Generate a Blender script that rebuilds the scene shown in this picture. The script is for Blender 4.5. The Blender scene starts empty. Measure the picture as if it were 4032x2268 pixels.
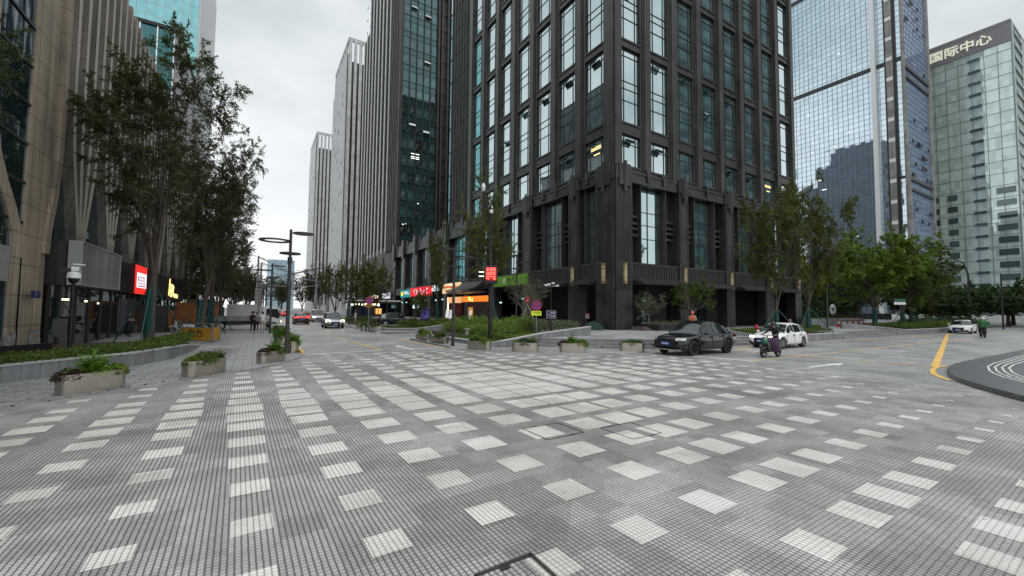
import bpy, bmesh, math, random
from mathutils import Vector, Matrix
R = math.radians
C = bpy.context.scene.collection
SC = bpy.context.scene
PI = math.pi

# ------------------------------------------------------------------ camera, sky, sun, exposure
cam = bpy.data.cameras.new('camera')
cam.sensor_width = 36.0
cam.lens = 14.732
cam.clip_start, cam.clip_end = 0.05, 4000.0
co = bpy.data.objects.new('camera', cam)
C.objects.link(co)
def cam_matrix(yaw, pitch, roll, h):
    cp, sp, cr, sr = math.cos(pitch), math.sin(pitch), math.cos(roll), math.sin(roll)
    r, u, f = Vector((1, 0, 0)), Vector((0, -sp, cp)), Vector((0, cp, sp))
    r2, u2 = cr*r + sr*u, -sr*r + cr*u
    M = Matrix.Rotation(yaw, 3, 'Z')
    r2, u2, f = M @ r2, M @ u2, M @ f
    return Matrix(((r2.x, u2.x, -f.x, 0), (r2.y, u2.y, -f.y, 0), (r2.z, u2.z, -f.z, h), (0, 0, 0, 1)))
co.matrix_world = cam_matrix(R(-31.5), R(2.97), R(0.55), 2.1)
SC.camera = co

SUN_EL, SUN_AZ = R(62), R(200)
world = bpy.data.worlds.new('World'); SC.world = world
world.use_nodes = True
nt = world.node_tree; nt.nodes.clear()
def wn(t, **k):
    n = nt.nodes.new(t)
    for a, b in k.items(): setattr(n, a, b)
    return n
out = wn('ShaderNodeOutputWorld')
sky = wn('ShaderNodeTexSky', sky_type='NISHITA', sun_disc=False, sun_elevation=SUN_EL, sun_rotation=SUN_AZ)
bg1 = wn('ShaderNodeBackground'); bg1.inputs[1].default_value = 0.10
nt.links.new(sky.outputs[0], bg1.inputs[0])
tc = wn('ShaderNodeTexCoord')
mp = wn('ShaderNodeMapping'); mp.inputs['Scale'].default_value = (1.0, 1.0, 2.2)
nt.links.new(tc.outputs['Generated'], mp.inputs[0])
no = wn('ShaderNodeTexNoise'); no.inputs['Scale'].default_value = 1.9; no.inputs['Detail'].default_value = 4.5; no.inputs['Roughness'].default_value = 0.5
nt.links.new(mp.outputs[0], no.inputs['Vector'])
cr = wn('ShaderNodeValToRGB')
cr.color_ramp.elements[0].position = 0.34; cr.color_ramp.elements[0].color = (0.46, 0.515, 0.53, 1)
cr.color_ramp.elements[1].position = 0.68; cr.color_ramp.elements[1].color = (0.88, 0.89, 0.895, 1)
nt.links.new(no.outputs[0], cr.inputs[0])
# overcast sky: brighter towards the zenith, and a pale band over the horizon
sx = wn('ShaderNodeSeparateXYZ'); nt.links.new(tc.outputs['Generated'], sx.inputs[0])
hz = wn('ShaderNodeMapRange'); hz.inputs[1].default_value = 0.0; hz.inputs[2].default_value = 0.40; hz.inputs[3].default_value = 1.0; hz.inputs[4].default_value = 0.0
nt.links.new(sx.outputs[2], hz.inputs[0])
mx = wn('ShaderNodeMixRGB'); mx.inputs[2].default_value = (0.89, 0.90, 0.905, 1)
nt.links.new(hz.outputs[0], mx.inputs[0]); nt.links.new(cr.outputs[0], mx.inputs[1])
zn = wn('ShaderNodeMapRange'); zn.inputs[1].default_value = 0.62; zn.inputs[2].default_value = 1.0; zn.inputs[3].default_value = 1.0; zn.inputs[4].default_value = 2.3
nt.links.new(sx.outputs[2], zn.inputs[0])
bg2 = wn('ShaderNodeBackground')
nt.links.new(mx.outputs[0], bg2.inputs[0]); nt.links.new(zn.outputs[0], bg2.inputs[1])
ms = wn('ShaderNodeMixShader'); ms.inputs[0].default_value = 0.93
nt.links.new(bg1.outputs[0], ms.inputs[1]); nt.links.new(bg2.outputs[0], ms.inputs[2])
nt.links.new(ms.outputs[0], out.inputs[0])

sl = bpy.data.lights.new('sun', 'SUN'); sl.energy = 0.6; sl.angle = R(25); sl.color = (1.0, 0.97, 0.93)
so = bpy.data.objects.new('sun', sl); C.objects.link(so)
so.rotation_euler = (PI/2 - SUN_EL, 0, PI - SUN_AZ)
SC.view_settings.view_transform = 'Standard'
SC.view_settings.look = 'None'
SC.view_settings.exposure = 0.34
SC.view_settings.gamma = 1.0
SC.cycles.max_bounces = 6
SC.cycles.transparent_max_bounces = 6
SC.cycles.use_denoising = True
SC.cycles.sample_clamp_indirect = 4.0
random.seed(7)

# ------------------------------------------------------------------ materials
MATS = {}
class N:
    """tiny node helper"""
    def __init__(s, name):
        s.m = bpy.data.materials.new(name); s.m.use_nodes = True
        s.t = s.m.node_tree; s.t.nodes.clear()
        s.o = s('ShaderNodeOutputMaterial')
    def __call__(s, t, ins=None, **k):
        n = s.t.nodes.new(t)
        for a, b in k.items(): setattr(n, a, b)
        for a, b in (ins or {}).items():
            if isinstance(b, bpy.types.NodeSocket): s.t.links.new(b, n.inputs[a])
            else: n.inputs[a].default_value = b
        return n
    def math(s, op, a, b=0.0, c=None):
        d = {0: a, 1: b}
        if c is not None: d[2] = c
        return s('ShaderNodeMath', d, operation=op).outputs[0]
    def mixc(s, f, a, b, mode='MIX'):
        return s('ShaderNodeMixRGB', {0: f, 1: a, 2: b}, blend_type=mode).outputs[0]
    def ramp(s, f, p0, p1, c0=(0, 0, 0, 1), c1=(1, 1, 1, 1)):
        n = s('ShaderNodeValToRGB', {0: f}); e = n.color_ramp.elements
        e[0].position, e[1].position, e[0].color, e[1].color = p0, p1, c0, c1
        return n.outputs[0]
    def pos(s): return s('ShaderNodeTexCoord').outputs['Object']
    def noise(s, sc, det=3, vec=None, rough=0.55):
        return s('ShaderNodeTexNoise', {'Vector': vec or s.pos(), 'Scale': sc, 'Detail': det, 'Roughness': rough}).outputs[0]
    def done(s, sh):
        s.t.links.new(sh, s.o.inputs[0]); MATS[s.m.name] = s.m; return s.m
def rgba(c): return (c[0], c[1], c[2], 1.0)

def mat(name, col, rough=0.6, metal=0.0, nz=0.0, ns=6.0, bump=0.0, bs=40.0, spec=0.5, coat=0.0, emit=None, es=0.0):
    """principled surface with tone variation (nz) at scale ns and a fine bump"""
    if name in MATS: return MATS[name]
    n = N(name)
    base = rgba(col)
    p = n('ShaderNodeBsdfPrincipled', {'Roughness': rough, 'Metallic': metal, 'Specular IOR Level': spec, 'Coat Weight': coat})
    if nz:
        f = n.ramp(n.noise(ns, 4), 0.3, 0.7)
        a = rgba([x*(1-nz) for x in col]); b = rgba([min(1, x*(1+nz)) for x in col])
        n.t.links.new(n.mixc(f, a, b), p.inputs['Base Color'])
    else: p.inputs['Base Color'].default_value = base
    if bump:
        b = n('ShaderNodeBump', {'Height': n.noise(bs, 2), 'Strength': bump, 'Distance': 0.02})
        n.t.links.new(b.outputs[0], p.inputs['Normal'])
    if emit:
        p.inputs['Emission Color'].default_value = rgba(emit); p.inputs['Emission Strength'].default_value = es
    return n.done(p.outputs[0])

def stone(name, col, nz, pw, ph, rough=0.5, joint=0.5, js=0.012, grain=60.0, horiz=False, spec=0.5, tone=0.14):
    """stone cladding in panels pw x ph; on walls the panel runs along x+y and z, on floors along x and y"""
    n = N(name)
    s = n('ShaderNodeSeparateXYZ', {0: n.pos()})
    if horiz: v = n('ShaderNodeCombineXYZ', {0: s.outputs[0], 1: s.outputs[1], 2: 0.0}).outputs[0]
    else: v = n('ShaderNodeCombineXYZ', {0: n.math('ADD', s.outputs[0], s.outputs[1]), 1: s.outputs[2], 2: 0.0}).outputs[0]
    br = n('ShaderNodeTexBrick', {'Vector': v, 'Color1': (0, 0, 0, 1), 'Color2': (1, 1, 1, 1), 'Mortar': (0.5, 0.5, 0.5, 1), 'Scale': 1.0, 'Mortar Size': js, 'Mortar Smooth': 0.1, 'Bias': 0.0, 'Brick Width': pw, 'Row Height': ph}, offset=0.0 if not horiz else 0.5)
    g = n.ramp(n.noise(grain, 3), 0.35, 0.65)
    blot = n.ramp(n.noise(0.35, 5), 0.3, 0.72)
    c = n.mixc(br.outputs[0], rgba([x*(1-tone) for x in col]), rgba([x*(1+tone) for x in col]))
    c = n.mixc(nz, c, g, 'OVERLAY')
    c = n.mixc(0.22, c, blot, 'OVERLAY')
    if not horiz:                                         # rain streaks running down
        sv = n('ShaderNodeCombineXYZ', {0: n.math('MULTIPLY', n.math('ADD', s.outputs[0], s.outputs[1]), 2.2), 1: n.math('MULTIPLY', s.outputs[2], 0.10), 2: 0.0}).outputs[0]
        stk = n.ramp(n('ShaderNodeTexNoise', {'Vector': sv, 'Scale': 1.0, 'Detail': 4, 'Roughness': 0.6}).outputs[0], 0.35, 0.7)
        c = n.mixc(0.28, c, stk, 'OVERLAY')
    c = n.mixc(n.math('MULTIPLY', br.outputs[1], joint), c, (0.012, 0.011, 0.01, 1))
    p = n('ShaderNodeBsdfPrincipled', {'Base Color': c, 'Specular IOR Level': spec})
    rr = n('ShaderNodeMapRange', {0: blot, 3: rough-0.08, 4: rough+0.12}).outputs[0]
    n.t.links.new(rr, p.inputs['Roughness'])
    bm = n('ShaderNodeBump', {'Height': n.math('SUBTRACT', n.math('MULTIPLY', g, 0.15), br.outputs[1]), 'Strength': 0.5, 'Distance': 0.01})
    n.t.links.new(bm.outputs[0], p.inputs['Normal'])
    return n.done(p.outputs[0])

def glass(name, body, tint, refl=0.35, wob=0.15, ws=0.6, var=0.5, curtain=0.0, rough=0.02, top=0.95):
    """coated facade glass: mirror tint over a dark room, room tone differs from window to window"""
    n = N(name)
    rnd = n('ShaderNodeObjectInfo').outputs['Random']
    P_ = n.pos()
    k = n('ShaderNodeMapRange', {0: rnd, 3: 1.0-var, 4: 1.0+var*1.2}).outputs[0]
    bodyc = n.mixc(1.0, rgba(body), n('ShaderNodeCombineXYZ', {0: k, 1: k, 2: k}).outputs[0], 'MULTIPLY')
    if curtain:  # pale vertical streaks in the colour: curtains, and wobbly reflections painted in
        s = n('ShaderNodeSeparateXYZ', {0: P_})
        u = n.math('ADD', s.outputs[0], s.outputs[1])
        v = n('ShaderNodeCombineXYZ', {0: n.math('MULTIPLY', u, 7.0), 1: n.math('MULTIPLY', s.outputs[2], 0.35), 2: n.math('MULTIPLY', rnd, 40.0)}).outputs[0]
        cu = n.ramp(n('ShaderNodeTexNoise', {'Vector': v, 'Scale': 1.0, 'Detail': 3}).outputs[0], 0.42, 0.72)
        low = n.ramp(n.noise(0.8, 1), 0.42, 0.55)
        bodyc = n.mixc(n.math('MULTIPLY', n.math('MULTIPLY', cu, low), curtain), bodyc, (0.30, 0.36, 0.36, 1))
    v2 = n('ShaderNodeMapping', {0: P_, 'Scale': (1, 1, 0.45)}).outputs[0]
    bm = n('ShaderNodeBump', {'Height': n('ShaderNodeTexNoise', {'Vector': v2, 'Scale': ws, 'Detail': 2}).outputs[0], 'Strength': wob, 'Distance': 0.05})
    lw = n('ShaderNodeLayerWeight', {'Blend': 0.3, 'Normal': bm.outputs[0]}).outputs[1]
    f = n('ShaderNodeMapRange', {0: lw, 3: refl, 4: top}).outputs[0]
    d = n('ShaderNodeBsdfDiffuse', {0: bodyc})
    g = n('ShaderNodeBsdfGlossy', {0: rgba(tint), 1: rough, 'Normal': bm.outputs[0]})
    m = n('ShaderNodeMixShader', {0: f, 1: d.outputs[0], 2: g.outputs[0]})
    return n.done(m.outputs[0])

def emis(name, col, s): 
    if name in MATS: return MATS[name]
    n = N(name)
    e = n('ShaderNodeEmission', {0: rgba(col), 1: s})
    return n.done(e.outputs[0])

def leafmat(name, c1, c2, trans=0.35):
    n = N(name)
    r = n('ShaderNodeNewGeometry').outputs['Random Per Island']
    big = n.ramp(n.noise(0.9, 2), 0.35, 0.65)
    c = n.mixc(r, rgba(c1), rgba(c2))
    c = n.mixc(n.math('MULTIPLY', big, 0.35), c, rgba([x*1.5 for x in c2]))
    oi = n('ShaderNodeObjectInfo').outputs['Random']
    k = n('ShaderNodeMapRange', {0: oi, 3: 0.85, 4: 1.15}).outputs[0]
    c = n.mixc(1.0, c, n('ShaderNodeCombineXYZ', {0: k, 1: k, 2: k}).outputs[0], 'MULTIPLY')
    d = n('ShaderNodeBsdfPrincipled', {'Base Color': c, 'Roughness': 0.5, 'Specular IOR Level': 0.3})
    t = n('ShaderNodeBsdfTranslucent', {0: n.mixc(0.5, c, (0.10, 0.16, 0.02, 1))})
    m = n('ShaderNodeMixShader', {0: trans, 1: d.outputs[0], 2: t.outputs[0]})
    return n.done(m.outputs[0])

# ------------------------------------------------------------------ mesh builder
class MB:
    def __init__(s): s.v = []; s.f = []; s.mi = []; s.m = 0
    def mat(s, i): s.m = i; return s
    def face(s, pts):
        k = len(s.v); s.v += [tuple(p) for p in pts]; s.f.append(tuple(range(k, k+len(pts)))); s.mi.append(s.m); return s
    def box(s, x0, y0, z0, x1, y1, z1):
        k = len(s.v)
        x0, x1 = min(x0, x1), max(x0, x1); y0, y1 = min(y0, y1), max(y0, y1); z0, z1 = min(z0, z1), max(z0, z1)
        s.v += [(x0, y0, z0), (x1, y0, z0), (x1, y1, z0), (x0, y1, z0), (x0, y0, z1), (x1, y0, z1), (x1, y1, z1), (x0, y1, z1)]
        for q in ((0, 3, 2, 1), (4, 5, 6, 7), (0, 1, 5, 4), (1, 2, 6, 5), (2, 3, 7, 6), (3, 0, 4, 7)):
            s.f.append(tuple(k+i for i in q)); s.mi.append(s.m)
        return s
    def prism(s, poly, z0, z1, ztop=None):
        """polygon (counter-clockwise) extruded; ztop(x,y) may slope the top"""
        k = len(s.v); n = len(poly)
        s.v += [(p[0], p[1], z0) for p in poly] + [(p[0], p[1], ztop(p[0], p[1]) if ztop else z1) for p in poly]
        s.f.append(tuple(k+i for i in range(n-1, -1, -1))); s.f.append(tuple(k+n+i for i in range(n)))
        for i in range(n):
            j = (i+1) % n; s.f.append((k+i, k+j, k+n+j, k+n+i))
        s.mi += [s.m]*(n+2); return s
    def tube(s, pts, rad, n=8, cap=True):
        pts = [Vector(p) for p in pts]
        if not hasattr(rad, '__len__'): rad = [rad]*len(pts)
        k = len(s.v); m = len(pts); up = Vector((0, 0, 1)); prev = None
        for i, p in enumerate(pts):
            t = (pts[min(i+1, m-1)] - pts[max(i-1, 0)])
            if t.length < 1e-9: t = Vector((0, 0, 1))
            t.normalize()
            if prev is None:
                a = t.cross(up) if abs(t.z) < 0.95 else t.cross(Vector((1, 0, 0)))
            else: a = prev - t*prev.dot(t)
            if a.length < 1e-6: a = t.cross(Vector((0, 1, 0)))
            a.normalize(); b = t.cross(a); prev = a
            for j in range(n):
                an = 2*PI*j/n
                q = p + (a*math.cos(an) + b*math.sin(an))*rad[i]
                s.v.append((q.x, q.y, q.z))
        for i in range(m-1):
            for j in range(n):
                j2 = (j+1) % n
                s.f.append((k+i*n+j, k+i*n+j2, k+(i+1)*n+j2, k+(i+1)*n+j)); s.mi.append(s.m)
        if cap:
            s.f.append(tuple(k+j for j in range(n-1, -1, -1))); s.f.append(tuple(k+(m-1)*n+j for j in range(n))); s.mi += [s.m]*2
        return s
    def lathe(s, prof, n=16, c=(0, 0, 0), axis='z'):
        k = len(s.v); m = len(prof)
        for r, z in prof:
            for j in range(n):
                a = 2*PI*j/n; x, y = r*math.cos(a), r*math.sin(a)
                if axis == 'z': s.v.append((c[0]+x, c[1]+y, c[2]+z))
                elif axis == 'y': s.v.append((c[0]+x, c[1]+z, c[2]+y))
                else: s.v.append((c[0]+z, c[1]+x, c[2]+y))
        for i in range(m-1):
            for j in range(n):
                j2 = (j+1) % n
                q = (k+i*n+j, k+i*n+j2, k+(i+1)*n+j2, k+(i+1)*n+j)
                s.f.append(q if axis != 'y' else q[::-1]); s.mi.append(s.m)
        return s
    def ell(s, c, r, nu=10, nv=6, jit=0.0, rnd=None):
        k = len(s.v)
        for i in range(nv+1):
            th = PI*i/nv
            for j in range(nu):
                a = 2*PI*j/nu; q = 1 + (rnd.uniform(-jit, jit) if rnd else 0)
                s.v.append((c[0]+r[0]*math.sin(th)*math.cos(a)*q, c[1]+r[1]*math.sin(th)*math.sin(a)*q, c[2]+r[2]*math.cos(th)*q))
        for i in range(nv):
            for j in range(nu):
                j2 = (j+1) % nu
                s.f.append((k+i*nu+j, k+(i+1)*nu+j, k+(i+1)*nu+j2, k+i*nu+j2)); s.mi.append(s.m)
        return s
    def xf(s, M, start=0):
        for i in range(start, len(s.v)):
            q = M @ Vector(s.v[i]); s.v[i] = (q.x, q.y, q.z)
        return s
    def mesh(s, name, mats, smooth=None):
        me = bpy.data.meshes.new(name)
        me.from_pydata(s.v, [], s.f)
        for m in mats: me.materials.append(m)
        if len(mats) > 1: me.polygons.foreach_set('material_index', s.mi)
        if smooth is not None:
            me.polygons.foreach_set('use_smooth', [True]*len(me.polygons))
            if smooth < 180: me.set_sharp_from_angle(angle=R(smooth))
        me.update(); return me

def L(x): return x if isinstance(x, (list, tuple)) else [x]
def obj(name, mb, mats, parent=None, smooth=None, loc=None, rz=0.0, bevel=0.0):
    """link mesh data as ONE object"""
    me = mb.mesh(name, L(mats), smooth) if isinstance(mb, MB) else mb
    o = bpy.data.objects.new(name, me); C.objects.link(o)
    if parent: o.parent = parent
    if loc: o.location = loc
    if rz: o.rotation_euler = (0, 0, rz)
    if bevel:
        b = o.modifiers.new('bevel', 'BEVEL'); b.width = bevel; b.segments = 2; b.limit_method = 'ANGLE'; b.angle_limit = R(40)
    return o
def tag(o, label, cat, group=None):
    o['label'] = label; o['category'] = cat
    if group: o['group'] = group
    return o
def thing(name, label, cat, loc=(0, 0, 0), rz=0.0, group=None):
    o = bpy.data.objects.new(name, None); C.objects.link(o); o.empty_display_size = 0.3
    o.location = loc; o.rotation_euler = (0, 0, rz)
    return tag(o, label, cat, group)
def struct(name, mb, mats, smooth=None):
    o = obj(name, mb, mats, None, smooth); o['kind'] = 'structure'; return o
def stuff(name, mb, mats, smooth=None):
    o = obj(name, mb, mats, None, smooth); o['kind'] = 'stuff'; return o
def dup(o, parent=None, loc=None, rz=None, label=None, scale=None):
    c = o.copy(); C.objects.link(c)
    if parent: c.parent = parent
    if loc is not None: c.location = loc
    if rz is not None: c.rotation_euler = (0, 0, rz)
    if scale is not None: c.scale = (scale, scale, scale) if not hasattr(scale, '__len__') else scale
    if label: c['label'] = label
    for ch in list(o.children): dup(ch, c)
    return c
def textmesh(body, size=1.0, depth=0.0, bold=0.0, align='CENTER'):
    """lettering as mesh lying in the XY plane, reading along +X"""
    c = bpy.data.curves.new('lettering', 'FONT'); c.body = body; c.size = size; c.align_x = align; c.align_y = 'CENTER'
    c.extrude = depth; c.offset = bold; c.resolution_u = 3
    o = bpy.data.objects.new('lettering', c); C.objects.link(o)
    dg = bpy.context.evaluated_depsgraph_get(); dg.update()
    me = bpy.data.meshes.new_from_object(o.evaluated_get(dg)); bpy.data.objects.remove(o)
    return me
def lettering(body, size, m, parent, loc, facing, depth=0.004, bold=0.0, width=None, name='lettering'):
    """facing = angle of the outward normal in the ground plane; text stands upright"""
    me = textmesh(body, size, depth, bold); me.name = name; me.materials.clear(); me.materials.append(m)
    if width:
        xs = [v.co.x for v in me.vertices]; k = width/(max(xs)-min(xs)) if xs else 1
        for v in me.vertices: v.co.x *= k
    o = bpy.data.objects.new(name, me); C.objects.link(o); o.parent = parent
    o.matrix_local = Matrix.Translation(loc) @ Matrix.Rotation(facing + PI/2, 4, 'Z') @ Matrix.Rotation(PI/2, 4, 'X')
    return o
# ------------------------------------------------------------------ ground, roads, paving
TH = R(1.6)                                     # the paving is laid 1.6 degrees off the buildings
def pave(u, v):
    return (u*math.cos(TH) - (v-5)*math.sin(TH), 5 + u*math.sin(TH) + (v-5)*math.cos(TH))

def sett_mat(name, c_lo, c_hi, cell=0.05, slab=0.4, joint=0.012, jd=0.8, rough=0.42, blot=0.5):
    """sawn granite slabs with a grid of grooves"""
    n = N(name)
    v = n('ShaderNodeMapping', {0: n.pos(), 'Location': (0.0, 0.0, 0), 'Rotation': (0, 0, -TH)}).outputs[0]
    s = n('ShaderNodeSeparateXYZ', {0: v})
    def line(c, per, w):
        f = n.math('FRACT', n.math('DIVIDE', c, per))
        d = n.math('ABSOLUTE', n.math('SUBTRACT', f, 0.5))
        return n('ShaderNodeMapRange', {0: d, 1: 0.5 - w/per, 2: 0.5 - 0.35*w/per, 3: 0.0, 4: 1.0}).outputs[0]
    wob = n.math('MULTIPLY', n.math('SUBTRACT', n.noise(14.0, 1), 0.5), 0.010)
    x = n.math('ADD', s.outputs[0], wob); y = n.math('ADD', s.outputs[1], wob)
    ln = n.math('MAXIMUM', line(x, cell, joint), n.math('MULTIPLY', line(y, cell, joint*0.8), 0.72))
    sx = n.math('FLOOR', n.math('DIVIDE', s.outputs[0], slab)); sy = n.math('FLOOR', n.math('DIVIDE', s.outputs[1], slab))
    wn_ = n('ShaderNodeTexWhiteNoise', {0: n('ShaderNodeCombineXYZ', {0: sx, 1: sy, 2: 0.0}).outputs[0]}, noise_dimensions='3D').outputs[0]
    cx_ = n.math('FLOOR', n.math('DIVIDE', x, cell)); cy_ = n.math('FLOOR', n.math('DIVIDE', y, cell))
    w2 = n('ShaderNodeTexWhiteNoise', {0: n('ShaderNodeCombineXYZ', {0: cx_, 1: cy_, 2: 3.0}).outputs[0]}, noise_dimensions='3D').outputs[0]
    grain = n.noise(90.0, 4, rough=0.7)
    t = n.math('ADD', n.math('MULTIPLY', wn_, 0.44), n.math('ADD', n.math('MULTIPLY', w2, 0.16), n.math('MULTIPLY', n.ramp(grain, 0.3, 0.7), 0.40)))
    c = n.mixc(t, rgba(c_lo), rgba(c_hi))
    dirt = n.ramp(n.noise(0.5, 6, rough=0.62), 0.34, 0.68)
    dirt2 = n.ramp(n.noise(2.3, 4, rough=0.6), 0.40, 0.70)
    c = n.mixc(blot, c, dirt, 'OVERLAY'); c = n.mixc(blot*0.5, c, dirt2, 'OVERLAY')
    # relaid patches and trodden gum
    pv = n('ShaderNodeTexVoronoi', {'Vector': v, 'Scale': 0.45}, distance='CHEBYCHEV').outputs['Color']
    c = n.mixc(0.13, c, n('ShaderNodeSeparateColor', {0: pv}).outputs[0], 'OVERLAY')
    gv = n('ShaderNodeTexVoronoi', {'Vector': v, 'Scale': 2.6})
    gum = n.math('MULTIPLY', n.math('LESS_THAN', gv.outputs['Distance'], 0.05), n.math('GREATER_THAN', n('ShaderNodeSeparateColor', {0: gv.outputs['Color']}).outputs[1], 0.55))
    c = n.mixc(n.math('MULTIPLY', gum, 0.45), c, (0.06, 0.058, 0.055, 1))
    c = n.mixc(n.math('MULTIPLY', ln, jd), c, (0.028, 0.026, 0.024, 1))
    p = n('ShaderNodeBsdfPrincipled', {'Base Color': c, 'Specular IOR Level': 0.4})
    n.t.links.new(n('ShaderNodeMapRange', {0: dirt, 3: rough, 4: rough+0.2}).outputs[0], p.inputs['Roughness'])
    b = n('ShaderNodeBump', {'Height': n.math('SUBTRACT', n.math('MULTIPLY', grain, 0.5), ln), 'Strength': 0.55, 'Distance': 0.006})
    n.t.links.new(b.outputs[0], p.inputs['Normal'])
    return n.done(p.outputs[0])

M_pave = sett_mat('granite setts', (0.222, 0.217, 0.208), (0.56, 0.55, 0.525), jd=0.80, blot=0.17, joint=0.0105)
M_white = sett_mat('white granite setts', (0.50, 0.485, 0.455), (0.86, 0.84, 0.785), slab=0.5, jd=0.55, blot=0.16, joint=0.0085)
M_road = sett_mat('road setts', (0.25, 0.25, 0.248), (0.44, 0.44, 0.43), cell=0.10, slab=0.3, joint=0.010, jd=0.45, rough=0.30, blot=0.13)
M_walk = stone('sidewalk slabs', (0.30, 0.30, 0.30), 0.35, 0.60, 0.30, rough=0.5, joint=0.85, js=0.014, horiz=True)
M_plaza = stone('plaza slabs', (0.33, 0.33, 0.335), 0.3, 0.6, 0.6, rough=0.45, joint=0.5, js=0.008, horiz=True)
M_asph = mat('far ground', (0.16, 0.16, 0.155), 0.7, nz=0.25, ns=0.4)
M_kerb = stone('kerb granite', (0.24, 0.24, 0.235), 0.3, 1.0, 5.0, rough=0.6, joint=0.6)
M_step = stone('step granite', (0.22, 0.22, 0.225), 0.35, 1.2, 7.0, rough=0.55, joint=0.6, js=0.01)
M_wall = stone('grey wall granite', (0.23, 0.235, 0.24), 0.35, 0.62, 3.0, rough=0.55, joint=0.6, js=0.010)
M_cope = mat('coping granite', (0.46, 0.46, 0.455), 0.55, nz=0.15, ns=8, bump=0.15)
M_blackstone = mat('black polished granite', (0.085, 0.09, 0.094), 0.38, nz=0.35, ns=5, bump=0.05, bs=80, spec=0.45)
M_wpaint = mat('white road paint', (0.72, 0.72, 0.70), 0.55, nz=0.22, ns=7, bump=0.2)
M_ypaint = mat('yellow road paint', (0.74, 0.45, 0.11), 0.55, nz=0.22, ns=5, bump=0.2)
M_yfade = mat('worn orange paint', (0.62, 0.46, 0.22), 0.6, nz=0.4, ns=3)
M_soil = mat('soil', (0.045, 0.036, 0.026), 0.95, nz=0.4, ns=5, bump=0.6, bs=12)
M_iron = mat('cast iron', (0.055, 0.05, 0.047), 0.6, metal=0.5, nz=0.3, ns=9, bump=0.3)

def flat(poly, z): return MB().face([(p[0], p[1], z) for p in poly])
def ring(pts, w, z0, z1):
    """a strip of width w laid along pts (to the left of the walking direction)"""
    mb = MB(); off = offset(pts, w)
    for i in range(len(pts)-1):
        q = [pts[i], pts[i+1], off[i+1], off[i]]
        mb.prism(q, z0, z1)
    return mb
def offset(pts, d):
    out_ = []
    for i, p in enumerate(pts):
        a = Vector(pts[max(i-1, 0)]); b = Vector(pts[min(i+1, len(pts)-1)])
        t = (b-a).normalized(); nrm = Vector((-t.y, t.x))
        if 0 < i < len(pts)-1:
            t1 = (Vector(p)-a).normalized(); k = nrm.dot(Vector((-t1.y, t1.x))); nrm /= max(k, 0.5)
        out_.append((p[0]+nrm.x*d, p[1]+nrm.y*d))
    return out_
def arc(cx, cy, r, a0, a1, n=8):
    return [(cx+r*math.cos(R(a0+(a1-a0)*i/n)), cy+r*math.sin(R(a0+(a1-a0)*i/n))) for i in range(n+1)]

struct('ground', flat([(-900, -900), (1500, -900), (1500, 1500), (-900, 1500)], -0.012), M_asph)
rd = MB()
rd.face([(p[0], p[1], -0.004) for p in [(2.0, 20.9), (9.3, 20.9), (9.2, 28.2), (30, 29), (30, 47), (9.2, 34), (9.2, 420), (2.0, 420)]])
rd.face([(p[0], p[1], -0.004) for p in [(17.4, -14), (400, -14), (400, 17.5), (60, 17.5), (17.4, 17)]])
struct('road', rd, M_road)

# left sidewalk / paving boundary and right side boundary of the patterned square
LB = [(-14, -3), (-12, 6.0), (-7.5, 10.4), (-4.35, 12.82), (-3.85, 13.10), (-2.71, 14.45), (-1.73, 15.30), (-0.80, 16.17), (0.11, 16.75), (1.04, 18.09), (1.70, 19.7), (2.0, 20.9)]
RBD = [(9.05, 21.0), (9.3, 19.7), (10.75, 17.6), (12.7, 15.75), (15.6, 14.7), (17.4, 14.6)]
struct('plaza_paving', flat([(-14, -14), (17.4, -14)] + RBD[::-1] + LB[::-1], 0.0), M_pave)
struct('sidewalk', MB().prism([(2.0, 20.9), (2.0, 260), (-12, 260), (-12, 6.0)] + LB[2:-1], -0.01, 0.03), [M_walk])
wk = MB()
wk.prism([(18.6, 15.2), (18.7, 15.9), (15.8, 17.7), (13.9, 19.8), (11.0, 20.6), (11.0, 28.0), (9.05, 28.0)] + RBD[:-1], -0.01, 0.016)
wk.prism([(8.9, 36.8), (12.5, 35.4), (13.5, 36.2), (10.3, 40.0), (10.3, 120), (9.05, 120), (9.05, 40)], -0.01, 0.10)
struct('sidewalk', wk, M_walk)

# white slabs of the square: a diamond of squares that shrink away from its middle
US = [-6.0, -5.0, -4.0, -3.0, -1.97, -0.96, 0.05, 1.06, 2.12, 3.18, 4.30, 5.38, 6.21, 7.05, 8.10, 9.20, 10.20, 11.30, 12.30, 13.35, 14.40, 15.40, 16.40]
VS = [-1.1, -0.1, 0.85, 1.78, 2.80, 3.85, 4.85, 5.86, 6.86, 7.85, 8.85, 9.60, 10.40, 11.20, 11.97, 13.0, 14.0, 14.95, 15.9, 16.9, 17.85, 18.8, 19.7, 20.6]
def inside(p, poly):
    c = False
    for i in range(len(poly)):
        a, b = poly[i], poly[i-1]
        if (a[1] > p[1]) != (b[1] > p[1]) and p[0] < (b[0]-a[0])*(p[1]-a[1])/(b[1]-a[1])+a[0]: c = not c
    return c
PATT = [(-14, -5), (17.0, -5), (17.3, 13.2), (15.8, 14.3), (12.6, 15.3), (10.5, 17.2), (9.0, 19.4), (8.9, 20.7), (2.1, 20.7), (1.5, 19.2), (0.9, 17.6), (0.0, 16.4), (-0.9, 15.7), (-2.0, 14.7), (-3.0, 13.7), (-4.1, 12.5), (-8, 9.5)]
sq = MB()
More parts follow.
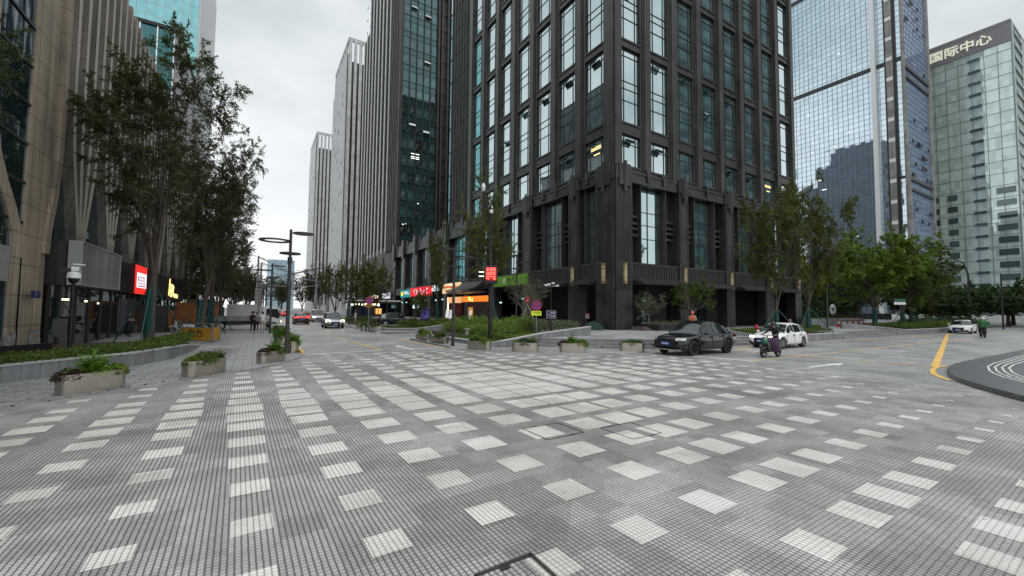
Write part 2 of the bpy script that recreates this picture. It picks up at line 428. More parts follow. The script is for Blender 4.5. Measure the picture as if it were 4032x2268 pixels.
for i, u in enumerate(US):
    for j, v in enumerate(VS):
        d = abs(i-12)+abs(j-12)
        s = 0.95-0.05*d
        gx = min(u-US[i-1] if i else 9, US[i+1]-u if i < len(US)-1 else 9); gy = min(v-VS[j-1] if j else 9, VS[j+1]-v if j < len(VS)-1 else 9)
        sx_, sy_ = min(s, gx-0.045), min(s, gy-0.045)
        if s < 0.09 or not inside(pave(u, v), PATT): continue
        sq.face([pave(u+a*sx_/2, v+b*sy_/2) + (0.004,) for a, b in ((-1, -1), (1, -1), (1, 1), (-1, 1))])
struct('paving_inlay', sq, M_white)

# road paint
pw = MB()
def stripe(mb, a, b, w, z=0.002):
    a, b = Vector(a), Vector(b); t = (b-a).normalized(); nn = Vector((-t.y, t.x))*w/2
    mb.face([(a-nn).to_tuple()+(z,), (b-nn).to_tuple()+(z,), (b+nn).to_tuple()+(z,), (a+nn).to_tuple()+(z,)])
stripe(pw, (2.3, 20.98), (5.6, 21.5), 0.2, 0.005)
stripe(pw, (17.75, 12.9), (17.8, 11.9), 0.2, 0.005); stripe(pw, (17.8, 11.75), (18.2, 9.95), 0.2, 0.005)
def arrow(mb, tail, tip, w, hw, hl, z=0.006, bow=0.0):
    a, b = Vector(tail), Vector(tip); t = (b-a).normalized(); nn = Vector((-t.y, t.x)); m = b-t*hl
    for q in ([a-nn*w, m-nn*w, m+nn*w, a+nn*w], [m-nn*hw, b, m+nn*hw]): mb.face([(p.x, p.y, z) for p in q])
arrow(pw, (7.0, 21.0), (6.9, 23.9), 0.08, 0.24, 1.1)
arrow(pw, (18.15, 7.85), (21.0, 7.75), 0.09, 0.28, 1.05)
struct('road_marking', pw, M_wpaint)['label'] = 'white stop lines and arrows on the road'
py_ = MB()
for k in range(9): stripe(py_, (5.2-0.012*k, 24.8+3.9*k), (5.2-0.012*k, 27.3+3.9*k), 0.12, 0.003) if k else stripe(py_, (5.55, 21.7), (5.3, 27.6), 0.13, 0.003)
stripe(py_, (23.07, 5.5), (62.5, 13.8), 0.24, 0.009)
stripe(py_, (22.5, 12.8), (22.95, 5.45), 0.11, 0.006)
stripe(py_, (8.5, 28.0), (8.85, 21.2), 0.13, 0.003)
ed = [(23.9, 5.35), (22.98, 5.42), (21.9, 5.28), (21.0, 5.08), (20.1, 4.8), (19.3, 4.45), (18.8, 4.15)]
for a, b in zip(ed, ed[1:]): stripe(py_, a, b, 0.15, 0.012)
stripe(py_, (27.5, 5.45), (60, 5.5), 0.12, 0.004)
struct('road_marking', py_, M_ypaint)['label'] = 'yellow lines on the road'
pf = MB()
stripe(pf, (18.3, 10.05), (54, 10.3), 0.14, 0.0035)
stripe(pf, (24.2, 14.2), (120, 11.2), 0.13, 0.0045)
stripe(pf, (21.9, 13.0), (25.4, 14.0), 0.10, 0.0055)
struct('road_marking', pf, M_yfade)['label'] = 'worn orange lines on the road'

# kerbs
kb = ring([(2.0, 28.0), (2.0, 21.3)], -0.14, -0.01, 0.11)
struct('kerb', kb, M_ypaint)
kb = ring([(2.0, 28.0), (2.0, 260)], 0.14, -0.01, 0.10)
for pts in ([(9.05, 28.0), (9.02, 24), (9.06, 21.2)], [(8.9, 120), (8.9, 40), (9.0, 37.2), (9.4, 36.6), (12.5, 35.2), (13.6, 36.0)]):
    for i in range(len(pts)-1): kb.prism([pts[i], (pts[i+1][0], pts[i+1][1]), offset(pts, 0.14)[i+1], offset(pts, 0.14)[i]], -0.01, 0.10)
struct('kerb', kb, M_kerb)

# raised black corner of the right-hand pavement, with pale inlaid curves
NOSE = [(11.5, -3.5), (13.0, -1.0), (14.4, 0.75), (15.8, 2.2), (16.8, 2.92), (17.75, 3.48), (18.7, 3.98), (19.9, 4.42), (21.4, 4.78), (22.6, 4.98), (23.8, 5.1), (26, 5.15), (70, 5.2)]
isl = MB().prism(NOSE[::1][::-1] + [(11.5, -14), (70, -14)], -0.01, 0.15)
o = struct('pavement', isl, M_blackstone)
b = o.modifiers.new('b', 'BEVEL'); b.width = 0.03; b.segments = 3; b.limit_method = 'ANGLE'
strp = MB()
base = [(45, 4.5), (30.6, 4.4), (25.2, 4.3), (23.4, 4.15), (22.7, 4.0), (21.9, 3.85), (21.0, 3.6), (20.0, 3.22), (19.0, 2.68), (18.0, 1.9), (16.9, 0.6), (15.5, -1.5)]
for k in range(4):
    q = offset(base, 0.17*k + 0.0)
    for a, b_ in zip(q, q[1:]): stripe(strp, a, b_, 0.042, 0.154+0.0003*k)
struct('paving_inlay', strp, M_wpaint)['label'] = 'four pale curves inlaid in the black pavement'

# manhole covers and the open edge frame in the square
def cover(name, label, quad, z=0.007):
    t = thing(name, label, 'manhole cover', (quad[0][0], quad[0][1], 0))
    q = [(p[0]-quad[0][0], p[1]-quad[0][1]) for p in quad]
    fr = MB()
    for i in range(4):
        a, b_ = q[i], q[(i+1) % 4]; stripe(fr, a, b_, 0.020, z)
    for (a, b_) in ((q[0], q[1]), (q[2], q[3])):
        m = ((a[0]*2+b_[0])/3, (a[1]*2+b_[1])/3); stripe(fr, (m[0]-0.03, m[1]), (m[0]+0.03, m[1]), 0.04, z+0.002)
    obj('frame', fr, M_iron, t)
    return t
cover('manhole_cover', 'paved square manhole cover in the plaza, the left of the two with thin iron frames', [(4.11, 6.29), (4.89, 6.31), (4.90, 5.60), (4.12, 5.57)])
cover('manhole_cover', 'paved square manhole cover in the plaza, nearer the black curved kerb than its twin', [(5.34, 5.64), (6.11, 5.66), (6.05, 4.90), (5.36, 4.90)])
t = thing('access_hatch', 'paved access hatch in a thick dark iron frame at the bottom edge of the plaza', 'access hatch', (1.55, 3.05, 0))
fr = MB()
for a, b_ in (((0, 0.0), (0.56, 0.02)), ((0.54, 0.02), (0.54, -0.7)), ((0.0, -0.7), (0.54, -0.7)), ((0, 0), (0, -0.7))): stripe(fr, a, b_, 0.035, 0.010)
obj('frame', fr, M_iron, t)
ck = MB().box(0.22, -0.05, 0.0, 0.30, -0.02, 0.013); obj('catch', ck, M_iron, t)

# steps and raised terrace of the dark building
B0 = [(13.85, 19.75), (15.2, 18.2), (16.7, 16.95), (18.7, 15.85), (21.0, 15.3), (25.5, 15.05), (29.0, 15.0)]
st = MB()
for k in range(3):
    a = offset(B0, 0.38*k); b_ = offset(B0, 0.38*3+0.3)
    for i in range(len(B0)-1): st.prism([a[i], a[i+1], b_[i+1], b_[i]], -0.005 if k == 0 else 0.15*k-0.01, 0.15*(k+1) - 0.001*k)
struct('steps', st, M_step)
tb = offset(B0, 0.38*3+0.02)
st = MB()
for k in range(3):
    st.box(40.75, 15.0+0.42*k, -0.005 if k == 0 else 0.15*k-0.01, 55.7, 16.6, 0.15*(k+1))
struct('steps', st, M_step)
ter = MB().prism(tb + [(29.0, 18.4), (40.7, 18.4), (40.7, 16.5), (55.8, 16.5), (90, 40), (90, 90), (19.0, 90), (19.0, 53), (18.9, 36.6), (18.9, 21.2)], -0.01, 0.447)
struct('terrace', ter, M_plaza)

# walls of the planting beds
def wall(label, pts, th, z0, zt, cope=0.05):
    """low granite wall along pts; zt gives the height at each point"""
    t = thing('garden_wall', label, 'wall', (pts[0][0], pts[0][1], 0))
    p = [(a[0]-pts[0][0], a[1]-pts[0][1]) for a in pts]; q = offset(p, th); q2 = offset(p, -0.02); q3 = offset(p, th+0.02)
    m = MB(); c = MB()
    for i in range(len(p)-1):
        for mb, A, Bq, lo, hi in ((m, p, q, None, -cope), (c, q2, q3, -cope, 0)):
            k = len(mb.v); quad = [A[i], A[i+1], Bq[i+1], Bq[i]]; zz = [zt[i], zt[i+1], zt[i+1], zt[i]]
            mb.v += [(a[0], a[1], z0 if lo is None else z+lo) for a, z in zip(quad, zz)] + [(a[0], a[1], z+hi) for a, z in zip(quad, zz)]
            for f in ((0, 3, 2, 1), (4, 5, 6, 7), (0, 1, 5, 4), (1, 2, 6, 5), (2, 3, 7, 6), (3, 0, 4, 7)): mb.f.append(tuple(k+j for j in f)); mb.mi.append(0)
    obj('wall_face', m, M_wall, t); obj('coping', c, M_cope, t)
    return t
wall('low grey granite wall around the hedge bed, front of the beige building', [(-16, -6), (-12.2, 5.5), (-8.4, 11.9), (-5.64, 16.52), (-4.95, 17.45), (-3.46, 19.2), (-2.75, 21.2), (-2.45, 24.0), (-2.35, 27.6)], 0.25, 0, [0.52]*7+[0.40, 0.06])
wall('grey granite wall rising to the right behind the three steel planters', [(11.05, 27.0), (10.95, 20.55), (12.5, 20.75), (15.0, 20.8), (18.9, 20.85)], 0.3, 0, [0.25, 0.28, 0.38, 0.72, 1.06])
wall('curved low wall around the small lawn beside the side road', [(12.2, 47.0), (10.4, 45.5), (9.9, 41.5), (10.3, 39.0), (12.3, 37.0), (13.2, 36.9), (18.9, 37.2)], 0.3, 0, [0.3, 0.3, 0.3, 0.3, 0.34, 0.42, 1.05])
wall('long low granite wall of the hedge bed behind the white hatchback', [(29.0, 18.4), (29.0, 15.05), (40.7, 15.05), (40.7, 17)], 0.35, 0, [0.9, 0.5, 0.5, 0.5])
wall('granite wall sloping down beside the right-hand steps and along the far hedge', [(52.5, 19.5), (55.8, 15.05), (78, 15.05)], 0.35, 0, [1.05, 0.5, 0.5])
bd = MB()
bd.prism([(-16.5, -5.8), (-12.6, 5.8), (-8.75, 12.3), (-5.95, 16.85), (-5.2, 17.8), (-3.75, 19.5), (-3.1, 21.4), (-2.85, 24.0), (-2.8, 27.0), (-3.4, 28.6), (-8.3, 28.6), (-16, 16)][::-1][::-1], -0.01, 0.28)
bd.prism([(11.4, 27.0), (11.3, 20.95), (18.8, 21.2), (18.9, 34.5), (13, 34.2)], -0.01, 0.25)
bd.prism([(12.0, 46.5), (10.5, 45), (10.1, 41.5), (10.5, 39.2), (12.4, 37.3), (18.9, 37.4), (18.9, 46.5)], -0.01, 0.25)
bd.prism([(29.2, 15.3), (40.5, 15.3), (40.5, 18.2), (29.2, 18.2)], -0.01, 0.42)
bd.prism([(56.1, 15.3), (78, 15.3), (90, 24), (90, 38), (53, 19.6)], -0.01, 0.42)
struct('soil', bd, M_soil)
# ------------------------------------------------------------------ buildings
M_dark = stone('dark granite cladding', (0.038, 0.0365, 0.0365), 0.34, 0.75, 1.3, rough=0.31, joint=0.7, js=0.012, tone=0.24, spec=0.42)
M_dark2 = stone('brown dark cladding', (0.040, 0.037, 0.037), 0.25, 0.6, 1.97, rough=0.5, joint=0.6, js=0.02, tone=0.2)
M_flute = mat('fluted dark granite', (0.040, 0.038, 0.038), 0.5, nz=0.2, ns=2.5, bump=0.1)
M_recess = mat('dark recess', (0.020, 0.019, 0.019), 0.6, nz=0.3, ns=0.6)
M_frame = mat('bronze window frame', (0.030, 0.030, 0.031), 0.35, metal=0.4, nz=0.1)
M_gl_main = glass('teal window glass', (0.024, 0.070, 0.076), (0.82, 0.96, 0.98), refl=0.58, wob=0.13, ws=0.55, var=0.6, curtain=0.9)
M_gl_pod = glass('podium glass', (0.020, 0.060, 0.066), (0.76, 0.93, 0.95), refl=0.46, wob=0.10, ws=0.5, var=0.4, curtain=0.7)
M_gl_dark = glass('dark glass', (0.006, 0.010, 0.012), (0.55, 0.68, 0.70), refl=0.10, wob=0.10, ws=0.5, var=0.5)
M_gl_t2 = glass('green office glass', (0.022, 0.058, 0.058), (0.42, 0.62, 0.64), refl=0.14, wob=0.12, ws=0.6, var=0.9, curtain=0.6)
M_brass = mat('brass lamp', (0.50, 0.39, 0.18), 0.35, metal=0.7, nz=0.1, ns=20)
M_lampglass = mat('cream lamp glass', (0.52, 0.43, 0.25), 0.4)
M_black = mat('black metal', (0.018, 0.018, 0.019), 0.45, metal=0.3)
M_warm = emis('lit ceiling', (1.0, 0.72, 0.32), 1.6)
M_white = MATS.get('white panel') or mat('white panel', (0.75, 0.76, 0.77), 0.4, nz=0.06)
M_curt = mat('ceiling light strip', (0.8, 0.8, 0.8), 0.5, emit=(1, 1, 0.95), es=1.6)

def window(parent, w, h, vx, hz, mats, inset=0.0, fr=0.07, cache={}):
    """frame with mullions at fractions vx / hz, and a pane behind; faces -Y, origin at its lower left"""
    key = (w, h, tuple(vx), tuple(hz), mats[0].name, mats[1].name)
    if key not in cache:
        f = MB(); d0, d1 = 0.0, 0.12
        f.box(0, d0, 0, fr, d1, h); f.box(w-fr, d0, 0, w, d1, h); f.box(fr, d0, 0, w-fr, d1, fr); f.box(fr, d0, h-fr, w-fr, d1, h)
        for v in vx: f.box(w*v-fr*0.4, d0+0.012, fr, w*v+fr*0.4, d1, h-fr)
        for z in hz: f.box(fr, d0+0.02, h*z-fr*0.4, w-fr, d1-0.01, h*z+fr*0.4)
        p = MB().box(fr*0.5, 0.07, fr*0.5, w-fr*0.5, 0.10, h-fr*0.5)
        cache[key] = (f.mesh('window', [mats[0]]), p.mesh('pane', [mats[1]]))
    a, b = cache[key]
    o = obj('window', a, None, parent); p = obj('pane', b, None, o)
    return o
def face_obj(name, mb, m, parent, at, smooth=None, bevel=0.0):
    o = obj(name, mb, m, parent, smooth, bevel=bevel); o.location = at[0]; o.rotation_euler = (0, 0, at[1]); return o

def place(o, at, x, y, z):
    c, s = math.cos(at[1]), math.sin(at[1])
    o.location = (at[0][0]+x*c-y*s, at[0][1]+x*s+y*c, at[0][2]+z); o.rotation_euler = (0, 0, at[1]); return o

def each(name, mb, m, parent, at=None):
    """every box of the builder becomes a part of its own"""
    for i in range(0, len(mb.v), 8):
        q = MB(); q.v = mb.v[i:i+8]; q.f = [(0, 3, 2, 1), (4, 5, 6, 7), (0, 1, 5, 4), (1, 2, 6, 5), (2, 3, 7, 6), (3, 0, 4, 7)]; q.mi = [0]*6
        o = obj(name, q, m, parent)
        if at: o.location = at[0]; o.rotation_euler = (0, 0, at[1])

# ---- the dark corner tower with its podium
T = thing('office_tower', 'dark granite corner tower with tall gridded windows and brass wall lamps at street level', 'building', (0, 0, 0))
FR = ((26.3, 26.03, 0), 0.0)                 # face along +X, local x from the corner
FL = ((26.3, 56.0, 0), -PI/2)                # face along the street, local x runs towards the corner
colR = [(1.1+3.93*i, 2.45) for i in range(8)]
colL = [(56-27.5-4.1*j-2.55, 2.55) for j in range(7)][::-1]
rows = [(15.15, 2.85)] + [(19.1+7.75*k, 6.95) for k in range(5)]
ZT = 62.0
for at, cols, wid in ((FR, colR, 32.2), (FL, colL, 29.97)):
    wl = MB()
    # spandrels between rows, and plain wall over the last row
    zs = [(14.0, 15.15), (18.0, 19.1)] + [(26.05+7.75*k, 26.85+7.75*k) for k in range(4)] + [(26.05+31, ZT)]
    for x, w in cols:
        for a, b in zs:
            wl = MB().box(x-0.02, 0.22, a, x+w+0.02, 0.9, b)
            wl.box(x-0.01, 0.13, b-0.16, x+w+0.01, 0.24, b)
            wl.box(x-0.01, 0.15, a, x+w+0.01, 0.24, a+0.12)
            face_obj('spandrel', wl, M_dark, T, at)
    edges = [0.0] + [e for x, w in cols for e in (x, x+w)] + [wid]
    for i in range(0, len(edges), 2):
        a, b = edges[i], edges[i+1]
        if b - a < 0.05: continue
        m = (a+b)/2; p = MB(); hw = (b-a)/2
        first, last = i == 0, i == len(edges)-2
        if hw < 0.62 or first or last:
            p.box(a, 0.12, 14.0, b, 0.9, ZT); p.box(a+0.25, 0.02, 14.2, b-0.25, 0.13, ZT)
        else:
            p.box(a, 0.19, 14.0, b, 0.9, ZT); p.box(m-0.52, 0.09, 14.1, m+0.52, 0.20, ZT); p.box(m-0.33, 0.0, 14.1, m+0.33, 0.13, ZT)
        face_obj('pilaster', p, M_dark, T, at)
    for x, w in cols:
        for k, (z, h) in enumerate(rows):
            hz = (0.72,) if k == 0 else (0.30, 0.46, 0.56, 0.90)
            o = window(T, w, h, (0.2, 0.80), hz, (M_frame, M_gl_main))
            place(o, at, x, 0.34, z)
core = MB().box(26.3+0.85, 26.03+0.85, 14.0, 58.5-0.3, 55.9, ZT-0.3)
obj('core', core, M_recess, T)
side = MB().box(58.2, 26.2, 0.4, 58.5, 64, ZT)
for k in range(9):
    side.box(58.5, 27+4.1*k, 0.4, 58.62, 28.3+4.1*k, ZT)
obj('side_wall', side, M_dark, T)
# opened sashes that catch the sky
sash = MB().box(0.0, -0.012, -0.62, 1.15, 0.012, 0)
sm = sash.mesh('open_sash', [glass('sash glass', (0.05, 0.08, 0.085), (0.86, 0.95, 0.97), refl=0.55, wob=0.05, var=0.1)])
for at, cols, lst in ((FR, colR, [(1, 1, 6.7), (3, 1, 6.7), (3, 1, 4.0), (4, 1, 6.5), (0, 0, 2.5), (1, 0, 2.4), (4, 0, 2.5), (2, 1, 6.7), (5, 0, 2.5), (0, 2, 4.9)]), (FL, colL, [(6, 0, 2.6), (5, 0, 2.5), (6, 1, 6.6), (5, 1, 6.6), (4, 1, 6.5), (3, 1, 6.6), (2, 1, 4.5)])):
    for c, r_, dz in lst:
        x, w = cols[c]; z = rows[r_][0]+dz
        o = obj('open_sash', sm, None, T); place(o, at, x+0.5, 0.30, z)
        o.rotation_euler = (R(-38), 0, at[1])
for at, cols, lst in ((FR, colR, [(6, 0)]), (FL, colL, [(6, 0)])):        # a few rooms with the light on
    for c, r_ in lst:
        x, w = cols[c]; z, h = rows[r_]
        l = MB().box(0.6, 0, h-0.9, w-0.5, 0.01, h-0.65).box(1.0, 0, h-1.4, w-0.75, 0.01, h-1.3)
        o = obj('ceiling_light', l, M_warm, T); place(o, at, x, 0.40, z)

# podium
pilR = [(0.0, 2.0), (8.5, 9.9), (16.2, 17.7), (24.2, 25.7), (30.7, 32.2)]
pilL = [(56-b, 56-a) for a, b in ((26.03, 28.2), (30.6, 32.1), (38.6, 40.5), (46.9, 48.4), (54.6, 56.0))][::-1]
Z0 = 0.44
def podium_face(at, pil, ins, wid, shops):
    for i, (a, b) in enumerate(pil):
        p = MB(); p.box(a, -0.18, Z0, b, 0.95, 13.7)
        nfl = int((b-a)/0.16)
        for k in range(nfl):                                   # fluting
            x = a+0.12+k*(b-a-0.24)/max(1, nfl-1)
            if i in (0, len(pil)-1) or k in (0, 1, nfl-2, nfl-1): p.box(x-0.035, -0.215, 6.6, x+0.035, -0.17, 13.3)
        p.box(a-0.05, -0.26, 13.6, b+0.05, 0.95, 14.75)
        p.box(a+0.30, -0.34, 13.1, b-0.30, -0.17, 15.05); p.box((a+b)/2-0.17, -0.40, 12.6, (a+b)/2+0.17, -0.32, 15.3)
        face_obj('pillar', p, M_dark, T, at, bevel=0.012)
        if not (shops and (a+b)/2 < 12):                       # wall lamps
            xm = (a+b)/2
            lp = MB(); lp.mat(1)
            lp.box(xm-0.16, -0.37, 4.45, xm+0.16, -0.18, 4.72).box(xm-0.16, -0.37, 6.05, xm+0.16, -0.18, 6.28)
            for dz in (4.95, 5.02, 5.75, 5.82): lp.box(xm-0.165, -0.375, dz, xm+0.165, -0.18, dz+0.03)
            lp.mat(0).box(xm-0.15, -0.36, 4.72, xm-0.01, -0.2, 6.05).box(xm+0.02, -0.36, 4.72, xm+0.15, -0.2, 6.05)
            face_obj('wall_lamp', lp, [M_lampglass, M_brass], T, at)
    band = MB()
    for i in range(len(pil)-1):
        a, b = pil[i][1], pil[i+1][0]
        if b - a < 0.3: continue
        w = b-a
        band.box(a, -0.05, 13.6, b, 0.95, 14.45); band.box(a, -0.12, 14.45, b, 0.95, 14.65)
        n = max(1, int(w/3.2))
        for k in range(n):
            x = a + w*(k+1)/(n+1); band.box(x-0.22, -0.2, 14.3, x+0.22, 0.1, 15.0); band.box(x-0.14, -0.24, 13.9, x+0.14, -0.04, 14.7)
        # glazed bay, deep behind slender posts
        gw = min(3.3, w-1.0); gx = a+(w-gw)/2
        o = window(T, gw, 7.15, (0.45, 0.9) if gw > 2 else (0.5,), (0.34, 0.52, 0.69), (M_frame, M_gl_pod)); place(o, at, gx, 0.75, 6.4)
        ps = MB()
        for x in (gx-0.12, gx+gw+0.02): ps.box(x, 0.18, 6.4, x+0.10, 0.85, 13.6)
        face_obj('post', ps, M_flute, T, at)
        if gx - a > 0.6:
            lv = MB()
            for x0, x1 in ((a, gx-0.12), (gx+gw+0.12, b)):
                for z in (8.9, 9.5, 10.0, 10.6): lv.box(x0, 0.5, z, x1, 0.78, z+0.22)
            face_obj('louvre', lv, M_flute, T, at)
        bal = MB(); bal.box(a, -0.06, 6.22, b, 0.5, 6.42); bal.box(a, 0.02, 5.0, b, 0.4, 6.24); bal.box(a, -0.06, 4.86, b, 0.45, 5.02)
        n = int(w/0.36)
        for k in range(n):
            x = a+0.18+k*(w-0.36)/max(1, n-1); bal.box(x-0.07, -0.045, 5.0, x+0.07, 0.03, 6.23)
        face_obj('balustrade', bal, M_flute, T, at)
        if not (shops and (a+b)/2 < 18):
            cn = MB().box(a+0.15, -1.25, 4.45, b-0.15, 0.4, 4.66).box(a, -0.95, 4.66, b, 0.42, 4.86)
            face_obj('canopy', cn, M_flute, T, at)
    face_obj('cornice', band, M_dark, T, at)
podium_face(FR, pilR, None, 32.2, False)
podium_face(FL, pilL, None, 29.97, True)
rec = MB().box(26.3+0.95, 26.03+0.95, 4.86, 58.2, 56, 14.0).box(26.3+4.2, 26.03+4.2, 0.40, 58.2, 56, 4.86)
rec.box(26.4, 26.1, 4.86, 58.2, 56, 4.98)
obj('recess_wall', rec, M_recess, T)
dg = MB()
for x in (8, 12, 17.5): dg.box(26.3+x, 30.15, 0.45, 26.3+x+1.6, 30.22, 3.4)
each('door', dg, M_gl_dark, T)

# slim finned wing behind the corner tower
W = thing('office_wing', 'dark slim wing of vertical fins with bright glass slits, set back beside the corner tower', 'building')
fw = MB(); gw = MB()
for k in range(7):
    y = 56.15+1.12*k
    fw.box(26.62, y, 14, 27.9, y+0.42, 66); fw.box(26.55, y+0.12, 14, 26.65, y+0.30, 66)
fw.box(26.4, 56.0, 13.6, 28, 64.1, 14.9)
for k in range(13): fw.box(26.72, 56, 16+3.95*k, 27.7, 64, 16.35+3.95*k)
gw.box(26.78, 56.0, 14.9, 27.0, 64.1, 66)
obj('fin_wall', fw, M_dark2, W); obj('glazing', gw, glass('slit glass', (0.02, 0.05, 0.055), (0.78, 0.92, 0.93), refl=0.5, wob=0.1), W)
obj('core', MB().box(27.7, 56, 0.4, 50, 64, 66), M_recess, W)

# podium arcade with the shops, from the tower up the street
A = thing('shop_arcade', 'low dark granite arcade of shops with tall teal windows and stepped parapet along the street', 'building')
at = ((26.3, 94.0, 0), -PI/2)
pil = [(0, 1.6)] + [(6.9+7.6*k, 8.5+7.6*k) for k in range(4)]
for a, b in pil:
    p = MB().box(a, -0.1, 0.4, b, 0.9, 13.4).box(a-0.1, -0.25, 13.2, b+0.1, 0.9, 15.7).box(a+0.3, -0.4, 12.6, b-0.3, -0.1, 16.4)
    face_obj('pillar', p, M_dark, A, at)
b_ = MB().box(0, 0.0, 13.3, 38, 0.9, 15.5).box(0, 0.1, 5.0, 38, 0.9, 6.4)
for k in range(10): b_.box(2.2+3.8*k, -0.15, 14.9, 2.7+3.8*k, 0.3, 16.0)
face_obj('parapet', b_, M_dark, A, at)
for i in range(5):
    a = pil[i][1]; e = pil[i+1][0] if i < 4 else 38.0
    o = window(A, e-a-2.4, 6.9, (0.33, 0.66), (0.3, 0.5, 0.7), (M_frame, M_gl_pod)); place(o, at, a+1.2, 0.6, 6.4)
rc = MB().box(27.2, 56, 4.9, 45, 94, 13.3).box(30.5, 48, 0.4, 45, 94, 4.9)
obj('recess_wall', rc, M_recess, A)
obj('roof', MB().box(26.6, 64, 13.4, 45, 94, 14.6), M_dark2, A)

# ---- second dark tower up the street
T2 = thing('office_tower', 'dark brown tower behind the arcade with green glass end and white vertical strips', 'building')
H2 = 105
body = MB().box(26.7, 92.8, 0, 50, 133.6, H2-20).box(26.7, 92.8, H2-20, 50, 126, H2-9).box(26.7, 92.8, H2-9, 50, 119, H2)
obj('body', body, M_dark2, T2)
fl = MB()
for k in range(7): fl.box(26.35, 92.5+1.4*k, 15.5, 26.75, 93.1+1.4*k, H2)
for k in range(22): fl.box(26.55, 92.6, 16+3.95*k, 26.75, 102, 16.5+3.95*k)
obj('rib', fl, M_dark2, T2)
M_strip = mat('white aluminium strip', (0.86, 0.86, 0.86), 0.38, metal=0.65, nz=0.04, ns=2)
for k in range(9):
    y = 102.6+3.8*k
    ztop = H2 if y < 119 else (H2-9 if y < 126 else H2-20)
    s_ = MB().box(26.50, y, 15.8 if k < 7 else 12.5, 26.72, y+0.40, ztop+0.4)
    obj('white_strip', s_, M_strip, T2)
sl_ = MB(); vent = MB()
for k in range(8):
    sl_.box(26.64, 103.5+3.8*k, 17, 26.74, 105.8+3.8*k, (H2 if k < 4 else H2-9 if k < 6 else H2-20)-1)
    for r_ in range(23): vent.box(26.58, 103.05+3.8*k, 19.5+3.95*r_, 26.72, 104.0+3.8*k, 19.75+3.95*r_)
each('window_band', sl_, mat('matt dark pane', (0.016, 0.016, 0.018), 0.7, spec=0.1), T2); obj('sill_band', vent, mat('grey sill', (0.16, 0.16, 0.165), 0.6), T2)
for r_ in range(15):
    for c in range(5):
        o = window(T2, 1.56, 2.6, (), (), (M_frame, M_gl_t2)); place(o, ((26.75, 92.58, 0), 0), 0.15+1.66*c, 0.0, 18.7+3.95*r_)
sp = MB()
for r_ in range(22): sp.box(26.85, 92.68, 17.35+3.95*r_, 35, 92.85, 18.66+3.95*r_)
obj('spandrel_glass', sp, glass('spandrel green', (0.018, 0.045, 0.048), (0.4, 0.6, 0.6), refl=0.12, wob=0.1), T2)
mu = MB()
for c in range(6): mu.box(26.8+1.66*c, 92.3, 15.6, 26.96+1.66*c, 92.75, H2)
mu.box(26.15, 92.1, 15.6, 26.75, 92.8, H2)
for x in (35.1, 36.0, 37.5, 38.4): mu.box(x, 92.0, 15.6, x+0.45, 92.8, H2)
for r_ in range(22): mu.box(35, 92.6, 18+3.95*r_, 40, 92.85, 18.7+3.95*r_)
obj('mullion', mu, M_dark2, T2)
os_ = MB().box(0, -0.015, -0.9, 1.5, 0.015, 0).mesh('open_sash', [M_white])
for c, z in ((1, 44.6), (3, 43.6), (3, 60.3), (1, 72.5), (3, 71.5)):
    o = obj('open_sash', os_, None, T2); o.location = (26.9+1.66*c, 92.5, z); o.rotation_euler = (R(-42), 0, 0)
lt = MB()
for x, z in ((29.3, 37.6), (29.3, 36.9), (29.3, 36.5), (27.6, 21.0), (28.3, 21.2), (31, 26.2)): lt.box(x, 92.53, z, x+1.9 if z > 30 else x+0.35, 92.55, z+0.13)
each('ceiling_light', lt, M_curt, T2)

# ---- two pale striped towers further up
M_pale = stone('pale stone', (0.56, 0.56, 0.565), 0.15, 1.5, 1.9, rough=0.5, joint=0.35, js=0.05, tone=0.05)
M_stripdark = mat('dark window strip', (0.035, 0.038, 0.042), 0.25, nz=0.3, ns=0.4)
def pale_tower(label, y0, y1, top, x0=26.3):
    t = thing('office_tower', label, 'building')
    b = MB().box(x0+0.3, y0+0.3, 0, x0+34, y1, top-9)
    b.box(x0, y0+3, 12, x0+0.35, y1-6, top-4).box(x0+1, y1-6, 0, x0+2, y1, top-12)
    obj('body', b, M_pale, t)
    s_ = MB(); d = MB()
    for k in range(14):
        s_.box(x0+0.3+1.85*k, y0-0.25, 4, x0+1.35+1.85*k, y0+0.4, top); d.box(x0+1.35+1.85*k, y0+0.05, 4, x0+2.15+1.85*k, y0+0.32, top-9)
    each('pier', s_, M_pale, t); each('window_strip', d, M_stripdark, t)
    c = MB().box(x0+0.2, y0-0.2, top-1.2, x0+34, y0+0.8, top).box(x0, y0+0.8, top-1.2, x0+0.8, y1-6, top-0.1)
    for k in range(7): c.box(x0+0.02, y0+4+k*(y1-y0-12)/6, top-9, x0+0.7, y0+5.2+k*(y1-y0-12)/6, top-1.2)
    obj('roof_screen', c, M_pale, t)
    e = MB()
    for r_ in range(int((top-20)/3.9)):
        e.box(x0+1.4, y0-0.02, 14+3.9*r_, x0+26, y0+0.04, 14.25+3.9*r_)
    obj('transom', e, M_stripdark, t)
    n = MB(); rr = random.Random(int(y0))
    for k in range(26): 
        y = rr.uniform(y0+5, y1-8); z = 14+3.9*rr.randint(0, int((top-30)/3.9)); n.box(x0-0.1, y, z, x0+0.02, y+1.6, z+1.3)
    each('opened_window', n, M_stripdark, t)
    d2 = MB().box(x0-0.02, y0+1.2, 10, x0+0.34, y0+2.6, top-6); obj('corner_slot', d2, M_stripdark, t)
    return t
pale_tower('pale grey striped tower standing just behind the dark brown tower', 161, 197, 103)
pale_tower('pale grey striped tower, smaller and farther up the street, left of its twin', 254, 291, 101)

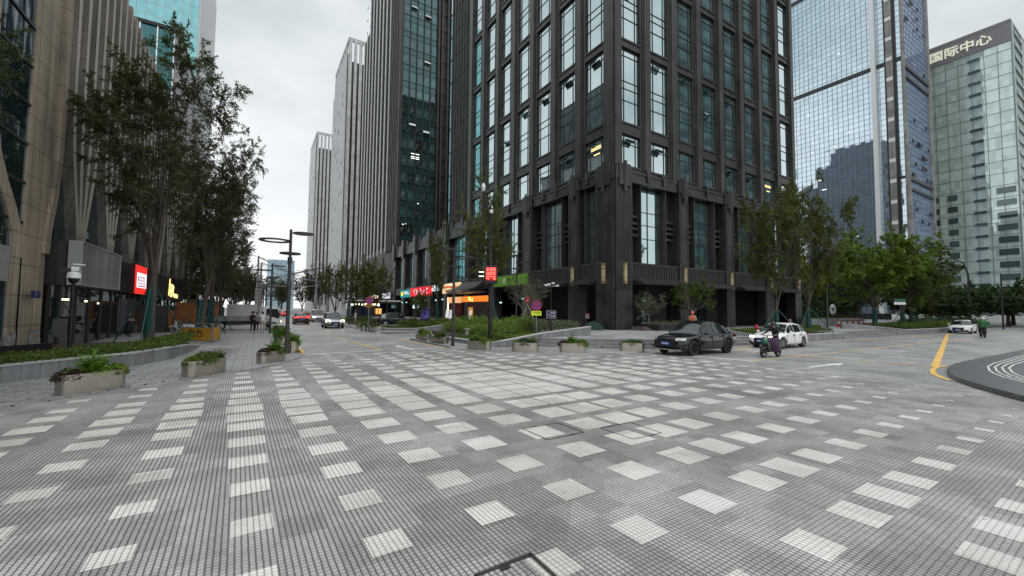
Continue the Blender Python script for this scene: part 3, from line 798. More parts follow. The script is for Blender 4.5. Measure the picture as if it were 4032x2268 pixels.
# ---- glass towers on the right
def curtain(t, name, at, w, z0, z1, px, pz, gm, fm, t0=0.09, prot=0.14, extra=None):
    g = MB().box(0, 0.12, z0, w, 0.3, z1); face_obj(name, g, gm, t, at)
    m = MB(); n = int(w/px)
    for k in range(n+1): m.box(w*k/n-t0/2, 0.12-prot, z0, w*k/n+t0/2, 0.13, z1)
    for k in range(int((z1-z0)/pz)+1): m.box(0, 0.12-prot*0.6, z0+pz*k-t0/2, w, 0.128, z0+pz*k+t0/2)
    face_obj('mullion_grid', m, fm, t, at)
def panes(name, body, tint, pw, ph, refl, wob, ws, var, off=0.0):
    """facade glass whose panes differ a little in tone and tilt"""
    n = N(name); s = n('ShaderNodeSeparateXYZ', {0: n.pos()})
    fx = n.math('FLOOR', n.math('DIVIDE', n.math('ADD', n.math('ADD', s.outputs[0], s.outputs[1]), off), pw)); fz = n.math('FLOOR', n.math('DIVIDE', s.outputs[2], ph))
    w = n('ShaderNodeTexWhiteNoise', {0: n('ShaderNodeCombineXYZ', {0: fx, 1: fz, 2: 1.0}).outputs[0]}, noise_dimensions='3D')
    k = n('ShaderNodeMapRange', {0: w.outputs[0], 3: 1-var, 4: 1+var}).outputs[0]
    kk = n('ShaderNodeCombineXYZ', {0: k, 1: k, 2: k}).outputs[0]
    bm = n('ShaderNodeBump', {'Height': n.noise(ws, 2), 'Strength': wob, 'Distance': 0.06})
    tilt = n('ShaderNodeVectorMath', {0: n('ShaderNodeVectorMath', {0: w.outputs[1], 1: (0.5, 0.5, 0.5)}, operation='SUBTRACT').outputs[0], 'Scale': 0.012}, operation='SCALE').outputs[0]
    nm = n('ShaderNodeVectorMath', {0: bm.outputs[0], 1: tilt}, operation='ADD').outputs[0]
    lw = n('ShaderNodeLayerWeight', {'Blend': 0.3}).outputs[1]
    f = n('ShaderNodeMapRange', {0: lw, 3: refl, 4: 0.95}).outputs[0]
    d = n('ShaderNodeBsdfDiffuse', {0: n.mixc(1.0, rgba(body), kk, 'MULTIPLY')})
    g = n('ShaderNodeBsdfGlossy', {0: n.mixc(0.5, rgba(tint), n.mixc(1.0, rgba(tint), kk, 'MULTIPLY')), 1: 0.02, 'Normal': nm})
    return n.done(n('ShaderNodeMixShader', {0: f, 1: d.outputs[0], 2: g.outputs[0]}).outputs[0])
M_bluegl = panes('blue curtain glass', (0.32, 0.46, 0.60), (0.82, 0.95, 1.0), 1.5, 1.88, 0.72, 0.10, 0.22, 0.12)
M_greengl = panes('pale green curtain glass', (0.60, 0.73, 0.70), (0.84, 0.97, 0.96), 1.35, 2.3, 0.30, 0.08, 0.2, 0.18)
M_mulblue = mat('blue grey mullion', (0.20, 0.23, 0.32), 0.4, metal=0.3)
M_mulgreen = mat('green grey mullion', (0.24, 0.31, 0.30), 0.4, metal=0.3)
M_band = mat('dark band', (0.03, 0.033, 0.04), 0.5)
M_conc = stone('grey column cladding', (0.24, 0.24, 0.23), 0.2, 3.0, 1.9, rough=0.6, joint=0.3, js=0.03)
BT = thing('glass_tower', 'tall blue mirrored glass tower with white and grey vertical columns', 'building')
curtain(BT, 'curtain_wall', ((180, 112, 0), -PI/2), 112-47.6, 2, 150, 1.5, 1.88, M_bluegl, M_mulblue)
curtain(BT, 'curtain_wall', ((180, 47.6, 0), 0), 25, 2, 150, 1.35, 1.9, M_bluegl, M_mulblue, t0=0.06)
obj('core', MB().box(180.4, 48, 0, 204.9, 111.6, 149.5), M_recess, BT)
bd_ = MB().box(179.75, 47.5, 86.2, 180.1, 112, 87.5).box(180, 47.25, 84.0, 205, 47.7, 85.2).box(180, 47.25, 80.6, 205, 47.7, 81.6).box(180, 47.25, 46.2, 205, 47.7, 47.2).box(180, 47.25, 42.8, 205, 47.7, 43.6).box(179.75, 47.5, 125, 180.1, 112, 126.2).box(179.75, 47.5, 46.4, 180.1, 49.5, 47.2)
each('dark_band', bd_, M_band, BT)  # plain dark bands crossing the facade
wc = MB(); wc.prism([(178.6, 54.4), (180.1, 54.4), (180.1, 55.6), (178.6, 55.6)], 2, 150); obj('white_column', wc, M_white, BT)
gc = MB().box(178.9, 49.9, 2, 180.1, 51.6, 150); obj('grey_column', gc, M_conc, BT)
cb = MB()
for k in range(19): cb.box(178.85, 49.95, 18+3.86*k*1.8-0.5, 178.9, 51.55, 18+3.86*k*1.8+0.7)
each('column_band', cb, M_white, BT)
gd = MB().box(179.5, 49.3, 2, 180.05, 49.9, 150).box(179.5, 51.6, 2, 180.05, 52.2, 150); each('column_gap', gd, M_band, BT)
ec = MB(); ec.tube([(179.9, 47.5, 2), (179.9, 47.5, 150)], 0.5, 8); ec.tube([(205.2, 47.6, 2), (205.2, 47.6, 150)], 0.7, 8); ec.tube([(176.5, 46.0, 2), (179.6, 47.3, 62)], [0.9, 0.5], 8)
obj('corner_post', ec, M_conc, BT)
rr = random.Random(4); vn = MB(); lt = MB()
for k in range(30):
    x = 182+rr.random()*20; z = 25+3.8*rr.randint(0, 26); vn.box(x, 47.0, z, x+(1.0 if rr.random() < .75 else 2.6), 47.4, z+1.0)
for k in range(13):
    y = 58+rr.random()*28; z = 24+3.8*rr.randint(0, 24)+1.2; w_ = rr.choice((0.3, 0.4, 0.5, 1.3)); lt.box(179.9, y, z, 179.97, y+w_, z+rr.choice((0.15, 0.25)))
each('opened_window', vn, M_band, BT); each('ceiling_light', lt, M_curt, BT)

ST = thing('glass_tower', 'pale green glass tower with large rooftop characters along its top', 'building')
curtain(ST, 'curtain_wall', ((230, 82, 0), -PI/2), 82-31.2, 4, 101.3, 3.2, 4.5, M_greengl, M_mulgreen, t0=0.16, prot=0.16)
obj('core', MB().box(230.4, 31.2, 0, 256, 82, 108.6), mat('pale green cladding', (0.26, 0.32, 0.30), 0.5, nz=0.1), ST)
pw_ = MB().box(229.8, 31.2, 101.3, 230.5, 82, 108.8).box(229.7, 31.0, 108.3, 256, 82, 109.3)
obj('sign_band', pw_, mat('grey sign band', (0.24, 0.235, 0.245), 0.55, nz=0.1), ST)
M_letter = mat('pale letter', (0.86, 0.85, 0.70), 0.5, emit=(1, 0.97, 0.8), es=0.25)
lettering('国际中心', 4.2, M_letter, ST, (229.6, 44.2, 104.6), PI, 0.15, 0.07, width=16.8)
sp_ = MB()
for r_ in range(21):
    sp_.box(229.85, 39.0, 8+4.5*r_, 230.1, 42.2, 9.0+4.5*r_); 
    if r_ < 9:
        for y0, y1 in ((46.5, 49.2), (51.5, 53.8), (31.8, 36.5)): sp_.box(229.95, y0, 10+4.5*r_, 230.1, y1, 12.2+4.5*r_)
each('dark_window', sp_, glass('dim teal pane', (0.07, 0.10, 0.10), (0.7, 0.85, 0.85), refl=0.12, wob=0.02, var=0.4), ST)
sc_ = MB().box(230, 30.9, 4, 233, 31.3, 108.6).box(246, 30.9, 4, 248.5, 31.3, 108.6).box(248.5, 31.0, 4, 256, 31.25, 108.6)
for r_ in range(23): sc_.box(233, 30.7, 6+4.5*r_, 246, 31.2, 7+4.5*r_)
obj('end_wall', sc_, M_mulgreen, ST)

# ---- beige stone building on the left
M_beige = stone('beige stone', (0.36, 0.295, 0.215), 0.35, 0.95, 1.25, rough=0.6, joint=0.75, js=0.015, tone=0.10)
M_taupe = stone('taupe stone', (0.23, 0.198, 0.170), 0.35, 0.9, 1.5, rough=0.6, joint=0.6, js=0.018, tone=0.10)
M_gl_left = glass('blue grey glass', (0.010, 0.020, 0.030), (0.60, 0.72, 0.80), refl=0.22, wob=0.16, ws=0.5, var=0.5)
LBd = thing('stone_building', 'long beige stone building with slender ribs branching up from arched bases, shops below', 'building')
obj('body', MB().box(-30, 6, 0, -8.5, 80, 22.4).box(-8.6, 6, 21.6, -8.2, 80, 22.9), M_taupe, LBd)
g = MB().box(-8.55, 6, 0.3, -8.42, 80, 22.0); obj('glazing', g, M_gl_left, LBd)
def rib(pts, w, d, m, name='rib', edge=None):
    """stone rib following (y, z) points, w wide, standing d proud of the wall"""
    b = MB(); b.v = []; k = len(pts)
    for (y, z) in pts: b.v += [(-8.45, y-w/2, z), (-8.45+d, y-w/2, z), (-8.45+d, y+w/2, z), (-8.45, y+w/2, z)]
    for i in range(k-1):
        for j in range(4): b.f.append((4*i+j, 4*i+4+j, 4*i+4+(j+1) % 4, 4*i+(j+1) % 4)[::-1]); b.mi.append(0)
    b.f.append((4*k-4, 4*k-3, 4*k-2, 4*k-1)); b.mi.append(0)
    return obj(name, b, m, LBd)
big = lambda y, d=0.30: rib([(y, 0), (y, 22.9)], 2.3, d, M_beige, 'column')
big(25.95); big(20.9); big(14.6)
g = MB().box(-8.40, 22.0, 0.3, -8.20, 24.85, 22.0); obj('bay_glass', g, M_gl_left, LBd)
tr = MB()
for k in range(11): tr.box(-8.20, 22.0, 5.4+1.62*k, -8.14, 24.8, 5.5+1.62*k)
each('transom', tr, M_frame, LBd)
obj('shutter', MB().box(-8.2, 19.5, 3.0, -8.10, 23.75, 4.35), mat('grey roller shutter', (0.30, 0.30, 0.31), 0.5, nz=0.1, ns=3), LBd)
y = 25.95
rib([(y-1.45, 0), (y-1.5, 4.2)], 0.95, 0.30, M_beige, 'branch')
rib([(y-1.5, 4.0), (y-1.62, 4.9), (y-2.2, 5.9), (y-3.0, 6.8), (y-3.7, 7.8), (y-4.15, 9.2), (y-4.35, 11.2), (y-4.4, 22.9)], 0.85, 0.33, M_beige, 'branch')
rib([(y+0.95, 4.4), (y+1.1, 5.6), (y+1.55, 7.2), (y+1.85, 9.2), (y+1.9, 12), (y+1.9, 22.9)], 0.5, 0.42, M_beige, 'branch')
for k in range(10):
    y = 30.9+5.32*k
    e = MB()
    for off in (-2.0, -0.67, 0.67, 2.0):
        q = [(y+off*a, z) for a, z in ((0.16, 4.6), (0.24, 5.8), (0.5, 7.6), (0.80, 9.6), (0.96, 11.8), (1.0, 14), (1.0, 23.0))]
        rib(q, 0.50, 0.42, M_taupe)
        for (a, z0), (b, z1) in zip(q, q[1:]): e.face([(-8.012, a-0.21, z0), (-8.012, a+0.21, z0), (-8.012, b+0.21, z1), (-8.012, b-0.21, z1)])
    obj('rib_edge', e, mat('pale rib edge', (0.50, 0.455, 0.375), 0.45, nz=0.1), LBd)
    for dy in (-0.35, 0.35): rib([(y+dy, 0), (y+dy*0.8, 4.9)], 0.6, 0.40, M_beige if k < 2 else M_taupe, 'pier')

# ---- teal block and cyan tower rising behind it
TB = thing('glass_building', 'dark teal glass block with white mullions rising behind the beige roof', 'building')
M_tealgl = panes('deep teal glass', (0.010, 0.055, 0.060), (0.25, 0.55, 0.58), 1.5, 3.6, 0.22, 0.05, 0.3, 0.2)
obj('body', MB().box(-34, 64.6, 0, -9.0, 88, 36.0), M_pale, TB)
obj('curtain_wall', MB().box(-34, 64.4, 0, -9.5, 64.7, 35.9), M_tealgl, TB)
mm = MB()
for k in range(15): mm.box(-9.6-1.62*k, 64.22, 0, -9.48-1.62*k, 64.45, 35.9)
obj('mullion', mm, M_strip, TB)
obj('roof_edge', MB().box(-34.2, 64.15, 35.9, -8.85, 64.8, 36.3).box(-9.2, 64.6, 35.9, -8.85, 88, 36.3), M_frame, TB)
CT = thing('glass_tower', 'bright cyan glass tower with white corner, tallest on the left', 'building')
M_cyangl = panes('cyan glass', (0.10, 0.42, 0.45), (0.50, 0.86, 0.90), 1.6, 2.0, 0.45, 0.05, 0.2, 0.16)
obj('curtain_wall', MB().box(-41, 180, 0, -20.3, 180.4, 140), M_cyangl, CT)
mm = MB()
for k in range(9): mm.box(-20.5-2.4*k, 179.8, 0, -20.25-2.4*k, 180.02, 140)
for k in range(35): mm.box(-41, 179.95, 4*k, -20.3, 180.02, 4*k+0.22)
obj('mullion', mm, mat('pale cyan mullion', (0.45, 0.62, 0.64), 0.4), CT)
sd = MB().box(-41, 180.4, 0, -20, 231, 141).box(-20.3, 179.8, 0, -19.9, 181, 141)
for k in range(20): sd.box(-20.0, 181.5+2.5*k, 0, -19.75, 182.7+2.5*k, 140)
obj('body', sd, mat('white cladding', (0.60, 0.61, 0.62), 0.4, nz=0.05), CT)

# ---- far end of the street, and the block across the road that the windows mirror
FB = thing('glass_building', 'pale blue glass office block far away at the end of the street', 'building')
obj('curtain_wall', MB().box(10.5, 520, 0, 36, 560, 54), panes('hazy blue glass', (0.36, 0.50, 0.58), (0.6, 0.75, 0.85), 4, 4, 0.3, 0.02, 0.1, 0.12), FB)
mm = MB()
for k in range(8): mm.box(10.5+3.6*k, 519.6, 0, 10.9+3.6*k, 520.05, 54)
for k in range(13): mm.box(10.5, 519.7, 4*k, 36, 520.04, 4*k+0.6)
obj('mullion', mm, mat('hazy blue mullion', (0.42, 0.54, 0.62), 0.5), FB)
SB = thing('office_block', 'teal grey office block across the road, seen mirrored in the tower windows', 'building')
obj('body', MB().prism([(74.5, -4), (90.5, -16), (141, -16), (116.5, -4)][::1], 0, 108), mat('mirrored teal cladding', (0.11, 0.18, 0.19), 0.6, nz=0.2, ns=0.3), SB)
ww = MB()
for r_ in range(26): ww.box(75, -4.06, 5+3.9*r_, 116, -3.9, 6.6+3.9*r_)
obj('window_strip', ww, mat('mirrored pane', (0.035, 0.06, 0.065), 0.3), SB)
HB = thing('office_block', 'grey tower hidden behind the beige building, seen mirrored in the street side windows', 'building')
obj('body', MB().box(-62, 62, 0, -28, 104, 66), mat('mirrored grey cladding', (0.10, 0.11, 0.12), 0.6, nz=0.2, ns=0.3), HB)
ww = MB()
for c in range(14): ww.box(-28.02, 63+3*c, 3, -27.9, 64.4+3*c, 65)
obj('window_strip', ww, M_stripdark, HB)
# ------------------------------------------------------------------ trees, shrubs, planters
M_bark = mat('bark', (0.085, 0.068, 0.055), 0.85, nz=0.35, ns=7, bump=0.6, bs=25)
M_barkl = mat('pale bark', (0.20, 0.175, 0.14), 0.85, nz=0.3, ns=9, bump=0.4, bs=25)
M_wrap = mat('teal trunk wrap', (0.008, 0.062, 0.056), 0.75, nz=0.3, ns=4, bump=0.6, bs=18)
M_stake = mat('green stake', (0.014, 0.095, 0.078), 0.6, nz=0.2, ns=3)
M_lf_dark = leafmat('dark leaves', (0.030, 0.043, 0.016), (0.072, 0.088, 0.030), 0.30)
M_lf_fresh = leafmat('fresh leaves', (0.095, 0.165, 0.03), (0.23, 0.32, 0.065), 0.45)
M_lf_mid = leafmat('mid green leaves', (0.05, 0.09, 0.018), (0.13, 0.19, 0.04), 0.4)
M_lf_bright = leafmat('bright leaves', (0.08, 0.14, 0.018), (0.20, 0.27, 0.035), 0.4)
M_lf_yel = leafmat('yellow green leaves', (0.16, 0.20, 0.015), (0.34, 0.36, 0.03), 0.45)
M_lf_olive = leafmat('olive leaves', (0.055, 0.072, 0.018), (0.13, 0.145, 0.036), 0.35)
M_lf_deep = leafmat('deep green leaves', (0.028, 0.058, 0.028), (0.07, 0.12, 0.05), 0.3)
M_lf_fern = leafmat('fern leaves', (0.05, 0.13, 0.012), (0.14, 0.27, 0.03), 0.35)
M_lf_red = leafmat('reddish leaves', (0.05, 0.028, 0.020), (0.085, 0.05, 0.04), 0.2)
M_lf_grey = leafmat('grey green leaves', (0.085, 0.105, 0.06), (0.17, 0.19, 0.11), 0.3)

def rvec(r): 
    while True:
        v = Vector((r.uniform(-1, 1), r.uniform(-1, 1), r.uniform(-1, 1)))
        if 0.05 < v.length < 1: return v.normalized()
def leaf(mb, p, d, l, w, r, flat=0.6):
    """one leaf: a small folded diamond"""
    up = (Vector((0, 0, 1))*flat + rvec(r)*(1-flat)+rvec(r)*0.25).normalized()
    s = d.cross(up)
    if s.length < 1e-4: return
    s = s.normalized()*w*0.5; d = d.normalized()*l
    k = len(mb.v); a = p; b = p+d*0.45+s; c = p+d; e = p+d*0.45-s
    mb.v += [a.to_tuple(), b.to_tuple(), c.to_tuple(), e.to_tuple()]
    mb.f.append((k, k+1, k+2, k+3)); mb.mi.append(mb.m)

def make_tree(seed, H, tr, fork, limbs, tilt, spread, leaf_l, nl, levels=3, droop=0.15, flat=0.7, lean=(0, 0), density=1.0, fit=None):
    """vase-shaped tree; returns trunk builder and crown builder"""
    r = random.Random(seed); wood = MB(); cr_ = MB()
    def spray(p, d, length):
        n = int(nl*density*r.uniform(0.6, 1.3))
        side = d.cross(Vector((0, 0, 1)))
        if side.length < 0.1: side = Vector((1, 0, 0))
        side.normalize()
        for i in range(n):
            t = r.random(); q = p + d*length*t + side*r.gauss(0, 0.16*length+0.06) + Vector((0, 0, r.gauss(-0.03*t, 0.05*length+0.03)))
            dd = (d*r.uniform(0.2, 1) + side*r.uniform(-1, 1) + Vector((0, 0, r.uniform(-0.5, 0.25)))).normalized()
            leaf(cr_, q, dd, leaf_l*r.uniform(0.7, 1.3), leaf_l*0.55, r, flat)
    def branch(p, d, length, rad, lev):
        n = 5 if lev < 2 else 3
        pts = [p.copy()]; rads = [rad]; dirs = [d]
        for i in range(n):
            d = (d + rvec(r)*(0.10+0.07*lev) + Vector((0, 0, 0.10 if lev < 2 else -droop*0.4))).normalized()
            p = p + d*length/n; pts.append(p.copy()); dirs.append(d); rads.append(rad*(1-0.72*(i+1)/n))
        wood.tube(pts, rads, 7 if lev == 0 else (5 if lev == 1 else 3), cap=False)
        if lev >= levels:
            for i in range(1, n+1): spray(pts[i-1], dirs[i], length/n*1.25)
            return
        kids = (7, 6, 5, 4)[lev]
        for c in range(kids):
            t = r.uniform(0.28 if lev else 0.14, 1.0); i = min(int(t*n), n-1)
            q = pts[i].lerp(pts[i+1], t*n-i)
            ax = dirs[i+1].cross(rvec(r)); 
            if ax.length < 0.05: continue
            a = R(r.uniform(28, 62)); dd = Matrix.Rotation(a, 3, ax.normalized()) @ dirs[i+1]
            if lev >= 1: dd.z *= 0.55
            else: dd.z = max(dd.z, 0.05)
            dd.normalize()
            branch(q, dd, length*r.uniform(0.36, 0.58)*(1.15-0.4*t), rads[i+1]*0.6+0.004, lev+1)
        if lev >= 1: branch(p, d, length*0.35, rads[-1]+0.003, min(lev+1, levels))
    base = Vector((0, 0, 0)); top = Vector((lean[0]*fork, lean[1]*fork, fork))
    wood.tube([base - Vector((0, 0, 0.1)), Vector((lean[0]*0.3*fork, lean[1]*0.3*fork, fork*0.35)), top], [tr*1.25, tr*1.0, tr*0.9], 10, cap=False)
    L_ = (H-fork)
    for i in range(limbs):
        az = 2*PI*(i+r.uniform(-0.3, 0.3))/limbs; ti = R(tilt*r.uniform(0.65, 1.25))*(0.15 if (i == 0 and limbs > 3) else 1)
        d = Vector((math.sin(ti)*math.cos(az)*spread+lean[0], math.sin(ti)*math.sin(az)*spread+lean[1], math.cos(ti))).normalized()
        branch(top - Vector((0, 0, r.uniform(0, 0.12)*fork)), d, L_*r.uniform(0.66, 0.86)/max(0.75, d.z), tr*r.uniform(0.55, 0.72), 0)
    if fit:                                   # bring crown and limbs to the wanted half width and height
        rad = sorted(math.hypot(p[0]-lean[0]*p[2], p[1]-lean[1]*p[2]) for p in cr_.v); zz = sorted(p[2] for p in cr_.v)
        kx, kz = fit[0]/rad[int(len(rad)*0.95)], (fit[1]-fork)/(zz[int(len(zz)*0.995)]-fork)
        for mb in (wood, cr_):
            for i, p in enumerate(mb.v):
                g = min(1.0, max(0.0, (p[2]-fork*0.8)/(fork*0.4))); k = 1+(kx-1)*g
                ox, oy = lean[0]*p[2], lean[1]*p[2]
                mb.v[i] = (ox+(p[0]-ox)*k, oy+(p[1]-oy)*k, fork+(p[2]-fork)*kz if p[2] > fork else p[2])
    return wood, cr_

def tree(name, label, loc, parts, mats, cat='tree', group=None, rz=0.0, sc=1.0, wrap=None, stakes=0, wr=0.3, sz=None):
    t = thing(name, label, cat, loc, rz, group)
    if sc != 1.0: t.scale = (sc, sc, sc)
    w = parts[0] if not isinstance(parts[0], MB) else parts[0].mesh('trunk', [mats[0]], 180)
    c = parts[1] if not isinstance(parts[1], MB) else parts[1].mesh('crown', [mats[1]])
    obj('trunk', w, None, t); obj('crown', c, None, t)
    if wrap:
        m = MB().lathe([(wr*1.18, 0), (wr*1.12, wrap*0.3), (wr*1.02, wrap*0.6), (wr*1.05, wrap*0.8), (wr*0.98, wrap)], 12)
        obj('trunk_wrap', m, M_wrap, t, 180)
    for k in range(stakes):
        a = 2*PI*k/stakes+0.5
        s = MB().tube([(math.cos(a)*1.75, math.sin(a)*1.75, 0.0), (math.cos(a)*wr*0.9, math.sin(a)*wr*0.9, (wrap or 2.2)+0.1)], 0.030, 6)
        obj('stake', s, M_stake, t)
    return t, w, c

# street trees of the left pavement
wd, cr_ = make_tree(11, 16.6, 0.19, 3.7, 6, 20, 1.0, 0.175, 12, 3, lean=(0.02, 0.0), density=0.95, fit=(3.3, 16.2))
t1, w1, c1 = tree('street_tree', 'tallest tree in the hedge bed, trunk wrapped in teal cloth, before the beige building', (-4.45, 27.4, 0.3), (wd, cr_), (M_bark, M_lf_dark), wrap=2.6, stakes=3, wr=0.19, group='trees along the left pavement')
wd, cr_ = make_tree(23, 16.6, 0.21, 3.6, 6, 22, 1.05, 0.17, 12, 3, lean=(0.10, 0.0), density=1.1, fit=(3.5, 17.3))
t2, w2, c2 = tree('street_tree', 'dark tree with teal wrapped trunk just behind the yellow barrier', (-3.35, 38.0, 0.03), (wd, cr_), (M_bark, M_lf_dark), wrap=2.6, stakes=3, wr=0.22, group='trees along the left pavement')
tree('street_tree', 'dark tree, second behind the yellow barrier, beside the flatbed truck', (-3.2, 44.5, 0.03), (w1, c1), (M_bark, M_lf_dark), wrap=2.7, stakes=3, wr=0.22, rz=2.0, sc=0.97, group='trees along the left pavement')
tree('street_tree', 'dark tree in front of the flatbed truck, thinnest wrapped trunk', (-2.55, 47.0, 0.03), (w2, c2), (M_bark, M_lf_dark), wrap=2.6, stakes=2, wr=0.2, rz=4.2, sc=0.80, group='trees along the left pavement')
tree('street_tree', 'tree at the left edge of the photo, its foliage crossing the first stone column', (-6.6, 13.2, 0.3), (w1, c1), (M_bark, M_lf_olive), rz=1.1, sc=0.55, group='trees along the left pavement')
wd, cr_ = make_tree(31, 9.0, 0.16, 1.6, 6, 30, 1.1, 0.22, 10, 2, density=2.2, fit=(3.0, 9.0))
wf, cf = wd.mesh('trunk', [M_bark], 180), cr_.mesh('crown', [M_lf_dark])
for i, (x, y, s, rz) in enumerate([(-3.6, 58, 1.15, 0.3), (-5.2, 68, 1.25, 1.5), (-2.6, 76, 1.0, 2.4), (-5.0, 90, 1.3, 3.3), (-1.6, 104, 1.15, 4.0), (-5, 125, 1.5, 0.8), (-1.5, 150, 1.4, 2.9)]):
    tree('street_tree', ('leafy dark tree beyond the flatbed truck', 'second leafy tree beyond the flatbed truck, against the shopfronts', 'tree nearest the left cable mast, on its near side', 'tree between the cable masts and the beige row', 'small far tree at the left kerb beyond the masts', 'far tree at the end of the beige row', 'farthest tree on the left pavement')[i], (x, y, 0), (wf, cf), (M_bark, M_lf_dark), rz=rz, sc=s, group='far trees of the left pavement')

# trees in front of the arcade
wd, cr_ = make_tree(41, 13.6, 0.16, 3.4, 7, 26, 0.95, 0.20, 10, 2, density=3.2, flat=0.45, droop=0.0, fit=(2.3, 13.4))
t3, w3, c3 = tree('street_tree', 'upright tree with ascending leafy branches behind the red text display pole', (17.3, 31.6, 0.25), (wd, cr_), (M_bark, M_lf_olive), wrap=2.4, stakes=3, wr=0.16, group='trees before the arcade')
tn, _, _ = tree('street_tree', 'narrow upright tree in front of the red shop sign', (15.9, 40.6, 0.25), (w3, c3), (M_bark, M_lf_olive), rz=2.1, sc=0.80, wrap=3.0, stakes=3, wr=0.2, group='trees before the arcade')
tn.scale = (0.52, 0.52, 0.80)
wd, cr_ = make_tree(52, 8.0, 0.13, 1.3, 7, 33, 1.15, 0.17, 11, 2, density=3.6, fit=(2.5, 8.0))
w4, c4 = wd.mesh('trunk', [M_bark], 180), cr_.mesh('crown', [M_lf_olive])
tree('street_tree', 'low bushy tree on the small lawn left of the yellow shop sign', (14.2, 40.2, 0.25), (w4, c4), (M_bark, M_lf_olive), sc=0.47, rz=0.7, group='trees before the arcade')
tree('street_tree', 'rounded tree in front of the white lit shop signs', (11.9, 51.5, 0.1), (w4, c4), (M_bark, M_lf_olive), sc=1.0, rz=2.6, group='trees before the arcade')
tree('street_tree', 'rounded tree up the street beside its twin before the second dark tower', (11.6, 57.5, 0.1), (w4, c4), (M_bark, M_lf_olive), sc=1.05, rz=4.4, group='trees before the arcade')
tree('street_tree', 'tree on the right pavement beside the lit kiosk roof', (11.6, 76, 0.1), (w4, c4), (M_bark, M_lf_olive), sc=1.2, rz=1.2, group='trees before the arcade')
for i, (x, y, s) in enumerate([(12.5, 112, 1.3), (13, 150, 1.4), (9.6, 205, 1.5), (11, 260, 2.0), (3, 300, 2.2), (-4, 280, 2.2), (16, 330, 2.3)]):
    tree('street_tree', ('far tree past the cable masts on the right', 'far tree before the pale striped tower', 'far tree below the pale blue block', 'far tree at the street end, under the cyan screen of the block', 'far tree closing the end of the road', 'far tree left of the road end', 'farthest tree right of the road end')[i], (x, y, 0), (wf, cf), (M_bark, M_lf_mid), sc=s, rz=i*1.3, group='far trees at the end of the street')

# bare twiggy ornamental tree
wd, cr_ = make_tree(61, 5.4, 0.10, 1.2, 9, 48, 1.2, 0.07, 2, 3, density=1.2, flat=0.3, droop=-0.1, fit=(2.0, 5.2))
tw, _, _ = tree('ornamental_tree', 'bare twiggy round tree with sparse leaves beside the no-stopping sign', (21.9, 33.0, 0.44), (wd, cr_), (M_barkl, M_lf_grey), group=None)
for k, a in enumerate((3.6, 5.2, 1.0)):
    obj('stake', MB().tube([(math.cos(a)*1.1, math.sin(a)*1.1, 0), (0, 0, 2.3)], 0.045, 6), mat('pale stake', (0.45, 0.42, 0.38), 0.6), tw)

# layered maples in the stone planter of the tower
wd, cr_ = make_tree(71, 5.6, 0.10, 1.3, 6, 50, 1.3, 0.13, 13, 2, density=3.4, flat=0.85, droop=0.4, fit=(2.2, 4.6))
w5, c5 = wd.mesh('trunk', [M_barkl], 180), cr_.mesh('crown', [M_lf_mid])
tree('maple_tree', 'layered green maple in the stone planter under the canopy', (34.0, 24.0, 0.8), (w5, c5), (M_barkl, M_lf_mid), sc=0.95, rz=0.4, group='maples in the tower planter')
wd, cr_ = make_tree(75, 3.6, 0.07, 0.9, 6, 45, 1.2, 0.11, 9, 2, density=2.2, flat=0.6, fit=(1.25, 3.1))
tree('maple_tree', 'small grey green tree in the stone planter, in the shade left of the layered maple', (29.4, 25.0, 0.8), (wd, cr_), (M_barkl, M_lf_grey), group='maples in the tower planter')

# trees of the right-hand beds
wd, cr_ = make_tree(81, 12.8, 0.15, 2.3, 7, 30, 1.1, 0.19, 12, 3, density=1.1, fit=(2.9, 12.4))
w6, c6 = wd.mesh('trunk', [M_bark], 180), cr_.mesh('crown', [M_lf_olive])
tree('street_tree', 'wide olive tree in the hedge bed behind the white hatchback, left of two', (34.3, 16.9, 0.42), (w6, c6), (M_bark, M_lf_olive), sc=0.92, rz=0.2, wrap=1.9, stakes=3, wr=0.15, group='trees of the right beds')
tree('street_tree', 'wide olive tree in the hedge bed behind the white hatchback, right of two', (38.6, 16.6, 0.42), (w6, c6), (M_bark, M_lf_olive), sc=1.0, rz=2.7, wrap=1.9, stakes=3, wr=0.15, group='trees of the right beds')
wd, cr_ = make_tree(91, 13.6, 0.20, 2.3, 9, 40, 1.2, 0.25, 13, 3, density=1.7, fit=(4.4, 11.2))
w7, c7 = wd.mesh('trunk', [M_bark], 180), cr_.mesh('crown', [M_lf_mid])
c7f = cr_.mesh('crown', [M_lf_fresh]); c7o = cr_.mesh('crown', [M_lf_olive])
w8, c8 = w7, cr_.mesh('crown', [M_lf_deep]); c8y = cr_.mesh('crown', [M_lf_yel]); c8b = cr_.mesh('crown', [M_lf_bright])
for i, (x, y, s, rz) in enumerate([(58.5, 18.6, 1.0, 0.0), (62.5, 17.4, 0.92, 2.1), (66.0, 17.6, 0.85, 4.0)]):
    tree('street_tree', ('dense green tree beside the sloping wall, its trunk wrapped in teal', 'dense green tree in the middle of the three by the far hedge', 'dense green tree nearest the white sedan in the far hedge')[i], (x, y, 0.42), (w7, (c7f, c7, c7o)[i]), (M_bark, M_lf_mid), sc=s, rz=rz, wrap=2.0, stakes=3, wr=0.22, group='trees of the far hedge')
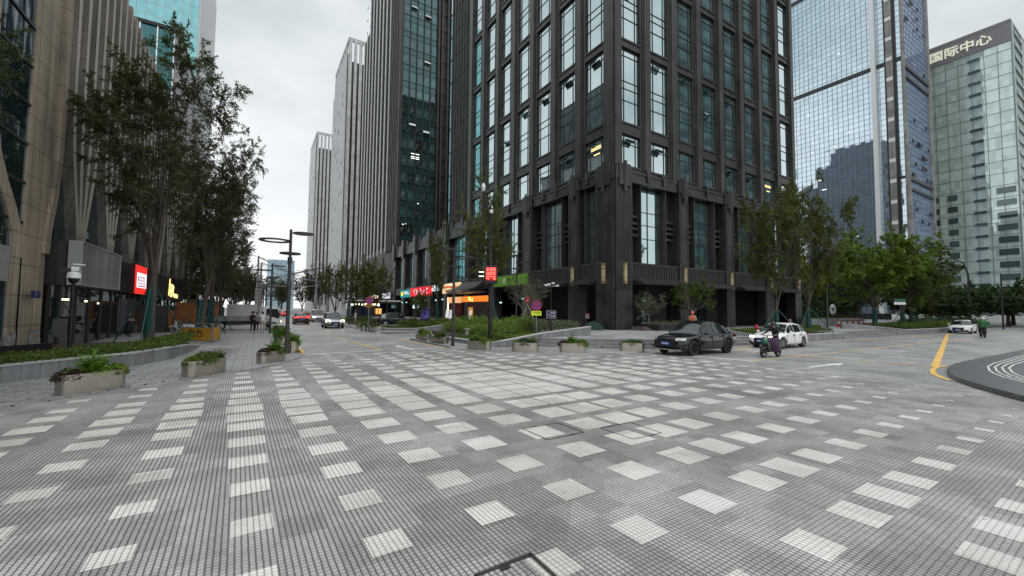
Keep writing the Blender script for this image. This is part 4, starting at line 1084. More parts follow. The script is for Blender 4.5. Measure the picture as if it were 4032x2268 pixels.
for i, (x, y, s, c, rz) in enumerate([(72, 33, 0.95, c8y, 1.0), (66, 31, 0.62, c8, 0.4), (80, 34, 0.98, c8b, 2.0), (86, 30, 1.1, c8, 3.1), (78, 27, 0.8, c8, 5.0), (58, 30, 0.55, c8, 2.2), (92, 36, 1.0, c8, 0.7), (72, 26.5, 0.55, c8, 1.9)]):
    tree('park_tree', ('yellow green tree behind the paved terrace', 'small dark tree behind the paved terrace, left of the yellow green one', 'tall bright green tree behind the far hedge', 'dark tree right behind the tall bright one', 'dark tree behind the traffic cones', 'small dark tree close to the tower corner', 'dark tree farthest back in the park', 'low dark tree beside the oval notice')[i], (x, y, 0.42), (w7, c), (M_bark, M_lf_deep), sc=s, rz=rz, group='park trees behind the terrace')
wd, cr_ = make_tree(95, 6.2, 0.2, 1.5, 9, 58, 1.3, 0.3, 12, 2, density=3.2, flat=0.8, droop=0.2, fit=(3.6, 5.4))
w9, c9 = wd.mesh('trunk', [M_bark], 180), cr_.mesh('crown', [leafmat('plane leaves', (0.035, 0.07, 0.03), (0.10, 0.16, 0.06), 0.35)])
for i, (x, y, s, rz) in enumerate([(104, 20.5, 1.25, 0), (112, 17.2, 1.3, 1.4), (124, 27, 1.75, 2.2), (90, 20.5, 1.1, 3.0), (128, 19, 1.6, 4.4), (96, 25, 1.2, 5.2), (120, 13.5, 1.3, 0.9)]):
    tree('umbrella_tree', ('flat topped tree above the white sedan', 'flat topped tree behind the delivery rider', 'tall flat topped tree before the green tower', 'flat topped tree beside the far hedge', 'flat topped tree right before the green tower foot', 'flat topped tree half hidden by the dense hedge trees', 'flat topped tree at the right edge of the photo')[i], (x, y, 0), (w9, c9), (M_bark, M_lf_mid), sc=s, rz=rz, group='flat topped trees on the far corner')

# ---- shrubs
def bush_mesh(seed, r_, n, ll, up=0.2, squash=0.8):
    rr = random.Random(seed); mb = MB()
    for i in range(n):
        v = rvec(rr); v.z = abs(v.z)*0.95 if rr.random() < .8 else v.z*0.3
        q = Vector((v.x*r_, v.y*r_, v.z*r_*squash))*rr.uniform(0.72, 1.03)
        leaf(mb, q, (v+rvec(rr)*0.9+Vector((0, 0, up))).normalized(), ll*rr.uniform(.7, 1.3), ll*.6, rr, 0.3)
    return mb
def fern_mesh(seed, n, length, w=0.05, arch=1.1):
    rr = random.Random(seed); mb = MB()
    for i in range(n):
        a = rr.uniform(0, 2*PI); el = R(rr.uniform(35, 85)); L_ = length*rr.uniform(0.6, 1.1); p = Vector((rr.gauss(0, .05), rr.gauss(0, .05), 0)); segs = 6; d = Vector((math.cos(a)*math.cos(el), math.sin(a)*math.cos(el), math.sin(el)))
        for s in range(segs):
            d2 = (d - Vector((0, 0, arch*(s/segs)*0.55))).normalized(); q = p+d2*L_/segs
            side = d2.cross(Vector((0, 0, 1))).normalized(); ww = w*2.2*(1-abs(s/segs-0.35))
            for sg in (-1, 1):
                for m in range(2): leaf(mb, p.lerp(q, m*0.5), (side*sg+d2*0.7).normalized(), ww*1.2, ww*0.42, rr, 0.75)
            p = q; d = d2
    return mb
B_round = {k: bush_mesh(100+i, 0.30, 900, 0.055).mesh('shrub', [m]) for i, (k, m) in enumerate((('green', M_lf_mid), ('light', M_lf_bright), ('red', M_lf_red), ('deep', M_lf_deep)))}
B_fern = [fern_mesh(120+i, 34, 0.52).mesh('fern', [M_lf_fern]) for i in range(3)]
B_spiky = fern_mesh(130, 60, 0.42, 0.03, 0.2).mesh('shrub', [M_lf_mid])

M_steel = mat('brushed bronze steel', (0.47, 0.43, 0.375), 0.27, metal=1.0, nz=0.10, ns=1.2, bump=0.06, bs=60)
M_rim = mat('steel rim', (0.42, 0.385, 0.33), 0.3, metal=0.9, nz=0.08)
def planter_meshes(w, d, h, rad, slim=False):
    def rr_(w, d, r, n=7):
        pts = []
        for cx_, cy_, a0 in ((w/2-r, d/2-r, 0), (-w/2+r, d/2-r, 90), (-w/2+r, -d/2+r, 180), (w/2-r, -d/2+r, 270)): pts += arc(cx_, cy_, r, a0, a0+90, n)
        return pts
    b = MB(); o_ = rr_(w, d, rad); n = len(o_); levels = [(0.0, 0.025), (0.045, 0.025), (0.05, 0.0), (h-0.05, 0.0)]
    for z, ins in levels: b.v += [(x*(1-ins*2/w), y*(1-ins*2/d), z) for x, y in o_]
    for k in range(len(levels)-1):
        for i in range(n): j = (i+1) % n; b.f.append((k*n+i, k*n+j, (k+1)*n+j, (k+1)*n+i)); b.mi.append(0)
    r_ = MB(); i_ = rr_(w-0.06, d-0.06, rad-0.03); o2 = rr_(w+0.012, d+0.012, rad+0.005)
    for src, z in ((o2, h-0.052), (o2, h), (i_, h), (i_, h-0.12)): r_.v += [(x, y, z) for x, y in src]
    for k in range(3):
        for i in range(n): j = (i+1) % n; r_.f.append((k*n+i, k*n+j, (k+1)*n+j, (k+1)*n+i)); r_.mi.append(0)
    s = MB().face([(x, y, h-0.09) for x, y in i_])
    return b.mesh('trough', [M_steel], 35), r_.mesh('rim', [M_rim], 35), s.mesh('soil', [M_soil])
PL_L = planter_meshes(1.32, 0.44, 0.46, 0.19)
PL_S = planter_meshes(0.55, 0.55, 0.52, 0.26)
PL_M = planter_meshes(1.15, 0.44, 0.42, 0.10)
def planter(label, x, y, rz, kind, plants, z=0.02, sc=1.0):
    t = thing('steel_planter', label, 'planter', (x, y, z), rz, 'steel planters around the square'); t.scale = (sc,)*3
    for nm, me in zip(('trough', 'rim', 'soil'), kind): obj(nm, me, None, t)
    h = 0.34
    for pk, px, s in plants:
        me = B_fern[int(abs(px*10)) % 3] if pk == 'fern' else (B_spiky if pk == 'spiky' else B_round[pk])
        o = obj('fern' if pk == 'fern' else 'shrub', me, None, t, loc=(px, 0, h), rz=px*7); o.scale = (s*1.18, s*0.95, s*1.25)
    return t
planter('long steel planter with a big spilling fern, nearest the hedge wall', -3.33, 14.2, math.atan2(1.05, 1.15), PL_L, [('red', -0.44, 0.85), ('fern', 0.02, 1.15), ('light', 0.45, 0.85)], 0.03)
planter('long steel planter with pale leaves and a round dark bush, second from the hedge wall', -1.25, 16.05, math.atan2(1.05, 0.95), PL_L, [('light', -0.42, 0.8), ('green', 0.03, 1.15), ('spiky', 0.44, 0.9)], 0.03)
planter('steel planter with a reddish shrub and fern beside the street lamp foot', 0.60, 18.45, math.atan2(0.9, 0.85), PL_L, [('red', -0.36, 0.9), ('fern', 0.15, 1.1), ('green', 0.3, 1.0)], 0.03, 0.92)
planter('small round steel planter behind the street lamp foot, at the yellow kerb', 1.54, 21.95, 0.2, PL_S, [('light', 0.0, 0.95), ('fern', 0.08, 1.1)], 0.03)
planter('round steel planter past the litter bin on the left kerb', 1.45, 27.2, 0.2, PL_S, [('fern', 0.0, 1.3), ('green', 0.05, 1.3)], 0.03)
for i, y in enumerate((30.2, 32.0, 34.2)): planter(('round steel planter with ferns behind the litter bin', 'round steel planter in the row of the left kerb, middle one', 'round steel planter last in the row of the left kerb')[i], 1.42, y, i, PL_S, [('fern', 0.0, 1.2), ('green', 0.06, 1.2)], 0.03)
planter('steel planter with a fern and a bright green ball at the right kerb', 9.62, 26.85, -1.15, PL_M, [('spiky', -0.25, 1.1), ('light', 0.2, 1.05), ('fern', -0.1, 0.9)], 0.016)
planter('steel planter with dark leaves at the right kerb behind the lamp post', 9.66, 24.15, -1.0, PL_M, [('green', -0.1, 1.05), ('spiky', 0.25, 1.0)], 0.016)
planter('steel planter with ferns before the low end of the granite wall', 10.05, 19.6, math.atan2(-0.95, 0.72), PL_L, [('fern', -0.25, 1.0), ('light', 0.3, 1.0), ('spiky', -0.4, 0.9)], 0.016)
planter('steel planter with a dark bush between pale leaves, before the rising wall', 11.6, 17.62, math.atan2(-0.9, 0.98), PL_L, [('light', -0.42, 0.7), ('deep', -0.05, 1.05), ('spiky', 0.38, 1.0)], 0.016)
planter('steel planter with upright fern before the middle of the steps', 13.55, 16.28, math.atan2(-0.82, 1.05), PL_L, [('red', -0.45, 0.8), ('fern', -0.05, 1.0), ('light', 0.42, 1.0)], 0.016)
planter('steel planter nearest the black car, before the steps', 16.72, 15.35, math.atan2(-0.72, 0.85), PL_L, [('light', -0.4, 0.7), ('green', 0.0, 1.0), ('spiky', 0.38, 0.8)], 0.016, 0.95)
planter('steel planter at the mouth of the side road, beside the purple road sign', 9.3, 38.5, -0.4, PL_M, [('green', -0.2, 1.0), ('spiky', 0.2, 1.0)], 0.1)
planter('bright steel planter across the side road, left of its twin', 8.55, 39.8, -0.2, PL_S, [('green', 0.0, 1.1), ('spiky', 0.02, 1.1)], 0.05)
planter('small steel planter behind the silver crossover', 9.35, 45.5, 0.2, PL_S, [('green', 0.0, 1.2)], 0.1)

# ---- hedges: leaf masses in the beds
def scatter_poly(poly, n, seed):
    rr = random.Random(seed); xs = [p[0] for p in poly]; ys = [p[1] for p in poly]; out_ = []
    while len(out_) < n:
        p = (rr.uniform(min(xs), max(xs)), rr.uniform(min(ys), max(ys)))
        if inside(p, poly): out_.append(p)
    return out_
def hedge(name, label, poly, z0, h, n, ll, m, seed, rag=0.12, kind='thing', cat='hedge'):
    rr = random.Random(seed); mb = MB()
    for (x, y) in scatter_poly(poly, n, seed):
        bump = 0.5+0.5*math.sin(x*2.1+1.3*math.sin(y*1.7))*math.cos(y*1.9)
        zt = z0 + h*((0.82+0.25*bump) if kind != 'stuff' else (0.45+0.85*bump**1.3*(0.6+0.4*math.sin(x*0.9+y*1.1))))
        z = zt - abs(rr.gauss(0, h*0.35)); z = max(z, z0)
        v = rvec(rr); v.z = abs(v.z)
        leaf(mb, Vector((x+rr.gauss(0, rag*0.4), y+rr.gauss(0, rag*0.4), z+rr.uniform(0, rag))), v, ll*rr.uniform(.7, 1.3), ll*.62, rr, 0.35)
    inner = MB().prism(offset(poly+[poly[0]], 0.0)[:-1], z0-0.05, z0+h*0.55)
    if kind == 'stuff': o = stuff(name, mb, m); o['label'] = label; return o
    t = thing(name, label, cat)
    obj('foliage', mb, m, t)
    return t
hedge('hedge', 'clipped low hedge along the granite wall on the left', [(-12.6, 5.2), (-11.8, 5.6), (-8.2, 12.1), (-5.45, 16.75), (-4.75, 17.7), (-3.35, 19.5), (-2.7, 21.4), (-2.55, 27.2), (-3.4, 27.6), (-3.9, 22.5), (-5.2, 19.6), (-7.2, 16.2), (-10.5, 11.2)], 0.28, 0.36, 26000, 0.085, M_lf_mid, 5)
hedge('hedge', 'dark hedge in the bed behind the white hatchback', [(29.4, 15.5), (40.3, 15.5), (40.3, 18), (29.4, 18)], 0.42, 0.35, 8000, 0.11, M_lf_mid, 6)
hedge('hedge', 'long clipped hedge on the far right wall under the dense trees', [(56.4, 15.5), (77.5, 15.5), (80, 18), (55.8, 18)], 0.42, 0.55, 9000, 0.16, M_lf_mid, 7)
hedge('hedge', 'pale grey green hedge on the rising wall beside the terrace', [(15.2, 22.0), (18.7, 21.4), (18.7, 26), (16.2, 25.6)], 0.25, 1.05, 7000, 0.10, M_lf_grey, 8)
hedge('ground_cover', 'mixed green shrubs filling the bed behind the rising wall', [(12.9, 23.2), (16.0, 22.6), (16.4, 27), (18.6, 27), (18.6, 34), (13.4, 33.4)], 0.25, 1.15, 26000, 0.12, M_lf_fresh, 9, kind='stuff')
hedge('ground_cover', 'bright low plants at the foot of the no-stopping sign', [(13.0, 21.4), (17.8, 21.3), (15.6, 22.9), (13.0, 23.4)], 0.25, 0.36, 7000, 0.085, M_lf_bright, 10, kind='stuff')
hedge('ground_cover', 'dark shrubs around the small lawn trees', [(13.2, 37.8), (18.5, 38), (18.5, 45), (12.8, 45), (13.6, 41)], 0.25, 0.75, 11000, 0.13, M_lf_mid, 11, kind='stuff')
hedge('undergrowth', 'dark undergrowth below the park trees', [(56, 29), (70, 29.5), (90, 30), (104, 38), (80, 46), (58, 38)], 0.4, 4.2, 9000, 0.42, M_lf_deep, 14, kind='stuff', rag=0.5)
hedge('undergrowth', 'low dark planting right of the far hedge', [(79, 18.2), (100, 17.5), (104, 22), (82, 24)], 0.0, 1.5, 4000, 0.3, M_lf_deep, 15, kind='stuff', rag=0.4)
hedge('ground_cover', 'low hedge beside the kiosk up the street', [(10.6, 53), (14.5, 53), (14.5, 66), (10.6, 66)], 0.1, 0.6, 5000, 0.16, M_lf_mid, 12, kind='stuff')
gr = MB(); rr = random.Random(3)
for poly, n in (([(11.3, 20.95), (13.2, 21.0), (13.1, 26.8), (11.3, 26.9)], 12000), ([(10.3, 39.6), (12.6, 37.5), (13.4, 37.9), (13.4, 41), (12.4, 45), (10.8, 44.5)], 7000), ([(62, 26.5), (88, 34), (90, 38), (60, 36)], 9000), ([(52, 21.2), (58, 24), (56, 28), (48, 24)], 3000)):
    for (x, y) in scatter_poly(poly, n, 21):
        h = rr.uniform(0.04, 0.09)*(1 if x < 20 else 4); a = rr.uniform(0, 2*PI); dx, dy = math.cos(a)*0.02*(1 if x < 20 else 5), math.sin(a)*0.02*(1 if x < 20 else 5); z = 0.25 if x < 20 else 0.44
        gr.face([(x-dx, y-dy, z), (x+dx, y+dy, z), (x+dy*1.5, y-dx*1.5, z+h)])
stuff('grass', gr, leafmat('grass blades', (0.045, 0.085, 0.012), (0.10, 0.17, 0.03), 0.3))['label'] = 'short lawn grass in the beds'
for i, (x, y, s) in enumerate([(17.2, 29.2, 2.2), (18.3, 30.5, 1.7), (15.6, 42.5, 1.7)]):
    o = obj('clipped_bush', B_round['deep'], None, None, loc=(x, y, 0.55), rz=i); o.scale = (s*1.05, s*1.05, s*1.25)
    tag(o, ('round clipped bush in the bed near the twiggy tree', 'smaller round bush behind the clipped one', 'round bush before the restaurant entrance')[i], 'bush', 'clipped round bushes')
# ------------------------------------------------------------------ vehicles
def paint(name, col, rough=0.22, metal=0.0): return mat(name, col, rough, metal, coat=0.35, nz=0.04, ns=3)
M_pblack = paint('black car paint', (0.006, 0.006, 0.007), 0.12)
M_pwhite = paint('white car paint', (0.78, 0.78, 0.77))
M_psilver = paint('silver car paint', (0.36, 0.37, 0.385), 0.25, 0.6)
M_pdark = paint('dark red car paint', (0.05, 0.012, 0.014), 0.18)
M_pred = paint('red car paint', (0.42, 0.03, 0.02))
M_porange = paint('orange car paint', (0.36, 0.10, 0.04))
M_pvan = paint('cream van paint', (0.55, 0.52, 0.46))
M_carglass = glass('car window glass', (0.006, 0.008, 0.009), (0.70, 0.76, 0.78), refl=0.04, wob=0.0, var=0.1, top=0.30)
M_tyre = mat('tyre rubber', (0.015, 0.015, 0.016), 0.85, nz=0.1)
M_rimd = mat('dark alloy rim', (0.035, 0.035, 0.037), 0.35, metal=0.7)
M_riml = mat('silver alloy rim', (0.42, 0.42, 0.43), 0.3, metal=0.8)
M_chrome = mat('chrome trim', (0.6, 0.6, 0.61), 0.15, metal=1.0)
M_plas = mat('black trim', (0.012, 0.012, 0.013), 0.5)
M_plate = mat('blue number plate', (0.03, 0.12, 0.50), 0.4)
M_platetx = mat('white plate letters', (0.7, 0.72, 0.75), 0.5)
M_lens = mat('headlight lens', (0.55, 0.57, 0.58), 0.12, spec=0.8)
M_headon = emis('headlamp lit', (1.0, 0.86, 0.45), 5.0)
M_headw = emis('white headlamp lit', (1.0, 0.97, 0.88), 3.0)
M_tail = emis('tail lamp lit', (1.0, 0.05, 0.04), 2.6)
M_tailoff = mat('tail lamp', (0.28, 0.012, 0.012), 0.2)

def interp(tab, x):
    if x <= tab[0][0]: return tab[0][1]
    for (a, p), (b, q) in zip(tab, tab[1:]):
        if x <= b:
            t = (x-a)/(b-a); t = t*t*(3-2*t) if False else t
            return p+(q-p)*t
    return tab[-1][1]
def wheel_meshes(r, w, rimm, spokes=5):
    ty = MB().lathe([(r*0.66, -w/2), (r*0.93, -w/2), (r, -w*0.36), (r, w*0.36), (r*0.93, w/2), (r*0.66, w/2)], 28, axis='y')
    rm = MB().lathe([(0.001, -w*0.42), (r*0.12, -w*0.44), (r*0.15, -w*0.30), (r*0.16, -w*0.18), (r*0.60, -w*0.14), (r*0.62, -w*0.40), (r*0.69, -w*0.44), (r*0.69, w*0.4)], 28, axis='y')
    for k in range(spokes):
        for dd in (-0.13, 0.13):
            a = 2*PI*k/spokes+dd; c, s = math.cos(a), math.sin(a)
            p = [(c*r*0.10-s*q, 0, s*r*0.10+c*q) for q in (-0.022, 0.022)]+[(c*r*0.66-s*q, 0, s*r*0.66+c*q) for q in (0.026, -0.026)]
            k0 = len(rm.v)
            rm.v += [(x, -w*0.43, z) for x, _, z in p]+[(x, -w*0.30, z) for x, _, z in p]
            for f in ((0, 1, 2, 3), (7, 6, 5, 4), (0, 4, 5, 1), (1, 5, 6, 2), (2, 6, 7, 3), (3, 7, 4, 0)): rm.f.append(tuple(k0+i for i in f)); rm.mi.append(0)
    bk = MB()
    return ty.mesh('tyre', [M_tyre], 40), rm.mesh('rim', [rimm], 40)

def car(label, loc, rz, cat, paintm, spec, group=None):
    """front of the car points along +X; spec holds its side profile"""
    S = spec; Ln, Wd = S['len'], S['wid']; x0, x1 = -Ln/2, Ln/2; hw = Wd/2
    t = thing(S.get('name', 'parked_car'), label, cat, loc, rz, group)
    xf, xr, wr = S['xf'], S['xr'], S['wr']; ar = wr+0.06
    deck = S['deck']; belt = S['belt']; roof = S['roof']; low = S.get('low', 0.24)
    planw = S.get('plan', [(x0, 0.78), (x0+0.25, 0.92), (x0+0.9, 1.0), (x1-1.2, 1.0), (x1-0.4, 0.93), (x1-0.08, 0.80), (x1, 0.68)])
    xs = sorted(set([round(v, 3) for v in
        [x0, x0+0.06, x0+0.18, x0+0.4, x1, x1-0.05, x1-0.14, x1-0.3, x1-0.5] + [x0+0.4+(Ln-0.9)*i/14 for i in range(15)] +
        [c+ar*math.cos(R(a)) for c in (xf, xr) for a in (0, 12, 28, 45, 62, 80, 100, 118, 135, 152, 168, 180)] + [c+s*(ar+0.02) for c in (xf, xr) for s in (-1, 1)]]))
    def zlow(x):
        for c in (xf, xr):
            if abs(x-c) < ar: return max(low, wr+math.sqrt(max(0, ar*ar-(x-c)**2))-0.02)
        e = min(x-x0, x1-x)
        return low + max(0, 0.14-e*0.5)
    b = MB(); n = 0
    rings = []
    for x in xs:
        w = hw*interp(planw, x); zl = zlow(x); zb = interp(belt, x); zd = interp(deck, x)
        zb = min(zb, zd-0.02) if zd < zb+0.02 else zb
        zm = zl+(zb-zl)*0.55
        half = [(0.0, zl), (w*0.80, zl), (w*0.965, zl+0.02), (w*0.995, zl+(zb-zl)*0.22), (w*1.0, zm), (w*0.975, zl+(zb-zl)*0.86), (w*0.93, zb), (w*0.80, zb+(zd-zb)*0.55), (w*0.5, zb+(zd-zb)*0.9), (0.0, zd)]
        rings.append([(x, -y, z) for y, z in half] + [(x, y, z) for y, z in half[-2:0:-1]])
    m = len(rings[0])
    for rg in rings: b.v += rg
    for i in range(len(rings)-1):
        for j in range(m):
            b.f.append((i*m+j, i*m+(j+1) % m, (i+1)*m+(j+1) % m, (i+1)*m+j)); b.mi.append(0)
    b.f.append(tuple(range(m-1, -1, -1))); b.f.append(tuple((len(rings)-1)*m+j for j in range(m))); b.mi += [0, 0]
    bo = obj('body', b, paintm, t, 180); sm = bo.modifiers.new('smooth', 'SUBSURF'); sm.levels = 1; sm.render_levels = 1
    # greenhouse: roof skin, pillars and panes
    gh = S['gh']         # stations (x, z of the top, half width at the top), from rear to front
    def base_z(x): return min(interp(belt, x), interp(deck, x)) - 0.01
    def bw(x): return hw*interp(planw, x)*0.91
    rf = MB(); k = 0
    top = [(x, z, w) for x, z, w in gh]
    for i, (x, z, w) in enumerate(top): rf.v += [(x, -w, z-0.03), (x, -w*0.9, z), (x, 0, z+0.025), (x, w*0.9, z), (x, w, z-0.03)]
    for i in range(len(top)-1):
        for j in range(4): rf.f.append((i*5+j, (i+1)*5+j, (i+1)*5+j+1, i*5+j+1)); rf.mi.append(0)
    obj('roof', rf, paintm if not S.get('blackroof') else M_plas, t, 60)
    xA, xC = S['wind'], S['back']           # where windscreen and rear window meet the body
    f0, r0 = top[-1], top[0]
    def screen(name, xb, wb, r_, sg):
        g_ = MB(); zb_ = base_z(xb)
        for q in (-1, -0.5, 0, 0.5, 1):
            bul = 0.05*(1-q*q)*sg
            g_.v += [(xb+bul, q*wb, zb_+0.01), ((xb+r_[0])/2+bul*0.8+sg*0.015, q*(wb+r_[2])/2, (zb_+r_[1])/2+0.02), (r_[0]+bul*0.6, q*r_[2], r_[1]-0.03+0.04*(1-q*q))]
        for a in range(4):
            for b_ in (0, 1):
                f = (3*a+b_, 3*a+3+b_, 3*a+4+b_, 3*a+1+b_); g_.f.append(f if sg > 0 else f[::-1]); g_.mi.append(0)
        obj(name, g_, M_carglass, t, 180)
    screen('windscreen', xA, bw(xA)*0.93, f0, 1)
    screen('rear_window', xC, bw(xC)*0.9, r0, -1)
    # side panes between the pillars
    cuts = S['cuts']
    def side_pt(x, s, f):          # point on the side between belt (f=0) and roof edge (f=1)
        xc = min(max(x, xC), xA)
        zb, wb = base_z(x), bw(x)*0.955
        zt = interp([(a, z-0.03) for a, z, w in top], x); wt = interp([(a, w) for a, z, w in top], x)
        if x > f0[0]: q = (xA-x)/(xA-f0[0]); zt = base_z(xA)+(f0[1]-0.03-base_z(xA))*q; wt = bw(xA)*0.93+(f0[2]-bw(xA)*0.93)*q
        if x < r0[0]: q = (x-xC)/(r0[0]-xC); zt = base_z(xC)+(r0[1]-0.03-base_z(xC))*q; wt = bw(xC)*0.9+(r0[2]-bw(xC)*0.9)*q
        zt = max(zt, zb+0.005)
        return (x, s*(wb+(wt-wb)*f), zb+(zt-zb)*f)
    for s in (-1, 1):
        pl = MB(); xx = sorted(set([xC, r0[0], f0[0], xA]+[a+(c-a)*i/4 for a, c in cuts for i in range(5)]+[top[i][0] for i in range(len(top))]))
        for a, c in zip(xx, xx[1:]):
            q = [side_pt(a, s, 0), side_pt(c, s, 0), side_pt(c, s, 1), side_pt(a, s, 1)]
            pl.face(q if s < 0 else q[::-1])
        obj('pillar_frame', pl, paintm, t, 60)
        for a, c in cuts:
            w_ = MB(); st = [x for x in xx if a-1e-6 <= x <= c+1e-6]
            for u in st:
                for f in (0.10, 0.5, 0.90): x, y, z = side_pt(u, s, f); w_.v.append((x, y+s*0.016, z+0.004))
            for i in range(len(st)-1):
                for j in (0, 1):
                    q = (3*i+j, 3*i+3+j, 3*i+4+j, 3*i+1+j); w_.f.append(q if s < 0 else q[::-1]); w_.mi.append(0)
            obj('side_window', w_, M_carglass, t, 180)
    ty, rm = wheel_meshes(wr, 0.225, S.get('rim', M_riml))
    for x in (xf, xr):
        for s in (-1, 1):
            w_ = obj('wheel', MB().lathe([(0.001, 0.0), (wr*0.7, 0.0), (wr*0.7, 0.1), (0.001, 0.1)], 12, axis='y'), M_plas, t, loc=(x, s*(hw-0.155), wr))
            if s > 0: w_.rotation_euler = (0, 0, PI)
            obj('tyre', ty, None, w_); obj('rim', rm, None, w_)
    un = MB().box(x0+0.35, -hw*0.80, low-0.02, x1-0.35, hw*0.80, 0.62); obj('underbody', un, M_plas, t)
    # nose
    zb = interp(belt, x1-0.3); wN = hw*0.78
    gz0, gz1, gw = S.get('grille', (0.38, 0.72, 0.52))
    g = MB().box(x1-0.10, -gw, gz0, x1+0.025, gw, gz1)
    for k in range(5): g.box(x1+0.02, -gw, gz0+(gz1-gz0)*(k+0.3)/5, x1+0.035, gw, gz0+(gz1-gz0)*(k+0.5)/5)
    obj('grille', g, M_plas, t, bevel=0.02)
    hl = S.get('head', M_lens); hz = S.get('hz', (zb-0.16, zb-0.02))
    for s in (-1, 1):
        h = MB(); a, b_ = sorted((s*gw*1.08, s*hw*0.93))
        yo, yi = s*hw*0.945, s*gw*1.05
        q = [(x1-0.02, yi, hz[0]+0.02), (x1-0.30, yo, hz[0]+0.03), (x1-0.36, yo*0.985, hz[1]+0.02), (x1-0.06, yi, hz[1])]
        q2 = [(x+0.018, y+s*0.006, z) for x, y, z in q]
        k = len(h.v); h.v += q+q2
        for f in ((0, 1, 2, 3), (4, 5, 6, 7), (0, 1, 5, 4), (1, 2, 6, 5), (2, 3, 7, 6), (3, 0, 4, 7)): h.f.append(tuple(k+i for i in f)); h.mi.append(0)
        obj('headlight', h, hl, t)
        tl = MB(); tz = S.get('tz', (zb-0.12, zb+0.02)); yi = s*hw*0.45
        k = 0; q = [(x0-0.015, yi, tz[0]+0.03), (x0+0.20, s*hw*0.955, tz[0]), (x0+0.22, s*hw*0.93, tz[1]), (x0+0.0, yi, tz[1]-0.02)]
        q2 = [(x-0.015, y+s*0.006, z) for x, y, z in q]; tl.v += q+q2
        for f in ((0, 1, 2, 3), (4, 5, 6, 7), (0, 1, 5, 4), (1, 2, 6, 5), (2, 3, 7, 6), (3, 0, 4, 7)): tl.f.append(f); tl.mi.append(0)
        obj('tail_light', tl, S.get('tail', M_tailoff), t)
        mr = MB().ell((S['wind']-0.42, s*(hw+0.06), interp(belt, S['wind']-0.3)+0.10), (0.09, 0.11, 0.07), 10, 6); obj('mirror', mr, paintm, t, 180)
        lo = MB().box(x1-0.32, s*hw*0.55, low+0.08, x1-0.02, s*hw*0.83, low+0.22); obj('air_intake', lo, M_plas, t, bevel=0.03)
    if S.get('lightbar'): obj('light_bar', MB().box(x0-0.04, -hw*0.5, S['tz'][1]-0.075, x0+0.02, hw*0.5, S['tz'][1]-0.02), M_tail, t)
    lip = MB().box(x1-0.25, -hw*0.75, low-0.01, x1-0.01, hw*0.75, low+0.06); obj('bumper_lip', lip, S.get('lip', M_plas), t, bevel=0.02)
    for xx_, sg in ((x1+0.037, 1), (x0-0.03, -1)):
        p = MB().box(xx_-0.01, -0.22, 0, xx_+0.01, 0.22, 0.14); o = obj('number_plate', p, M_plate, t, loc=(0, S.get('py', 0.0) if sg > 0 else 0, S.get('pz', 0.42) if sg > 0 else 0.55))
        if sg > 0:
            lb = MB(); rr_ = random.Random(len(label))
            for k in range(7): lb.box(xx_+0.011, -0.185+k*0.054, 0.035, xx_+0.013, -0.185+k*0.054+rr_.choice((0.028, 0.036, 0.02)), 0.105)
            obj('plate_characters', lb, M_platetx, o)
    hd = MB()
    for s in (-1, 1):
        for a in S.get('handles', (0.15, -0.75)): hd.box(a-0.1, s*(hw*0.985), interp(belt, a)-0.13, a+0.1, s*(hw*1.0+0.02), interp(belt, a)-0.10)
    obj('door_handle', hd, S.get('trimm', paintm), t)
    seam = MB()
    for s in (-1, 1):
        for a in S.get('seams', (1.0, 0.0, -0.95)): seam.box(a-0.006, s*hw*0.955, low+0.1, a+0.006, s*(hw+0.003), interp(belt, a)-0.02)
    obj('door_seam', seam, M_plas, t)
    return t

SUV = dict(len=4.70, wid=1.90, xf=1.42, xr=-1.42, wr=0.365, low=0.26, wind=1.02, back=-2.2,
    deck=[(-2.35, 0.98), (-2.2, 1.08), (-1.7, 1.06), (0.9, 1.03), (1.3, 1.01), (2.0, 0.93), (2.22, 0.85), (2.35, 0.70)],
    belt=[(-2.35, 0.84), (-1.8, 1.00), (0, 0.96), (1.2, 0.94), (2.2, 0.78), (2.35, 0.62)], roof=None,
    gh=[(-2.0, 1.20, 0.54), (-1.6, 1.36, 0.58), (-1.1, 1.51, 0.61), (-0.6, 1.595, 0.63), (-0.1, 1.62, 0.635), (0.15, 1.60, 0.63), (0.36, 1.545, 0.61)],
    cuts=[(-1.75, -1.18), (-1.10, -0.28), (-0.20, 0.66)], grille=(0.44, 0.80, 0.50), hz=(0.70, 0.84), tz=(0.82, 0.95), pz=0.50, rim=M_rimd, trimm=M_pblack)
HATCH = dict(SUV, len=4.20, wid=1.75, xf=1.25, xr=-1.25, wr=0.315, low=0.20, wind=0.98, back=-2.0,
    deck=[(-2.1, 0.90), (-1.9, 0.98), (0.8, 0.97), (1.3, 0.92), (1.8, 0.80), (2.0, 0.70), (2.1, 0.58)],
    belt=[(-2.1, 0.78), (-1.6, 0.93), (0, 0.86), (1.2, 0.80), (1.95, 0.64), (2.1, 0.52)],
    gh=[(-1.72, 1.27, 0.50), (-1.2, 1.40, 0.54), (-0.4, 1.45, 0.56), (0.0, 1.43, 0.56), (0.22, 1.38, 0.55)],
    cuts=[(-1.60, -1.15), (-1.05, -0.28), (-0.20, 0.62)], grille=(0.30, 0.60, 0.40), hz=(0.56, 0.70), tz=(0.74, 0.88), pz=0.36, rim=M_riml, head=M_headw, handles=(0.1, -0.75), seams=(0.9, 0.0, -0.9))
